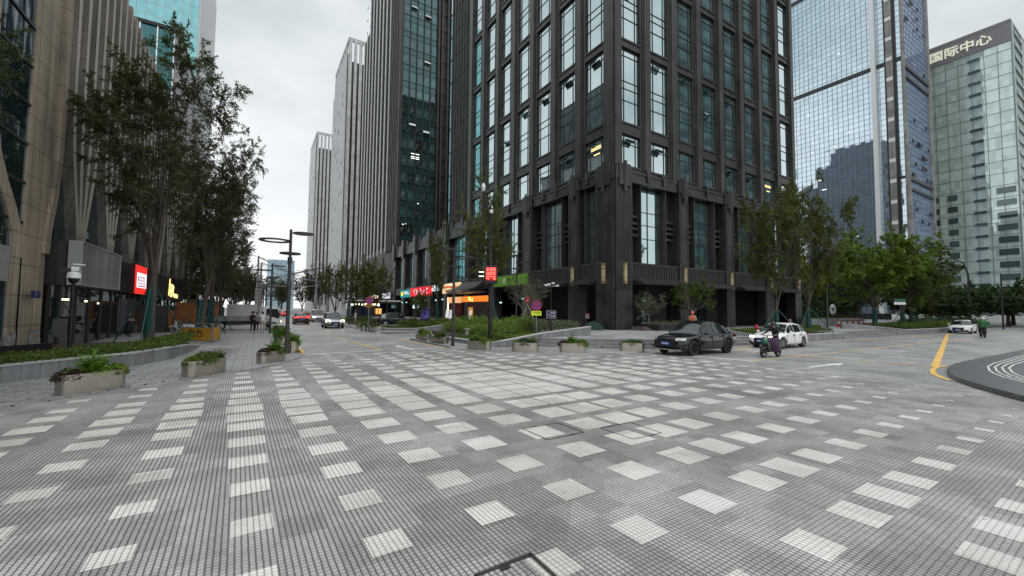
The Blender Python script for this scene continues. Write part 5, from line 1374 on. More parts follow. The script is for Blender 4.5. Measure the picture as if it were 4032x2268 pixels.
SEDAN = dict(HATCH, len=4.7, wid=1.84, xf=1.40, xr=-1.35, wr=0.325, back=-1.85, wind=1.0,
    deck=[(-2.35, 0.86), (-2.2, 1.0), (-1.7, 1.0), (0.9, 0.96), (1.5, 0.91), (2.1, 0.78), (2.3, 0.66), (2.35, 0.58)],
    belt=[(-2.35, 0.76), (-1.6, 0.92), (0, 0.88), (1.2, 0.84), (2.2, 0.66), (2.35, 0.54)],
    gh=[(-1.15, 1.33, 0.53), (-0.7, 1.41, 0.56), (-0.1, 1.43, 0.57), (0.15, 1.41, 0.56), (0.32, 1.36, 0.55)],
    cuts=[(-1.45, -1.05), (-0.98, -0.2), (-0.12, 0.68)], grille=(0.34, 0.66, 0.42), hz=(0.58, 0.70), head=M_lens)
XOVER = dict(SUV, wid=1.92, wr=0.36, back=-2.1,
    gh=[(-1.85, 1.40, 0.56), (-1.2, 1.58, 0.60), (-0.4, 1.64, 0.62), (0.05, 1.63, 0.62), (0.35, 1.56, 0.60)], cuts=[(-1.85, -1.2), (-1.10, -0.28), (-0.20, 0.66)],
    grille=(0.42, 0.66, 0.46), hz=(0.62, 0.86), head=M_headon, pz=0.36, rim=M_riml)
MPV = dict(XOVER, len=4.9, wid=1.9, back=-2.42, wind=1.35, xf=1.5, xr=-1.5, plan=[(-2.45, 0.86), (-2.2, 0.97), (-1.5, 1.0), (1.3, 1.0), (2.1, 0.92), (2.4, 0.8), (2.45, 0.7)],
    deck=[(-2.45, 1.0), (-2.3, 1.06), (1.0, 1.06), (1.6, 1.0), (2.2, 0.86), (2.45, 0.7)], belt=[(-2.45, 0.92), (0, 0.98), (1.4, 0.94), (2.3, 0.76), (2.45, 0.6)],
    gh=[(-2.32, 1.74, 0.64), (-1.4, 1.86, 0.68), (-0.2, 1.88, 0.68), (0.4, 1.84, 0.67), (0.62, 1.78, 0.66)], cuts=[(-2.2, -1.2), (-1.1, -0.1), (0.0, 1.0)], hz=(0.72, 0.86), head=M_headw, tz=(0.85, 1.2))
car('black coupe crossover waiting at the white stop line, blue plate in front', (19.22, 13.42, 0), PI+0.02, 'car', M_pblack, dict(SUV, name='crossover_car', lip=M_chrome))
car('white hatchback waiting behind the black crossover, half hidden by a scooter rider', (27.35, 13.38, 0), PI+0.02, 'car', M_pwhite, dict(HATCH, name='hatchback_car'))
car('white sedan coming along the far right lane with a dark open grille', (66.9, 13.6, 0), PI+0.06, 'car', M_pwhite, dict(SEDAN, name='sedan_car'))
car('silver crossover with yellow lit headlamps coming down the street', (7.2, 48.7, 0), -PI/2-0.02, 'car', M_psilver, dict(XOVER, name='crossover_car'))
car('dark red sedan with a lit tail bar driving away up the street', (5.15, 61.0, 0), PI/2, 'car', M_pdark, dict(SEDAN, name='sedan_car', tail=M_tail, lightbar=True, tz=(0.80, 0.96)))
car('cream minivan coming down the street behind the silver crossover', (8.05, 68.8, 0), -PI/2, 'car', M_pvan, dict(MPV, name='minivan'))
car('orange car with lit tail lamps following the dark red sedan', (7.2, 79.5, 0), PI/2, 'car', M_porange, dict(HATCH, name='hatchback_car', tail=M_tail))
car('bright red car with glowing tail lamps, farthest of the left lane', (5.0, 97.5, 0), PI/2, 'car', M_pred, dict(XOVER, name='crossover_car', tail=M_tail, lightbar=True, tz=(0.80, 1.0)))
car('black estate car standing in the side road before the shops, tail towards the street', (14.5, 49.7, 0), R(-8), 'car', M_pblack, dict(XOVER, name='estate_car', head=M_lens))
car('pale car far up the street, above the roof of the dark red sedan', (6.4, 116, 0), -PI/2, 'car', M_pwhite, dict(SEDAN, name='sedan_car', head=M_headw))

# white flatbed truck across the pavement
tk = thing('flatbed_truck', 'white flatbed truck crossing the left pavement behind the pedestrians', 'truck', (1.0, 46.6, 0), R(2), None)
M_tkw = paint('truck white paint', (0.62, 0.63, 0.64), 0.35)
def loft(secs, mb):
    m = len(secs[0])
    k = len(mb.v)
    for s in secs: mb.v += s
    for i in range(len(secs)-1):
        for j in range(m): mb.f.append((k+i*m+j, k+i*m+(j+1) % m, k+(i+1)*m+(j+1) % m, k+(i+1)*m+j)); mb.mi.append(mb.m)
    mb.f.append(tuple(k+j for j in range(m-1, -1, -1))); mb.f.append(tuple(k+(len(secs)-1)*m+j for j in range(m))); mb.mi += [mb.m]*2
    return mb
prof = [(-0.75, 0.55), (0.72, 0.55), (0.80, 0.9), (0.78, 1.25), (0.52, 2.05), (0.38, 2.18), (-0.70, 2.20), (-0.75, 2.1)]
cab = loft([[(x, y, z) for x, z in prof] for y in (-0.92, -0.88, 0.88, 0.92)], MB())
obj('cab', cab, M_tkw, tk, 30, bevel=0.04)
obj('windscreen', MB().face([(0.785, -0.8, 1.30), (0.785, 0.8, 1.30), (0.545, 0.76, 2.0), (0.545, -0.76, 2.0)]), M_carglass, tk)
for s in (-1, 1):
    q = [(-0.45, s*0.925, 1.25), (0.05, s*0.925, 1.22), (0.60, s*0.925, 1.02), (0.66, s*0.925, 1.3), (0.47, s*0.925, 1.95), (-0.45, s*0.925, 1.97)]
    obj('side_window', MB().face(q if s < 0 else q[::-1]), M_carglass, tk)
    obj('headlight', MB().box(0.72, s*0.5-0.15, 0.72, 0.83, s*0.5+0.15, 0.9), M_headon, tk)
    obj('mirror', MB().box(0.62, s*1.05-0.08, 1.35, 0.72, s*1.05+0.08, 1.75).tube([(0.6, s*0.9, 1.8), (0.67, s*1.05, 1.72)], 0.02, 5), M_plas, tk)
fb = MB().box(-5.3, -0.98, 0.84, -0.85, 0.98, 0.96); fb.box(-5.3, -1.0, 0.92, -0.85, -0.95, 1.26).box(-5.3, 0.95, 0.92, -0.85, 1.0, 1.26).box(-5.33, -1.0, 0.92, -5.27, 1.0, 1.26)
for k in range(9): fb.box(-5.2+0.52*k, -1.02, 0.90, -5.15+0.52*k, -0.99, 1.26)
obj('flatbed', fb, mat('grey truck bed', (0.22, 0.22, 0.225), 0.55, nz=0.2, ns=2), tk)
obj('headboard', MB().box(-0.92, -0.96, 0.9, -0.84, 0.96, 2.25), M_tkw, tk)
obj('chassis', MB().box(-5.0, -0.42, 0.5, 0.6, 0.42, 0.82).box(-3.4, -0.9, 0.48, -2.2, -0.5, 0.8), M_plas, tk)
ty, rm = wheel_meshes(0.38, 0.26, M_riml)
for x in (0.12, -3.9):
    for s in (-1, 1):
        w_ = obj('wheel', MB().lathe([(0.001, 0), (0.26, 0), (0.26, 0.1), (0.001, 0.1)], 12, axis='y'), M_plas, tk, loc=(x, s*0.84, 0.38), rz=0 if s < 0 else PI)
        obj('tyre', ty, None, w_); obj('rim', rm, None, w_)
tk.location = (1.35, 46.2, 0.0)

# ---- scooters
def scooter(label, loc, rz, paintm, group=None, box=None, name='scooter', sc=1.0, apron=None, basket=None):
    t = thing(name, label, 'scooter', loc, rz, group); t.scale = (sc,)*3
    ty, rm = wheel_meshes(0.23, 0.10, M_riml, 3)
    for x in (0.60, -0.58):
        w_ = obj('wheel', MB().lathe([(0.001, -0.04), (0.05, -0.04), (0.05, 0.04), (0.001, 0.04)], 8, axis='y'), M_plas, t, loc=(x, 0, 0.23)); obj('tyre', ty, None, w_); obj('rim', rm, None, w_)
    b = MB()
    def sec(x, w, z0, z1): return [(x, -w, z0), (x, -w*0.9, z1), (x, w*0.9, z1), (x, w, z0)]
    loft([sec(-0.88, 0.05, 0.58, 0.68), sec(-0.70, 0.13, 0.42, 0.72), sec(-0.35, 0.15, 0.30, 0.72), sec(-0.15, 0.15, 0.24, 0.62), sec(-0.08, 0.15, 0.24, 0.33), sec(0.30, 0.15, 0.24, 0.32)], b)
    loft([[(0.30, -0.17, 0.30), (0.30, 0.17, 0.30), (0.40, 0.14, 0.30), (0.40, -0.14, 0.30)], [(0.36, -0.19, 0.6), (0.36, 0.19, 0.6), (0.47, 0.14, 0.6), (0.47, -0.14, 0.6)], [(0.26, -0.12, 0.92), (0.26, 0.12, 0.92), (0.36, 0.09, 0.92), (0.36, -0.09, 0.92)]], b)
    loft([sec(0.42, 0.08, 0.40, 0.46), sec(0.60, 0.09, 0.46, 0.52), sec(0.80, 0.06, 0.38, 0.42)], b)
    obj('body', b, paintm, t, 50)
    obj('seat', loft([sec(-0.80, 0.10, 0.70, 0.80), sec(-0.5, 0.15, 0.71, 0.80), sec(-0.15, 0.12, 0.66, 0.76)], MB()), M_plas, t, 60)
    hb = MB().tube([(0.45, 0, 0.35), (0.60, 0, 0.23)], 0.03, 6).tube([(0.30, 0, 0.9), (0.24, 0, 1.0)], 0.025, 6).tube([(0.16, -0.34, 1.04), (0.22, -0.2, 1.0), (0.24, 0, 1.0), (0.22, 0.2, 1.0), (0.16, 0.34, 1.04)], 0.018, 6)
    obj('handlebar', hb, M_plas, t, 60)
    for s in (-1, 1): obj('mirror', MB().tube([(0.24, s*0.2, 1.0), (0.30, s*0.28, 1.22)], 0.008, 5).ell((0.30, s*0.29, 1.25), (0.015, 0.06, 0.045), 8, 5), M_plas, t, 60)
    obj('headlight', MB().ell((0.40, 0, 0.86), (0.06, 0.07, 0.06), 8, 6), M_lens, t, 180)
    if box:
        obj('delivery_box', MB().box(-1.0, -0.26, 0.82, -0.48, 0.26, 1.30), box, t, bevel=0.03)
    if apron:
        a = MB()
        secs = []
        for z, x, w in ((0.92, 0.28, 0.30), (0.80, 0.36, 0.34), (0.6, 0.30, 0.33), (0.35, 0.12, 0.30), (0.26, 0.02, 0.26)):
            secs.append([(x-0.46, -w*0.9, z), (x-0.12, -w, z-0.02), (x+0.05, -w*0.45, z), (x+0.08, 0, z), (x+0.05, w*0.45, z), (x-0.12, w, z-0.02), (x-0.46, w*0.9, z), (x-0.30, w*0.8, z), (x-0.08, w*0.85, z), (x+0.02, 0, z), (x-0.08, -w*0.85, z), (x-0.30, -w*0.8, z)])
        loft(secs, a); obj('windproof_apron', a, apron, t, 70)
    if basket: obj('shopping_bag', MB().ell((0.56, 0.05, 0.74), (0.14, 0.15, 0.13), 8, 6, 0.12, random.Random(2)), basket, t, 180)
    return t
M_scw = paint('white scooter paint', (0.55, 0.56, 0.57), 0.3); M_scd = paint('dark scooter paint', (0.03, 0.028, 0.032), 0.3)
M_apron = mat('purple apron cloth', (0.062, 0.022, 0.070), 0.75, nz=0.35, ns=6, bump=0.3, bs=14)
scooter('dark electric scooter with a purple wind apron crossing in front of the white hatchback', (20.80, 10.55, 0), PI-0.04, M_scd, apron=M_apron, basket=mat('green bag', (0.02, 0.13, 0.075), 0.6))
scooter('white scooter parked beside the barrier in front of the restaurant', (-5.1, 43.5, 0.03), PI+0.5, M_scw)
scooter('silver scooter parked beside the wrapped tree trunk behind the barrier', (-3.9, 41.6, 0.03), 0.3, M_scw)
scooter('green delivery scooter with a box riding away on the far right road', (56.9, 10.3, 0), 0.35, M_scd, box=mat('green delivery box', (0.02, 0.11, 0.03), 0.5), sc=1.12)
# ------------------------------------------------------------------ people
def cloth(name, c): return mat('cloth '+name, c, 0.85, nz=0.22, ns=9, bump=0.25, bs=30)
M_skin = mat('skin', (0.42, 0.26, 0.19), 0.55, nz=0.08, ns=20)
M_hair = mat('black hair', (0.012, 0.010, 0.009), 0.5, nz=0.3, ns=60)
M_shoe_w = cloth('white shoe', (0.62, 0.62, 0.60)); M_shoe_b = cloth('black shoe', (0.015, 0.015, 0.016))
JOINTS = dict(pelvis=(0, 0, .94), spine=(0.01, 0, 1.10), chest=(0.0, 0, 1.27), neck=(-0.005, 0, 1.44), throat=(0.012, 0, 1.50), head=(0.025, 0, 1.585), crown=(0.02, 0, 1.66), nose=(0.118, 0, 1.575),
    hipL=(0, .085, .90), kneeL=(.02, .10, .49), ankleL=(-.02, .11, .09), toeL=(.15, .13, .035), hipR=(0, -.085, .90), kneeR=(.02, -.10, .49), ankleR=(-.02, -.11, .09), toeR=(.15, -.13, .035),
    shL=(0, .165, 1.385), elL=(-.01, .22, 1.12), wrL=(.06, .24, .89), shR=(0, -.165, 1.385), elR=(-.01, -.22, 1.12), wrR=(.06, -.24, .89))
RAD = dict(pelvis=(.115, .15), spine=(.095, .13), chest=(.105, .155), neck=(.05, .055), throat=(.045, .05), head=(.088, .078), crown=(.07, .06), nose=(.012, .012),
    hip=(.085, .085), knee=(.058, .058), ankle=(.04, .04), toe=(.028, .04), sh=(.058, .058), el=(.042, .042), wr=(.028, .028))
EDG = [('pelvis', 'spine'), ('spine', 'chest'), ('chest', 'neck'), ('neck', 'throat'), ('throat', 'head'), ('head', 'crown'), ('head', 'nose'), ('pelvis', 'hipL'), ('hipL', 'kneeL'), ('kneeL', 'ankleL'), ('ankleL', 'toeL'),
    ('pelvis', 'hipR'), ('hipR', 'kneeR'), ('kneeR', 'ankleR'), ('ankleR', 'toeR'), ('chest', 'shL'), ('shL', 'elL'), ('elL', 'wrL'), ('chest', 'shR'), ('shR', 'elR'), ('elR', 'wrR')]
def person(label, loc, rz, top, legs, shoes, pose=None, hair='short', short_sleeve=True, skirt=None, h=1.0, group=None, fat=1.0, hairm=None):
    J = {k: Vector(v) for k, v in JOINTS.items()}
    for k, v in (pose or {}).items():
        if k == 'shift':
            continue
        J[k] = Vector(v)
    names = list(J); vs = [J[n] for n in names]; es = [(names.index(a), names.index(b)) for a, b in EDG]
    rad = [tuple(x*(fat if n in ('pelvis', 'spine', 'chest') else 1) for x in RAD[n if n in RAD else n[:-1]]) for n in names]
    cls = {}
    for n in names:
        b = n if n in RAD else n[:-1]
        cls[n] = b
    for s in 'LR':                                        # palm, five curled fingers of different lengths
        w, e = J['wr'+s], J['el'+s]; d = (w-e).normalized(); sd = Vector((0, 0, 1)).cross(d)
        sd = (sd if sd.length > 0.2 else Vector((1, 0, 0))).normalized(); dn = d.cross(sd).normalized()
        wi = names.index('wr'+s)
        vs.append(w+d*0.07); rad.append((.030, .016)); pi = len(vs)-1; es.append((wi, pi)); names.append('palm'+s); cls['palm'+s] = 'hand'
        for k, ln in enumerate((0.060, 0.074, 0.080, 0.072, 0.056)):
            off = (k-2)*0.017; root = w+d*(0.035 if k == 0 else 0.085)+sd*(off*(2.0 if k == 0 else 1)); dd = (d*(0.6 if k == 0 else 1)+sd*(-0.7 if k == 0 else 0)).normalized()
            p1 = root+dd*ln*0.5; p2 = p1+(dd*0.8+dn*0.5).normalized()*ln*0.5
            i0 = len(vs); vs += [root, p1, p2]; rad += [(.010, .010), (.009, .009), (.008, .008)]; es += [(pi, i0), (i0, i0+1), (i0+1, i0+2)]
            for q in range(3): names.append('f%s%d%d' % (s, k, q)); cls[names[-1]] = 'hand'
    me = bpy.data.meshes.new('person'); me.from_pydata([v.to_tuple() for v in vs], es, [])
    o = bpy.data.objects.new('person', me); C.objects.link(o)
    o.modifiers.new('skin', 'SKIN'); ss = o.modifiers.new('sub', 'SUBSURF'); ss.levels = 1; ss.render_levels = 1
    sv = me.skin_vertices[0].data
    for i, rr_ in enumerate(rad): sv[i].radius = rr_; sv[i].use_root = (i == 0)
    dg = bpy.context.evaluated_depsgraph_get(); dg.update()
    m2 = bpy.data.meshes.new_from_object(o.evaluated_get(dg)); bpy.data.objects.remove(o)
    m2.name = 'person'; m2.materials.clear()
    for m in (M_skin, top, legs, shoes): m2.materials.append(m)
    segs = [(vs[a], vs[b], names[a], names[b]) for a, b in es]
    mi = []
    for p in m2.polygons:
        c = p.center; best = None
        for a, b, na, nb in segs:
            ab = b-a; t = max(0, min(1, (c-a).dot(ab)/max(ab.length_squared, 1e-9))); d = (c-(a+ab*t)).length
            if best is None or d < best[0]: best = (d, t, na, nb)
        d, t, na, nb = best; ca, cb = cls[na], cls[nb]
        if 'hand' in (ca, cb): k = 0
        elif ca in ('throat', 'head') or (ca == 'neck' and t > 0.2): k = 0
        elif ca == 'ankle' or (ca == 'knee' and t > 0.90): k = 3
        elif ca in ('hip', 'knee') or (ca == 'pelvis' and cb == 'hip') or (ca == 'pelvis' and t < 0.15): k = 2
        elif ca == 'el' or (ca == 'sh' and t > 0.75): k = 0 if short_sleeve else 1
        else: k = 1
        mi.append(k)
    m2.polygons.foreach_set('material_index', mi); m2.polygons.foreach_set('use_smooth', [True]*len(mi))
    o = bpy.data.objects.new('person', m2); C.objects.link(o); o.location = loc; o.rotation_euler = (0, 0, rz); o.scale = (h, h, h)
    tag(o, label, 'person', group)
    hd, cw = J['head'], J['crown']; up = (cw-hd).normalized(); fw = (J['nose']-hd); fw = (fw-up*fw.dot(up)).normalized(); sd = up.cross(fw)
    ey = MB()
    for s in (-1, 1): ey.ell((hd+fw*0.082+sd*s*0.032+up*0.012).to_tuple(), (.010, .012, .008), 6, 4)
    obj('eyes', ey, M_hair, o)
    mo = MB().ell((hd+fw*0.082-up*0.045).to_tuple(), (.008, .022, .007), 6, 4); obj('mouth', mo, mat('lips', (0.30, 0.11, 0.10), 0.5), o)
    ea = MB()
    for s in (-1, 1): ea.ell((hd+sd*s*0.08-fw*0.005).to_tuple(), (.018, .010, .030), 6, 5)
    obj('ears', ea, M_skin, o)
    c = hd+up*0.035-fw*0.012
    if hair in ('short', 'long'):
        hb = MB(); rr_ = random.Random(len(label)); hb.ell((0, 0, 0), (.102, .095, .085), 14, 9, 0.05, rr_)
        hb.v = [(c+fw*v[0]+sd*v[1]+up*(v[2] if v[2] > -0.02 or v[0] < 0.0 else -0.02)).to_tuple() for v in hb.v]
        if hair == 'long': hb.ell((c-fw*0.06-up*0.14).to_tuple(), (.055, .085, .15), 12, 8, 0.06, rr_)
        obj('hair', hb, hairm or M_hair, o, 60)
    elif hair == 'bald':
        pass
    else:                                                # helmet or cap of the given material
        hm = MB(); hm.lathe([(0.001, .128), (.05, .120), (.09, .09), (.112, .045), (.117, 0.0), (.112, -.045)], 16)
        hm.v = [(c+fw*v[0]*1.1+sd*v[1]+up*(v[2]-0.01)).to_tuple() for v in hm.v]
        obj('helmet', hm, hair, o, 60)
        vz = MB().box(.08, -.07, -0.005, .175, .07, .012); vz.v = [(c+fw*v[0]+sd*v[1]+up*v[2]).to_tuple() for v in vz.v]; obj('visor', vz, hair, o)
    if skirt:
        sk = MB().lathe([(.15, 1.02), (.17, .9), (.21, .65), (.25, .36), (.24, .34)], 18); obj('skirt', sk, skirt, o, 60)
    return o
K = cloth('black', (0.012, 0.012, 0.013)); Wt = cloth('white', (0.66, 0.66, 0.67)); Bg = cloth('beige', (0.36, 0.28, 0.20)); Gy = cloth('grey', (0.22, 0.22, 0.24)); Nv = cloth('navy', (0.02, 0.025, 0.05))
M_pav = cloth('pale', (0.45, 0.45, 0.44))
p = person('person in black with a black backpack and dark cap, standing on the left pavement', (-0.10, 39.9, 0.03), R(62), K, K, M_shoe_w, dict(wrR=(.16, -.22, .98), wrL=(.2, .16, 1.02), elL=(.04, .24, 1.12)), hair=mat('dark cap', (0.02, 0.014, 0.012), 0.8), group='pedestrians beside the truck', h=1.02)
obj('backpack', MB().ell((-0.19, 0, 1.20), (.12, .16, .24), 12, 8), K, p, 180)
person('person in a grey shirt and black trousers, half hidden among the pedestrians', (0.18, 40.6, 0.03), R(-60), Gy, K, M_shoe_w, dict(elR=(.10, -.24, 1.16), wrR=(.30, -.12, 1.20)), group='pedestrians beside the truck', h=0.99)
person('person in a white shirt and beige trousers reaching an arm, beside the truck', (0.58, 39.2, 0.03), R(88), Wt, Bg, M_shoe_w, dict(elL=(.10, .33, 1.27), wrL=(.22, .48, 1.20), elR=(-.02, -.25, 1.14), wrR=(.02, -.29, .92)), group='pedestrians beside the truck', h=1.02)
person('person with long dark hair in a pale top, rightmost of the group by the truck', (0.98, 40.6, 0.03), R(-95), M_pav, Nv, M_shoe_w, dict(elR=(.08, -.20, 1.14), wrR=(.22, -.08, 1.22)), hair='long', group='pedestrians beside the truck', h=0.95)
person('person in a white shirt and grey trousers standing beside the silver crossover', (9.15, 46.6, 0.1), R(170), Wt, Gy, M_shoe_w, dict(wrL=(.22, .14, 1.05), elL=(.06, .24, 1.14)))
person('person in a long black dress with folded arms outside the red sign shop', (-7.15, 37.5, 0.03), R(-20), K, K, M_shoe_b, dict(elL=(.10, .25, 1.16), wrL=(.24, -.02, 1.17), elR=(.10, -.25, 1.14), wrR=(.26, .03, 1.12)), hair='short', hairm=mat('brown hair', (0.06, 0.025, 0.015), 0.6), skirt=K)
M_hel = mat('dark helmet', (0.02, 0.02, 0.024), 0.25); M_orh = mat('coral helmet', (0.62, 0.13, 0.10), 0.35); M_wgh = mat('white helmet', (0.62, 0.66, 0.60), 0.3)
ride = dict(pelvis=(-.42, 0, .86), spine=(-.40, 0, 1.02), chest=(-.34, 0, 1.20), neck=(-.30, 0, 1.36), throat=(-.28, 0, 1.42), head=(-.255, 0, 1.50), crown=(-.26, 0, 1.575), nose=(-.162, 0, 1.49),
    hipL=(-.40, .09, .84), kneeL=(.02, .15, .80), ankleL=(.06, .13, .40), toeL=(.22, .14, .34), hipR=(-.40, -.09, .84), kneeR=(.02, -.15, .80), ankleR=(.06, -.13, .40), toeR=(.22, -.14, .34),
    shL=(-.33, .165, 1.31), elL=(-.12, .30, 1.12), wrL=(.10, .31, 1.05), shR=(-.33, -.165, 1.31), elR=(-.12, -.30, 1.12), wrR=(.10, -.31, 1.05))
person('person in a black top and dark helmet riding the purple aproned scooter', (20.80, 10.55, 0.0), PI-0.04, K, K, M_shoe_b, ride, hair=M_hel, short_sleeve=False)
gr_ = cloth('green', (0.05, 0.20, 0.03))
person('person in a green jacket and white helmet riding the delivery scooter', (56.9, 10.3, 0.0), 0.35, gr_, K, M_shoe_b, ride, hair=M_wgh, short_sleeve=False, h=1.12)
orv = cloth('orange vest', (0.50, 0.13, 0.06))
o = person('person in an orange vest and coral helmet standing on the terrace behind the black crossover', (25.3, 17.85, 0.447), R(20), cloth('cream shirt', (0.52, 0.45, 0.33)), K, M_shoe_b, dict(elL=(.06, .24, 1.14), wrL=(.26, .12, 1.10), elR=(.06, -.24, 1.14), wrR=(.28, -.12, 1.08)), hair=M_orh, short_sleeve=False, h=0.97)
vs_ = MB().lathe([(.001, 1.02), (.165, 1.02), (.172, 1.15), (.185, 1.3), (.15, 1.40), (.07, 1.44)], 18); vs_.v = [(x*0.72, y*1.08, z) for x, y, z in vs_.v]; obj('vest', vs_, orv, o, 60)
person('person with a shaved head in a grey shirt behind the roof of the white hatchback', (30.95, 14.40, 0.0), R(200), Gy, Nv, M_shoe_b, hair='bald', h=1.0)
# ------------------------------------------------------------------ street furniture, signs, shops
M_pole = mat('dark grey pole', (0.052, 0.050, 0.052), 0.45, metal=0.3, nz=0.15, ns=3)
M_lampface = mat('lamp underside', (0.50, 0.50, 0.48), 0.5)
def disc_ring(mb, c, r1, r0, h, n=36):
    prof = [(r0, 0), (r1, 0), (r1, h), (r0, h), (r0, 0)] if r0 > 0 else [(0.001, 0), (r1, 0), (r1, h), (0.001, h)]
    mb.lathe(prof, n, c)
lamp = thing('street_lamp', 'tall street lamp with three flat ring heads at the left kerb, nearest of its row', 'street lamp', (1.29, 21.4, 0.03), 0, 'ring headed street lamps')
pl = MB().lathe([(0.001, 0), (0.10, 0), (0.10, 0.35), (0.085, 0.36), (0.080, 2.9), (0.072, 4.0), (0.062, 4.02), (0.058, 5.62), (0.001, 5.62)], 14); pl.lathe([(0.10, 4.05), (0.10, 4.35)], 14).lathe([(0.082, 2.85), (0.10, 2.9), (0.10, 3.15), (0.082, 3.2)], 14)
obj('pole', pl, M_pole, lamp, 40)
h1 = MB(); disc_ring(h1, (0.52, 0, 5.45), 0.44, 0, 0.05); h1.box(0, -0.03, 5.45, 0.12, 0.03, 5.5); obj('lamp_head', h1, M_pole, lamp, 40)
h2 = MB(); disc_ring(h2, (-0.62, 0, 5.03), 0.63, 0.48, 0.06); h2.box(-0.1, -0.03, 5.03, 0.0, 0.03, 5.09); obj('lamp_head', h2, M_pole, lamp, 40)
h3 = MB(); disc_ring(h3, (0, 0, 4.49), 0.43, 0.30, 0.06)
for a in range(3): h3.tube([(0, 0, 4.53), (0.36*math.cos(2.1*a), 0.36*math.sin(2.1*a), 4.53)], 0.02, 5)
obj('lamp_head', h3, M_pole, lamp, 40)
for i, (x, y, z, lb, rz) in enumerate([(1.12, 39.2, 0.03, 'ring headed street lamp at the left kerb beside the truck cab', 0.1), (1.10, 57.0, 0.03, 'ring headed street lamp at the left kerb, next after the truck', 0.3), (1.1, 74.5, 0.03, 'ring headed street lamp at the left kerb, last but one before the cable masts', 0), (1.1, 92, 0.03, 'ring headed street lamp at the left kerb, beside the cable masts', 0),
        (9.62, 22.05, 0.016, 'ring headed street lamp among the steel planters on the right kerb', PI), (9.7, 53, 0.1, 'ring headed street lamp on the right kerb before the rounded trees', PI), (9.7, 80, 0.1, 'ring headed street lamp on the right kerb near the kiosk', PI), (20.4, 32.5, 0.447, 'ring headed street lamp before the green shop sign', PI)]):
    dup(lamp, None, (x, y, z), rz, lb, 1.0 if i != 7 else (1.0, 1.0, 1.2))

# red text display on a black pole with a leaning camera arm
t = thing('display_pole', 'black pole with a red lit text display and a camera on a leaning arm', 'display pole', (12.3, 22.6, 0.25))
obj('pole', MB().lathe([(0.001, 0), (0.16, 0), (0.16, 0.05), (0.125, 0.06), (0.115, 4.2), (0.085, 4.25), (0.07, 7.75), (0.001, 7.8)], 16), M_black, t, 40)
arm = MB().tube([(0, 0, 7.4), (-0.12, 0.15, 7.9), (-0.34, 0.45, 9.5)], [0.05, 0.05, 0.035], 8); obj('arm', arm, M_black, t, 60)
obj('camera', MB().lathe([(0.05, 9.75), (0.12, 9.6), (0.14, 9.5), (0.12, 9.42), (0.10, 9.3), (0.06, 9.22)], 14, (-0.34, 0.45, 0)), M_white, t, 40)
obj('camera', MB().lathe([(0.001, 8.05), (0.09, 8.02), (0.12, 7.93), (0.11, 7.85), (0.07, 7.78)], 14), M_white, t, 40)
fa = R(-114)
bx = obj('display_box', MB().box(-0.40, -0.10, 3.40, 0.40, 0.12, 4.55), M_black, t, bevel=0.02); bx.rotation_euler = (0, 0, fa+PI/2); bx.location = (0.16*math.cos(fa), 0.16*math.sin(fa), 0)
sc_ = obj('screen', MB().box(-0.33, -0.115, 3.62, 0.33, -0.10, 4.42), mat('red lit screen', (0.20, 0.0, 0.0), 0.5, emit=(1.0, 0.0, 0.01), es=0.30), t); sc_.rotation_euler = bx.rotation_euler; sc_.location = bx.location
M_led = emis('red text light', (1.0, 0.10, 0.08), 3.2)
for k, s in enumerate(('本道路', '违停车', '均严管')):
    lettering(s, 0.245, M_led, t, (0.285*math.cos(fa), 0.285*math.sin(fa), 4.27-0.255*k), fa, 0.002, 0.004, width=0.60)
lb_ = obj('lit_strip', MB().box(-0.72, -0.02, 3.86, -0.42, 0.0, 3.91).box(-0.72, -0.02, 4.12, -0.42, 0.0, 4.17), emis('pale strip light', (1, 0.95, 0.7), 2.0), t); lb_.rotation_euler = bx.rotation_euler

# no-stopping signs
M_sred = mat('sign red', (0.42, 0.02, 0.04), 0.4); M_sblue = mat('sign blue', (0.02, 0.05, 0.36), 0.4); M_sfy = mat('fluorescent yellow', (0.62, 0.72, 0.02), 0.5, emit=(0.7, 0.85, 0.02), es=0.12); M_sblk = mat('sign lettering black', (0.02, 0.03, 0.01), 0.5)
def no_stop(label, loc, fa, zc, plate, h0=0.0, textm=None):
    t = thing('road_sign', label, 'road sign', loc, fa+PI/2)
    obj('post', MB().lathe([(0.04, h0), (0.04, zc+0.25), (0.001, zc+0.26)], 10, (0, 0.03, 0)), mat('grey sign post', (0.22, 0.23, 0.24), 0.4, metal=0.5), t, 40)
    d = MB().mat(0); d.lathe([(0.001, 0.0), (0.315, 0.0), (0.315, -0.02), (0.001, -0.02)], 32, (0, 0, zc), 'y')
    d.mat(1)
    for q in range(4):
        a0 = PI/2*q; pts = [(0.055*math.cos(a0), 0.055*math.sin(a0))]
        pts += [(0.245*math.cos(a0+R(-32+64*k/8)), 0.245*math.sin(a0+R(-32+64*k/8))) for k in range(9)]
        d.face([(x, -0.0225, zc+z) for x, z in pts])
    obj('disc', d, [M_sred, M_sblue], t)
    obj('plate', MB().box(-0.32, -0.02, zc-0.62, 0.32, 0.0, zc-0.34), plate, t)
    lettering('严管路段', 0.15, textm or M_sblk, t, (0, -0.022, zc-0.48), -PI/2, 0.001, 0.003, width=0.54)
    return t
no_stop('round red and blue no-stopping sign over a bright yellow plate in the bed', (15.25, 21.9, 0.25), R(-122), 2.12, M_sfy)
no_stop('dark no-stopping sign over an orange plate at the mouth of the side road', (8.8, 39.1, 0.1), R(-100), 2.72, mat('orange plate', (0.42, 0.15, 0.03), 0.5))
t = thing('camera_post', 'black post with a cluster of cameras and a dark blue white lettered sign board', 'camera post', (16.2, 21.65, 0.25), R(-122)+PI/2)
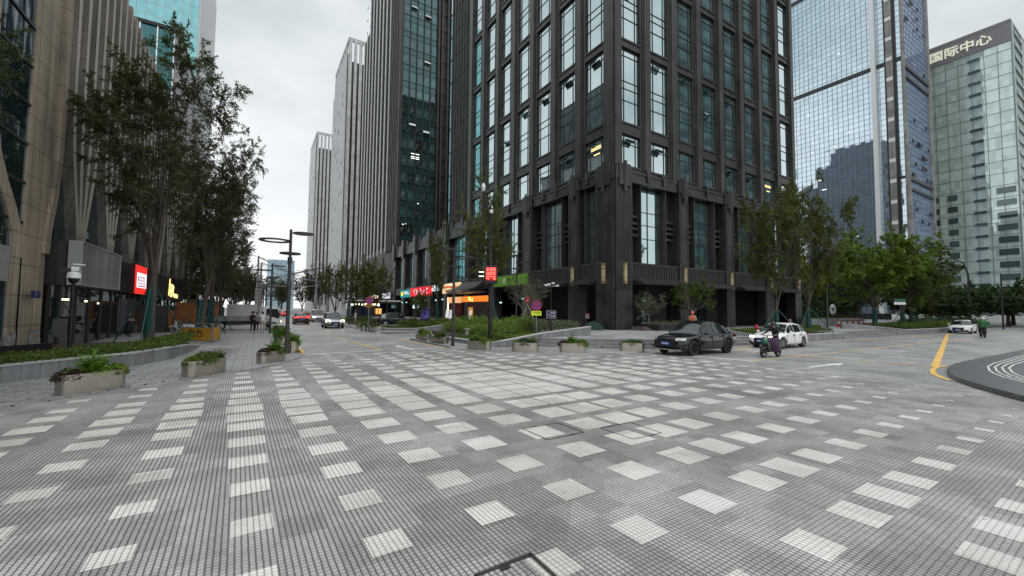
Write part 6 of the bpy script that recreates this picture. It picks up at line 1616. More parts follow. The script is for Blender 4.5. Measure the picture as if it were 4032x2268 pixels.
obj('post', MB().box(-0.07, -0.07, 0, 0.07, 0.07, 1.5).lathe([(0.035, 1.4), (0.03, 3.55), (0.001, 3.56)], 10), M_black, t)
cm = MB()
for x, z in ((-0.32, 3.45), (-0.12, 3.5), (0.14, 3.58), (0.42, 3.42)): cm.box(x-0.09, -0.12, z-0.05, x+0.09, 0.10, z+0.05)
cm.box(-0.35, -0.02, 3.38, 0.45, 0.02, 3.41); obj('camera', cm, M_white, t, bevel=0.015)
obj('board', MB().box(-0.27, -0.10, 1.35, 0.31, -0.07, 1.80), mat('dark blue board', (0.012, 0.014, 0.09), 0.4), t)
fr = MB()
for a in ((-0.285, 1.335, 0.325, 1.36), (-0.285, 1.79, 0.325, 1.815), (-0.285, 1.36, -0.265, 1.79), (0.305, 1.36, 0.325, 1.79)): fr.box(a[0], -0.11, a[1], a[2], -0.065, a[3])
obj('board_frame', fr, mat('board frame', (0.45, 0.46, 0.52), 0.4), t)
lettering('消防通道', 0.085, M_platetx, t, (0.12, -0.104, 1.66), -PI/2, 0.001, 0.002, width=0.30); lettering('禁止占用', 0.085, M_platetx, t, (0.12, -0.104, 1.48), -PI/2, 0.001, 0.002, width=0.30)
rg = MB().lathe([(0.055, -0.001), (0.075, -0.001)], 18, (-0.15, -0.103, 1.56), 'y'); obj('ring_mark', rg, mat('sign ring', (0.6, 0.35, 0.36), 0.5), t)

# litter bin, barrier, bollard light, hydrant
t = thing('litter_bin', 'dark square litter bin with a pale lid on the left kerb', 'litter bin', (1.36, 28.3, 0.03), R(20))
obj('body', MB().box(-0.26, -0.26, 0.04, 0.26, 0.26, 0.98).box(-0.22, -0.22, 0, 0.22, 0.22, 0.04), mat('dark bin', (0.04, 0.04, 0.043), 0.5, nz=0.2, ns=4), t, bevel=0.015)
obj('lid', MB().box(-0.29, -0.29, 1.02, 0.29, 0.29, 1.07), M_cope, t, bevel=0.01)
obj('opening', MB().box(-0.18, -0.268, 0.72, 0.18, -0.255, 0.9), M_black, t)
M_by = mat('yellow barrier panel', (0.50, 0.26, 0.025), 0.55, nz=0.2, ns=4); M_tube = mat('worn steel tube', (0.26, 0.22, 0.17), 0.5, metal=0.5, nz=0.3, ns=6)
t = thing('work_barrier', 'yellow work barrier with black characters beside the end of the hedge wall', 'barrier', (-2.07, 29.6, 0.03))
def barrier_side(a, b, txt):
    a, b = Vector(a), Vector(b); d = b-a; L_ = d.length; ang = math.atan2(d.y, d.x)
    f = MB()
    for x in (0, L_): f.tube([(x, 0, 0.02), (x, 0, 0.98)], 0.028, 8)
    for z in (0.12, 0.86, 1.10): f.tube([(0.0 if z < 1 else 0.08, 0, z), (L_ if z < 1 else L_-0.08, 0, z)], 0.024, 8)
    f.tube([(0, 0, 0.95), (0.02, 0, 1.06), (0.09, 0, 1.10)], 0.026, 8).tube([(L_, 0, 0.95), (L_-0.02, 0, 1.06), (L_-0.09, 0, 1.10)], 0.026, 8)
    for k in range(1, 4): f.tube([(L_*k/4, 0, 0.86), (L_*k/4, 0, 1.10)], 0.014, 6)
    o = obj('frame', f, M_tube, t, 60, loc=(a.x, a.y, 0), rz=ang)
    p_ = obj('panel', MB().box(0.04, -0.012, 0.14, L_-0.04, 0.012, 0.84), M_by, t, loc=(a.x, a.y, 0), rz=ang)
    if txt: 
        m = a+d*0.5; nn = Vector((math.sin(ang), -math.cos(ang))); lettering(txt, 0.48, mat('barrier lettering', (0.03, 0.025, 0.02), 0.6), t, (m.x+nn.x*0.016, m.y+nn.y*0.016, 0.50), ang-PI/2, 0.001, 0.012, width=1.0)
barrier_side((-1.62, 1.5), (0, 0), '电力'); barrier_side((0.06, 0.05), (0.3, 1.9), None)
t = thing('bollard_light', 'low pale bollard light at the edge of the lawn', 'bollard light', (12.95, 27.2, 0.25))
obj('post', MB().box(-0.10, -0.10, 0, 0.10, 0.10, 0.42), M_cope, t, bevel=0.01); obj('cap', MB().box(-0.17, -0.17, 0.42, 0.17, 0.17, 0.48), M_cope, t)
t = thing('fire_hydrant', 'red fire hydrant standing in the hedge bed behind the white hatchback', 'fire hydrant', (30.3, 16.3, 0.42))
obj('body', MB().lathe([(0.14, 0), (0.14, 0.04), (0.10, 0.06), (0.10, 0.55), (0.14, 0.57), (0.14, 0.62), (0.11, 0.66), (0.09, 0.74), (0.03, 0.78), (0.03, 0.84), (0.001, 0.85)], 14), mat('hydrant red', (0.40, 0.02, 0.02), 0.4), t, 40)
obj('outlet', MB().lathe([(0.07, -0.2), (0.07, 0.2)], 10, (0, 0, 0.45), 'y').lathe([(0.001, -0.2), (0.07, -0.2)], 10, (0, 0, 0.45), 'y'), mat('hydrant red', (0.4, 0.02, 0.02), 0.4), t)
t = thing('surveillance_pole', 'dark pole with white dome cameras standing in front of the blank grey billboard', 'camera pole', (-5.3, 20.0, 0.3), 0.2)
obj('pole', MB().lathe([(0.06, 0), (0.055, 2.6), (0.001, 2.62)], 12), M_black, t, 40)
obj('dome_camera', MB().lathe([(0.001, 2.55), (0.09, 2.57), (0.14, 2.66), (0.14, 2.72)], 16), M_black, t, 40)
obj('housing', MB().lathe([(0.15, 2.72), (0.19, 2.74), (0.16, 2.92), (0.06, 2.97), (0.001, 2.97)], 16), M_white, t, 40)
obj('box_camera', MB().box(-0.07, -0.1, 2.98, 0.12, 0.1, 3.12), M_white, t, bevel=0.01); obj('box_camera', MB().box(-0.34, -0.06, 2.94, -0.08, 0.06, 3.06), M_black, t)
rf = MB().box(-0.14, -0.02, 3.14, 0.16, 0.02, 3.18); rf.v = [(x+0.1, y*5, z+0.12-0.5*abs(x)) for x, y, z in rf.v]; obj('sun_shield', rf, M_white, t)
obj('control_box', MB().box(-0.42, -0.16, 0.75, -0.06, 0.16, 1.35), mat('grey control box', (0.03, 0.033, 0.036), 0.5), t, bevel=0.01)

# low monument sign in the hedge: dark plinth and pale worn characters
t = thing('monument_sign', 'low dark sign with pale worn characters standing in the hedge before the beige building', 'sign', (-7.3, 19.9, 0.3), math.atan2(3.9, 2.4))
obj('plinth', MB().box(-2.6, -0.12, 0, 2.0, 0.12, 0.45), M_black, t)
rr = random.Random(12); ch = MB()
for k in range(7):
    for j in range(5):
        x = -2.4+0.64*k+rr.uniform(-0.12, 0.12); z = 0.62+rr.uniform(-0.14, 0.30); w_, h_ = rr.choice(((0.14, 0.05), (0.05, 0.2), (0.1, 0.1)))
        ch.box(x-w_, -0.06-0.003*j, z-h_, x+w_, 0.0+0.002*j, z+h_)
obj('character', ch, mat('worn pale character', (0.20, 0.19, 0.18), 0.6, nz=0.4, ns=5), t)
lettering('BUSINE', 0.2, mat('worn letter', (0.22, 0.22, 0.21), 0.6), t, (-0.7, -0.13, 0.33), -PI/2, 0.002)

# fittings of the left building's shops
def lit(name, c, s): return emis(name, c, s)
t = LBd
obj('fascia', MB().box(-8.2, 27.25, 3.05, -7.78, 80, 5.15), mat('dark shop fascia', (0.022, 0.021, 0.021), 0.5, nz=0.3, ns=1.5), t)
sf = MB().box(-8.3, 27.3, 0.03, -7.95, 80, 3.05); obj('shopfront', sf, glass('shop glass', (0.012, 0.011, 0.010), (0.5, 0.52, 0.52), refl=0.12, wob=0.05, var=0.2), t)
mu = MB()
for k in range(24): mu.box(-7.96, 28.2+2.1*k, 0.03, -7.88, 28.32+2.1*k, 3.05)
for k in range(16): mu.box(-7.79, 36.0+0.45*k, 3.1, -7.72, 36.06+0.45*k, 5.1)
for z in (3.9, 4.5): mu.box(-7.79, 35.6, z, -7.73, 39.6, z+0.05)
each('shop_mullion', mu, M_pole, t)
b = thing('billboard', 'blank pale grey billboard over the first shop of the beige building', 'billboard', (-7.35, 28.3, 3.1))
obj('panel', MB().box(0, 0.12, 0.06, 0.06, 6.85, 2.1), stone('blank billboard', (0.31, 0.31, 0.29), 0.3, 40, 40, rough=0.6, joint=0), b)
fr = MB().box(-0.4, 0, 0, 0.1, 0.12, 2.16).box(-0.4, 6.85, 0, 0.1, 6.95, 2.16).box(-0.4, 0.12, 2.1, 0.1, 6.85, 2.16).box(-0.4, 0.12, 0, 0.1, 6.85, 0.06); obj('frame', fr, mat('pale grey frame', (0.42, 0.43, 0.43), 0.5), b)
b = thing('shop_sign', 'red lit shop sign with a white panel on the beige building', 'shop sign', (-7.6, 40.1, 3.0))
obj('box', MB().box(-0.15, 0, 0, 0.05, 4.2, 2.2), mat('dark red sign box', (0.10, 0.01, 0.01), 0.5), b)
obj('face', MB().box(0.05, 0.5, 0.04, 0.08, 4.15, 2.16), lit('red sign light', (0.92, 0.035, 0.03), 1.0), b)
obj('white_panel', MB().box(0.08, 0.9, 0.5, 0.10, 4.0, 1.62), lit('white sign light', (1.0, 0.93, 0.96), 0.95), b)
rr = random.Random(5); st = MB()
for k in range(4):
    y = 1.75+0.55*k
    for j in range(3): st.box(0.10, y-0.18, 0.78+0.24*j, 0.108, y+0.16, 0.86+0.24*j)
    st.box(0.10, y-0.05, 0.75, 0.109, y+0.05, 1.4); 
st.box(0.10, 1.3, 0.58, 0.108, 3.7, 0.68).box(0.10, 1.15, 0.75, 0.109, 1.25, 1.3).box(0.10, 1.1, 1.0, 0.11, 1.36, 1.3)
obj('character', st, lit('pink sign strokes', (0.55, 0.16, 0.30), 0.7), b)
b = thing('shop_sign', 'golden lit characters on the dark restaurant front of the beige building', 'shop sign', (-7.70, 55.4, 2.9))
obj('board', MB().box(-0.1, -0.6, -0.1, 0.0, 8.5, 2.25), mat('dark bronze board', (0.045, 0.032, 0.02), 0.5), b)
st = MB()
def stroke(mb, pts, w, x=0.03):
    for (a, c) in zip(pts, pts[1:]):
        a, c = Vector(a), Vector(c); d = (c-a).normalized(); n_ = Vector((-d.y, d.x))*w/2; q = [a-n_, c-d*0-n_, c+n_, a+n_]
        mb.face([(x, p.x, p.y) for p in q]); mb.face([(x, p.x, p.y) for p in q][::-1])
for pts, w in (([(0.9, 2.1), (0.9, 1.75)], 0.45), ([(0.5, 1.5), (1.7, 1.45)], 0.32), ([(0.9, 1.7), (0.5, 0.35)], 0.5), ([(1.7, 1.25), (1.65, 0.6)], 0.5), ([(1.0, 0.75), (2.2, 0.7)], 0.25), ([(2.5, 1.6), (2.2, 0.25)], 0.55), ([(2.4, 1.3), (3.6, 1.25)], 0.3), ([(3.3, 1.5), (3.0, 0.4)], 0.5), ([(1.3, 0.35), (2.4, 0.32)], 0.22), ([(3.5, 0.42), (6.4, 0.36)], 0.42)): stroke(st, pts, w)
obj('character', st, lit('golden sign light', (1.0, 0.66, 0.20), 2.2), b)
b = thing('shop_sign', 'cream sign box sticking out at the far end of the restaurant front', 'shop sign', (-7.7, 70.5, 2.6))
obj('box', MB().box(0, 0, 0, 1.2, 0.5, 1.7), mat('cream sign', (0.45, 0.38, 0.27), 0.6), b); obj('mark', MB().box(0.3, -0.02, 0.5, 0.9, 0.0, 1.25), M_black, b)
b = thing('shop_awning', 'dark sloping awning along the far restaurants of the beige building', 'awning', (-7.8, 56, 4.6))
obj('roof', MB().face([(0, 0, 0.75), (1.5, 0, 0.3), (1.5, 22, 0.3), (0, 22, 0.75)]).face([(0, 0, 0.65), (0, 22, 0.65), (1.5, 22, 0.22), (1.5, 0, 0.22)]).face([(1.5, 0, 0.22), (1.5, 22, 0.22), (1.5, 22, 0.3), (1.5, 0, 0.3)]), M_frame, b)
b = thing('partition', 'low dark partition with an orange lattice shelf outside the restaurant', 'partition', (-7.9, 43.0, 0.03))
obj('panel', MB().box(0.2, 0, 0, 1.9, 0.1, 2.15).box(1.8, 0.1, 0, 1.9, 5.5, 2.15), mat('charcoal partition', (0.035, 0.032, 0.032), 0.6, nz=0.2, ns=2), b)
shf = MB()
for k in range(5): shf.box(1.9, 1.0, 0.35*k+0.1, 2.15, 3.6, 0.35*k+0.15)
for y in (1.0, 2.3, 3.6): shf.box(1.9, y-0.04, 0, 2.15, y+0.04, 1.75)
obj('shelf', shf, mat('orange wood', (0.30, 0.10, 0.025), 0.6), b)
b = thing('site_hut', 'orange timber hut with a dark opening behind the flatbed truck', 'hut', (-6.6, 52, 0.03))
obj('wall', MB().box(0, 0, 0.3, 3.6, 2.2, 2.5), mat('orange hut', (0.30, 0.11, 0.03), 0.6, nz=0.2, ns=2), b); obj('opening', MB().box(1.9, -0.03, 1.1, 3.1, 0.0, 2.1), M_black, b)
b = thing('hoarding', 'pale concrete hoarding slab behind the flatbed truck', 'hoarding', (-2.8, 60, 0.03)); obj('slab', MB().box(0, 0, 0, 3.1, 0.25, 2.4), M_cope, b)
sh = MB()
for y, z, w_ in ((28.6, 2.35, 0.9), (31.8, 2.3, 0.4), (34.0, 2.2, 0.25), (66.5, 2.6, 2.0), (73, 2.3, 0.5), (75, 1.9, 0.5)): sh.box(-8.04, y, z, -7.93, y+w_, z+0.09)
obj('shop_light', sh, lit('shop lamp', (1.0, 0.85, 0.55), 2.0), LBd)
cr_ = MB().box(-8.0, 38.5, 0.3, -7.90, 43, 2.6); obj('poster', cr_, mat('grey poster', (0.10, 0.11, 0.13), 0.5, nz=0.5, ns=2), LBd)
t = thing('number_plate', 'small blue house number plate on the first beige column', 'plate', (-7.88, 25.5, 2.55))
obj('plate', MB().box(0, -0.42, -0.16, 0.02, 0.42, 0.16), mat('blue enamel', (0.015, 0.03, 0.13), 0.4), t); lettering('7', 0.22, M_platetx, t, (0.025, 0, 0), 0.0, 0.001)

# shops of the arcade
def sign(label, y0, y1, z0, z1, face, x=25.8, name='shop_sign'):
    t = thing(name, label, 'shop sign', (x, y0, z0)); obj('face', MB().box(-0.14, 0, 0, 0.0, y1-y0, z1-z0), face, t); obj('box', MB().box(0.0, -0.04, -0.04, 0.12, y1-y0+0.04, z1-z0+0.04), M_black, t); return t
def scrib(t, m, y0, y1, z0, z1, n, seed, w=0.16):
    rr = random.Random(seed); st = MB()
    for k in range(n):
        yc = y1-(k+0.5)*(y1-y0)/n; cw = (y1-y0)/n*0.42
        for j in range(6):
            a = (yc+rr.uniform(-cw, cw), rr.uniform(z0, z1)); b_ = (a[0]+rr.choice((rr.uniform(-cw, cw), 0)), min(z1, max(z0, a[1]+rr.choice((0.0, rr.uniform(-0.5, 0.5)))))) 
            if abs(a[0]-b_[0])+abs(a[1]-b_[1]) > 0.12: stroke(st, [a, b_], w, -0.15-0.002*j)
    obj('character', st, m, t)
g_ = sign('green shop sign with a pale round emblem on the tower podium', 38.7, 46.4, 4.95, 6.15, mat('green sign', (0.075, 0.21, 0.006), 0.5, emit=(0.16, 0.42, 0.0), es=0.12))
obj('emblem', MB().lathe([(0.001, -0.17), (0.30, -0.17), (0.36, -0.15), (0.36, -0.13)], 24, (0, 5.0, 0.60), 'x'), mat('pale emblem', (0.45, 0.55, 0.47), 0.5, nz=0.3, ns=14), g_)
scrib(g_, mat('pale green characters', (0.50, 0.60, 0.45), 0.5), 3.0, 4.4, 0.5, 0.95, 2, 31, 0.10)
W_ = lit('white strokes', (1.0, 0.95, 0.98), 1.2)
r_ = sign('long red lit shop sign with white brush strokes in the arcade', 68.2, 79.7, 4.45, 6.05, lit('red shop light', (0.9, 0.04, 0.05), 0.8)); scrib(r_, lit('lilac strokes', (0.95, 0.70, 0.85), 1.0), 1.2, 9.8, 0.3, 1.3, 6, 8, 0.26)
te = sign('teal lit shop sign with a yellow mark next to the long red one', 79.9, 86.1, 4.35, 5.9, lit('teal shop light', (0.03, 0.36, 0.38), 0.6)); scrib(te, W_, 0.3, 3.6, 0.5, 1.2, 3, 9, 0.2); obj('mark', MB().ell((-0.16, 5.0, 0.75), (0.02, 0.8, 0.45), 10, 6), lit('yellow mark', (1.0, 0.7, 0.05), 1.1), te)
wh = sign('small white lit sign with dark characters at the near end of the red one', 65.0, 68.1, 5.1, 6.1, lit('white shop light', (0.9, 0.93, 1.0), 0.72)); scrib(wh, M_black, 0.5, 2.5, 0.2, 0.8, 2, 10, 0.18)
w2 = sign('square white lit sign with grey drawing, beside the rounded trees', 94.3, 100.6, 4.4, 5.75, lit('white shop light', (0.9, 0.93, 1.0), 0.72)); scrib(w2, M_pole, 3.0, 6.0, 0.2, 1.2, 2, 14, 0.2)
w3 = sign('row of small lit characters above the far shops', 103, 118, 4.4, 5.6, mat('dark board', (0.02, 0.02, 0.022), 0.5)); scrib(w3, lit('warm strokes', (1.0, 0.75, 0.5), 1.6), 1, 14, 0.2, 1.0, 6, 15, 0.4)
ys = sign('warm yellow lit sign box with red wave and dark characters in the arcade', 56.4, 63.3, 4.55, 6.1, lit('cream shop light', (1.0, 0.72, 0.36), 0.72))
stroke_m = MB(); stroke(stroke_m, [(1.2, 0.85), (2.2, 1.05), (3.4, 0.9), (4.6, 1.08), (5.8, 0.9)], 0.28, -0.16); obj('wave', stroke_m, lit('red wave', (0.70, 0.07, 0.03), 0.8), ys)
scrib(ys, mat('brown characters', (0.12, 0.03, 0.01), 0.5), 1.0, 5.8, 0.25, 0.7, 5, 16, 0.13); scrib(ys, W_, 2.0, 5.0, 1.1, 1.4, 3, 17, 0.12)
t = thing('restaurant_awning', 'curved dark pagoda awning over the orange lit restaurant entrance', 'awning', (25.8, 48.2, 0))
aw = MB(); prof = [(0.0, 6.0), (-0.5, 5.75), (-1.0, 5.35), (-1.5, 5.02), (-2.1, 4.80), (-2.7, 4.72)]
for (a, z0), (b_, z1) in zip(prof, prof[1:]):
    e0, e1 = 0.25*(-a), 0.25*(-b_)
    aw.face([(a, -e0+0.7, z0), (a, 7.0+e0, z0), (b_, 7.0+e1, z1), (b_, -e1+0.7, z1)]); aw.face([(a, -e0+0.7, z0-0.12), (b_, -e1+0.7, z1-0.12), (b_, 7.0+e1, z1-0.12), (a, 7.0+e0, z0-0.12)])
aw.box(-2.72, 0.0, 4.55, -2.64, 7.7, 4.75).box(-2.6, 0.2, 4.3, 0, 7.5, 4.52)
obj('roof', aw, mat('dark awning sheet', (0.10, 0.098, 0.10), 0.35, metal=0.4, nz=0.2, ns=1), t, 60)
t = thing('restaurant_entrance', 'orange lit restaurant front with lantern panels and dark red curtains', 'shopfront', (25.9, 48.1, 0.44))
pn = MB()
for k in range(10): pn.box(-0.1, 0.05+0.8*k, 2.72, 0.0, 0.78+0.8*k, 3.5)
obj('lantern_panel', pn, lit('orange lantern light', (1.0, 0.28, 0.04), 0.75), t)
obj('menu_panel', MB().box(-0.12, 8.3, 2.6, 0.0, 13.1, 3.5), mat('menu board lit', (0.6, 0.4, 0.2), 0.5, emit=(1.0, 0.45, 0.18), es=0.55), t)
scrib(t, lit('yellow lamp text', (1.0, 0.8, 0.15), 2.0), 4.2, 6.0, 2.75, 3.5, 2, 44, 0.18); 
obj('lit_edge', MB().box(-0.15, 13.1, 0.3, -0.02, 13.25, 3.5), lit('pink neon edge', (1.0, 0.62, 0.45), 2.4), t)
cu = MB()
for k in range(24): cu.box(0.05-0.05*(k % 2), 8.3+0.2*k, 0.0, 0.2, 8.5+0.2*k, 2.6)
obj('curtain', cu, mat('dark red curtain', (0.10, 0.004, 0.006), 0.8), t)
obj('door', MB().box(0.1, 4.9, 0, 0.2, 6.2, 1.95), mat('amber door', (0.4, 0.2, 0.03), 0.4, emit=(1.0, 0.45, 0.05), es=0.35), t)
obj('interior', MB().box(0.3, 0, 0, 0.5, 13.3, 3.5), mat('dim red interior', (0.035, 0.012, 0.010), 0.6), t)
for i, (x, y, rz, lb) in enumerate([(24.2, 56.5, 0.3, 'white menu board standing before the red curtains'), (23.6, 49.2, -0.3, 'large tilted white menu board at the restaurant entrance'), (24.3, 58.2, 0.5, 'narrow white menu board beside the neon edge')]):
    t = thing('menu_board', lb, 'menu board', (x, y, 0.447), PI/2*0+rz-PI/2*0, 'menu boards at the restaurant')
    w_ = (0.42, 0.8, 0.3)[i]; bo = MB().box(-0.02, -w_, 0.25, 0.02, w_, 1.55); bo.v = [(a+0.22*z, b_, z) for a, b_, z in bo.v]; obj('board', bo, mat('white board', (0.75, 0.77, 0.78), 0.4, emit=(1, 1, 1), es=0.25), t)
    obj('leg', MB().tube([(0.05, -w_*0.8, 0.3), (0.0, -w_*0.8, 0)], 0.025, 6), M_black, t); obj('leg', MB().tube([(0.05, w_*0.8, 0.3), (0.5, w_*0.8, 0)], 0.025, 6), M_black, t)
t = thing('display_case', 'purple blue freezer case before the arcade', 'display', (22.5, 62.5, 0.447)); obj('body', MB().box(-0.5, -0.5, 0, 0.5, 0.5, 2.0), mat('violet panel', (0.05, 0.045, 0.22), 0.4, emit=(0.15, 0.13, 0.6), es=0.2), t, bevel=0.03); obj('base', MB().box(-0.55, -0.55, 0, 0.55, 0.55, 0.12), M_black, t)  # blue purple freezer case
tl = MB()
for y, z in ((64, 3.6), (67, 3.5), (72, 3.6), (76, 3.5), (83, 3.3), (86, 3.3), (40, 3.3), (45, 2.9)): tl.box(26.0, y, z, 26.1, y+0.35, z+0.15)
tl.box(26.0, 75.5, 2.2, 26.1, 79, 2.9)
obj('shop_light', tl, lit('cool shop lamp', (0.6, 0.95, 0.95), 1.6), A)
t = thing('lantern', 'small red lit box sign hanging behind the twiggy tree', 'lantern', (25.4, 38.2, 3.0)); obj('body', MB().box(-0.12, -0.16, 0, 0.12, 0.16, 0.55), lit('lantern red', (1.0, 0.04, 0.06), 1.6), t); obj('hook', MB().tube([(0, 0, 0.5), (0.5, 0, 0.7)], 0.02, 5), M_black, t)

# kiosk with a rounded pale roof
t = thing('kiosk', 'glass kiosk with a pale rounded roof edge and lit letters up the street', 'kiosk', (15.2, 84, 0.1))
obj('roof', MB().prism(arc(1.6, 1.6, 1.6, 180, 270, 6)+[(10, 0), (10, 7), (0, 7)], 3.4, 3.62), M_white, t); obj('fascia', MB().box(0.3, 0.3, 3.05, 9.5, 6.5, 3.4), mat('kiosk fascia', (0.10, 0.08, 0.065), 0.5), t)
obj('wall', MB().box(0.6, 0.7, 0, 9.2, 6.2, 3.05), M_gl_dark, t); pst = MB()
for k in range(6): pst.box(0.5+1.7*k, 0.55, 0, 0.6+1.7*k, 0.68, 3.05)
obj('post', pst, M_pole, t)
kl = MB(); rr = random.Random(9)
for k in range(9): x = 0.5+0.62*k; kl.box(x, 0.25, 2.55+rr.uniform(-.1, .1), x+rr.uniform(.25, .5), 0.29, 2.85+rr.uniform(-.05, .15))
obj('lit_letters', kl, lit('kiosk letters', (1.0, 0.9, 0.62), 2.6), t); obj('interior_light', MB().box(5.2, 0.62, 0.9, 6.3, 0.66, 2.0), lit('kiosk inside', (1.0, 0.45, 0.12), 1.0), t)

# cable masts carrying a ring over the street
t = thing('cable_ring', 'four pale masts holding a thin steel ring over the street with cables', 'cable structure', (5.6, 97, 0))
Mp = mat('pale steel mast', (0.30, 0.30, 0.31), 0.45, metal=0.3, nz=0.1, ns=1)
mt = [(-5.3, -1, 12.2), (-4.7, 3.5, 11.4), (5.2, -1, 10.6), (8.0, 2.5, 11.4)]
for x, y, z in mt: obj('mast', MB().lathe([(0.34, 0), (0.32, z*0.45), (0.20, z*0.5), (0.15, z), (0.001, z)], 12, (x, y, 0)), Mp, t, 40)
rg = MB(); tilt = R(5); pts = [(5.9*math.cos(2*PI*k/40)+0.4, 5.9*math.sin(2*PI*k/40), 7.2-5.9*math.sin(2*PI*k/40)*math.sin(tilt)) for k in range(41)]
rg.tube(pts, 0.09, 6, False); obj('ring', rg, Mp, t, 60)
cb = MB(); rr = random.Random(2)
for x, y, z in mt:
    for k in range(7):
        q = pts[(rr.randint(0, 39))]; cb.tube([(x, y, z-0.2), q], 0.028, 4, False)
for a, b_ in ((0, 2), (1, 3), (0, 3)): cb.tube([(mt[a][0], mt[a][1], mt[a][2]-0.1), ((mt[a][0]+mt[b_][0])/2, (mt[a][1]+mt[b_][1])/2, 9.3), (mt[b_][0], mt[b_][1], mt[b_][2]-0.1)], 0.035, 4, False)
obj('cable', cb, M_pole, t)

# planter of the tower, terrace boxes, cones and notices on the right
t = thing('stone_planter', 'long dark stone planter with clipped plants before the tower entrance', 'planter', (28.9, 23.5, 0.44))
obj('trough', MB().box(0, 0, 0, 7.2, 2.2, 0.42), M_dark, t); obj('coping', MB().box(-0.06, -0.06, 0.42, 7.26, 0.12, 0.5).box(-0.06, 2.08, 0.42, 7.26, 2.26, 0.5).box(-0.06, 0.12, 0.42, 0.12, 2.08, 0.5).box(7.08, 0.12, 0.42, 7.26, 2.08, 0.5), M_flute, t); obj('soil', MB().box(0.12, 0.12, 0.40, 7.08, 2.08, 0.44), M_soil, t)
pm = MB(); rr = random.Random(6)
for k in range(2600): leaf(pm, Vector((rr.uniform(0.2, 7), rr.uniform(0.2, 2), 0.5+abs(rr.gauss(0, 0.14)))), rvec(rr), 0.09, 0.055, rr, 0.4)
obj('plants', pm, M_lf_grey, t)
ss = MB().box(27.9, 24.2, 0.44, 28.8, 25.8, 0.6).box(28.1, 24.5, 0.6, 28.8, 25.8, 0.76); struct('steps', ss, mat('brown step stone', (0.12, 0.10, 0.09), 0.6, nz=0.2))
t = thing('garden_umbrella', 'green fabric umbrella lying open at the foot of the tower', 'umbrella', (24.9, 27.2, 0.447)); obj('canopy', MB().lathe([(1.0, 0.05), (0.8, 0.35), (0.4, 0.62), (0.001, 0.75)], 8), mat('dark green fabric', (0.006, 0.030, 0.022), 0.85, nz=0.3, ns=2), t); obj('tip', MB().tube([(0, 0, 0.7), (0, 0, 0.85)], 0.02, 6), M_black, t)
cone = thing('traffic_cone', 'red and white traffic cone, leftmost of the five on the terrace', 'traffic cone', (59.3, 22.3, 0.447), 0, 'traffic cones joined by a rail')
obj('base', MB().box(-0.2, -0.2, 0, 0.2, 0.2, 0.05), mat('cone red', (0.62, 0.05, 0.02), 0.5), cone)
cn = MB().mat(0).lathe([(0.16, 0.05), (0.115, 0.32)], 14).mat(1).lathe([(0.115, 0.32), (0.08, 0.52)], 14).mat(0).lathe([(0.08, 0.52), (0.04, 0.75), (0.001, 0.76)], 14); obj('cone', cn, [mat('cone red', (0.62, 0.05, 0.02), 0.5), M_wpaint], cone, 60)
for i in range(4): dup(cone, None, (60.15+0.85*i, 22.05-0.26*i, 0.447), 0, ('red and white traffic cone, second from the left of the five', 'red and white traffic cone, middle of the five on the terrace', 'red and white traffic cone, second from the right of the five', 'red and white traffic cone, rightmost of the five, nearest the sloping wall')[i], 1.25)
cone.scale = (1.25,)*3
t = thing('cone_rail', 'thin pale rail laid over the row of traffic cones', 'rail', (59.3, 22.3, 1.38)); obj('rail', MB().tube([(0, 0, 0), (3.4, -1.04, 0)], 0.03, 6), M_wpaint, t); obj('tape', MB().box(3.3, -1.05, -0.9, 3.7, -1.02, 0), mat('red mesh tape', (0.5, 0.06, 0.04), 0.6), t)
for i, (x, y) in enumerate([(55.2, 22.9), (59.6, 25.2), (63.2, 24.6), (66.5, 23.5)]):
    t = thing('stone_planter', ('grey stone box planter nearest the tower on the terrace', 'grey stone box planter behind the traffic cones', 'grey stone box planter beside the oval notice', 'grey stone box planter right of the traffic cones')[i], 'planter', (x, y, 0.447), -0.3, 'box planters on the terrace'); obj('trough', MB().box(-1.3, -0.5, 0, 1.3, 0.5, 0.95), M_wall, t, bevel=0.02)
    o = obj('plants', B_round['green'], None, t, loc=(0, 0, 0.85)); o.scale = (4.0, 1.4, 0.7)
t = thing('notice_board', 'white oval notice on a post between the terrace planters', 'notice', (64.3, 24.8, 0.447), R(-25)); obj('post', MB().lathe([(0.05, 0), (0.05, 1.6)], 8), M_pole, t); ov = MB().lathe([(0.001, -0.06), (0.5, -0.06), (0.55, -0.02), (0.5, 0.02), (0.001, 0.02)], 24, (0, 0, 0), 'y'); ov.v = [(x*0.85, y, z*1.25+2.1) for x, y, z in ov.v]; obj('panel', ov, mat('white notice', (0.6, 0.62, 0.6), 0.5), t, 40); obj('mark', MB().ell((0, -0.08, 2.1), (0.16, 0.02, 0.2), 8, 6), M_pole, t)
t = thing('street_name_sign', 'small green and white street sign on a pole in the far hedge', 'street sign', (57.3, 16.1, 0.42), R(-25)); obj('pole', MB().lathe([(0.045, 0), (0.045, 3.1)], 8), M_pole, t); obj('green_plate', MB().box(-0.75, -0.06, 2.85, 0.6, -0.03, 3.2), mat('green plate', (0.01, 0.10, 0.06), 0.4), t); obj('white_plate', MB().box(-0.75, -0.06, 2.6, 0.6, -0.03, 2.85), M_white, t)
lp = thing('street_lamp', 'plain street lamp with a short bent arm behind the white hatchback', 'street lamp', (34.6, 17.75, 0.42))
obj('pole', MB().lathe([(0.13, 0), (0.13, 0.6), (0.11, 0.62), (0.095, 6.6), (0.001, 6.62)], 12), M_pole, lp, 40); obj('lamp_head', MB().box(-0.06, -0.07, 6.45, 1.25, 0.07, 6.62).box(0.35, -0.12, 6.40, 1.25, 0.12, 6.46), M_pole, lp, bevel=0.01)
lp.rotation_euler = (0, 0, R(-32))
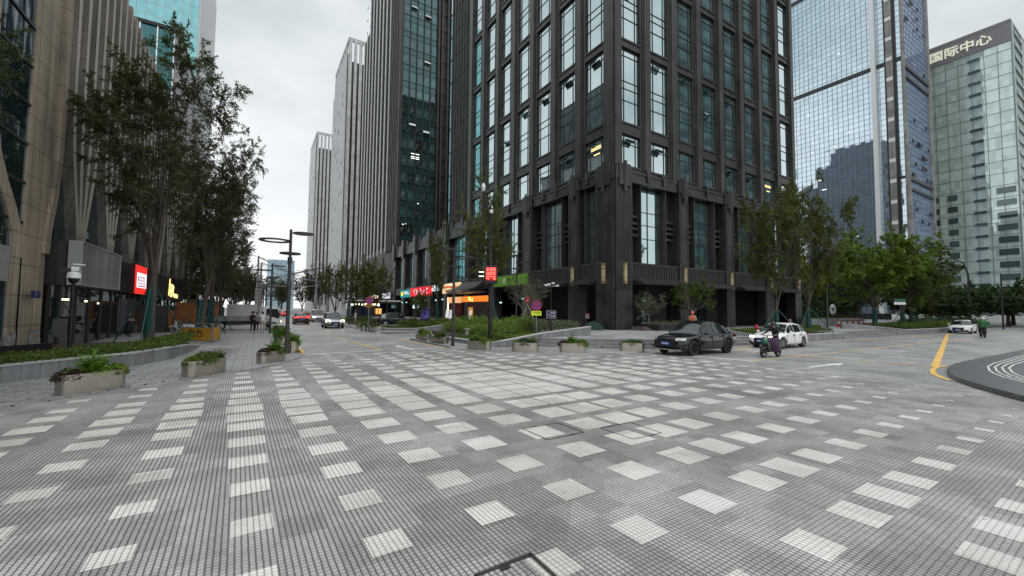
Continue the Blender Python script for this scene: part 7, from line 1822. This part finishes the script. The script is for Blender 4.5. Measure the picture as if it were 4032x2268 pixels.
t = thing('street_lamp', 'thin dark post with a small square head before the right-hand steps', 'street lamp', (48.6, 19.2, 0.447)); obj('pole', MB().lathe([(0.09, 0), (0.07, 4.3), (0.001, 4.31)], 10), M_pole, t, 40); obj('lamp_head', MB().box(-0.2, -0.2, 4.3, 0.2, 0.2, 4.45), M_pole, t)
t = thing('street_lamp', 'tall street lamp with a curved neck before the green tower', 'street lamp', (99, 19.2, 0)); obj('pole', MB().tube([(0, 0, 0), (0, 0, 8.5), (-0.4, 0.4, 10.4), (-1.5, 1.4, 11.3), (-2.2, 2.0, 11.3)], [0.16, 0.12, 0.1, 0.08, 0.08], 8), M_pole, t, 60); obj('lamp_head', MB().ell((-2.6, 2.4, 11.25), (0.6, 0.5, 0.14), 10, 6), M_pole, t, 180)
t = thing('sign_gantry', 'thin dark pole with a cross bar behind the delivery rider', 'pole', (92, 14.6, 0)); obj('pole', MB().lathe([(0.12, 0), (0.09, 8.0)], 8), M_pole, t); obj('cross_bar', MB().tube([(-0.5, 0.9, 4.6), (0.9, -1.6, 4.6)], 0.05, 6), M_pole, t)
t = thing('hoarding', 'long white hoarding beyond the flat topped trees', 'hoarding', (150, 10, 0)); obj('panel', MB().box(0, 0, 0.12, 0.3, 34, 1.9), mat('white hoarding sheet', (0.82, 0.82, 0.80), 0.5), t); obj('base', MB().box(-0.02, 0, 0, 0.35, 34, 0.12), M_cope, t)
t = thing('bollard', 'short white post on the hedge wall behind the white hatchback', 'bollard', (41.5, 16.3, 0.45)); obj('post', MB().lathe([(0.12, 0), (0.12, 0.3), (0.16, 0.32), (0.16, 0.38), (0.001, 0.4)], 10), M_cope, t)
t = thing('notice_board', 'small pale notice on the dark wall beside the corner pillar', 'notice', (26.25, 29.4, 1.35)); obj('panel', MB().box(-0.1, -0.2, 0, 0.0, 0.2, 0.5), mat('pink notice', (0.35, 0.26, 0.26), 0.6), t); obj('header', MB().box(-0.11, -0.2, 0.4, -0.095, 0.2, 0.5), M_sred, t)
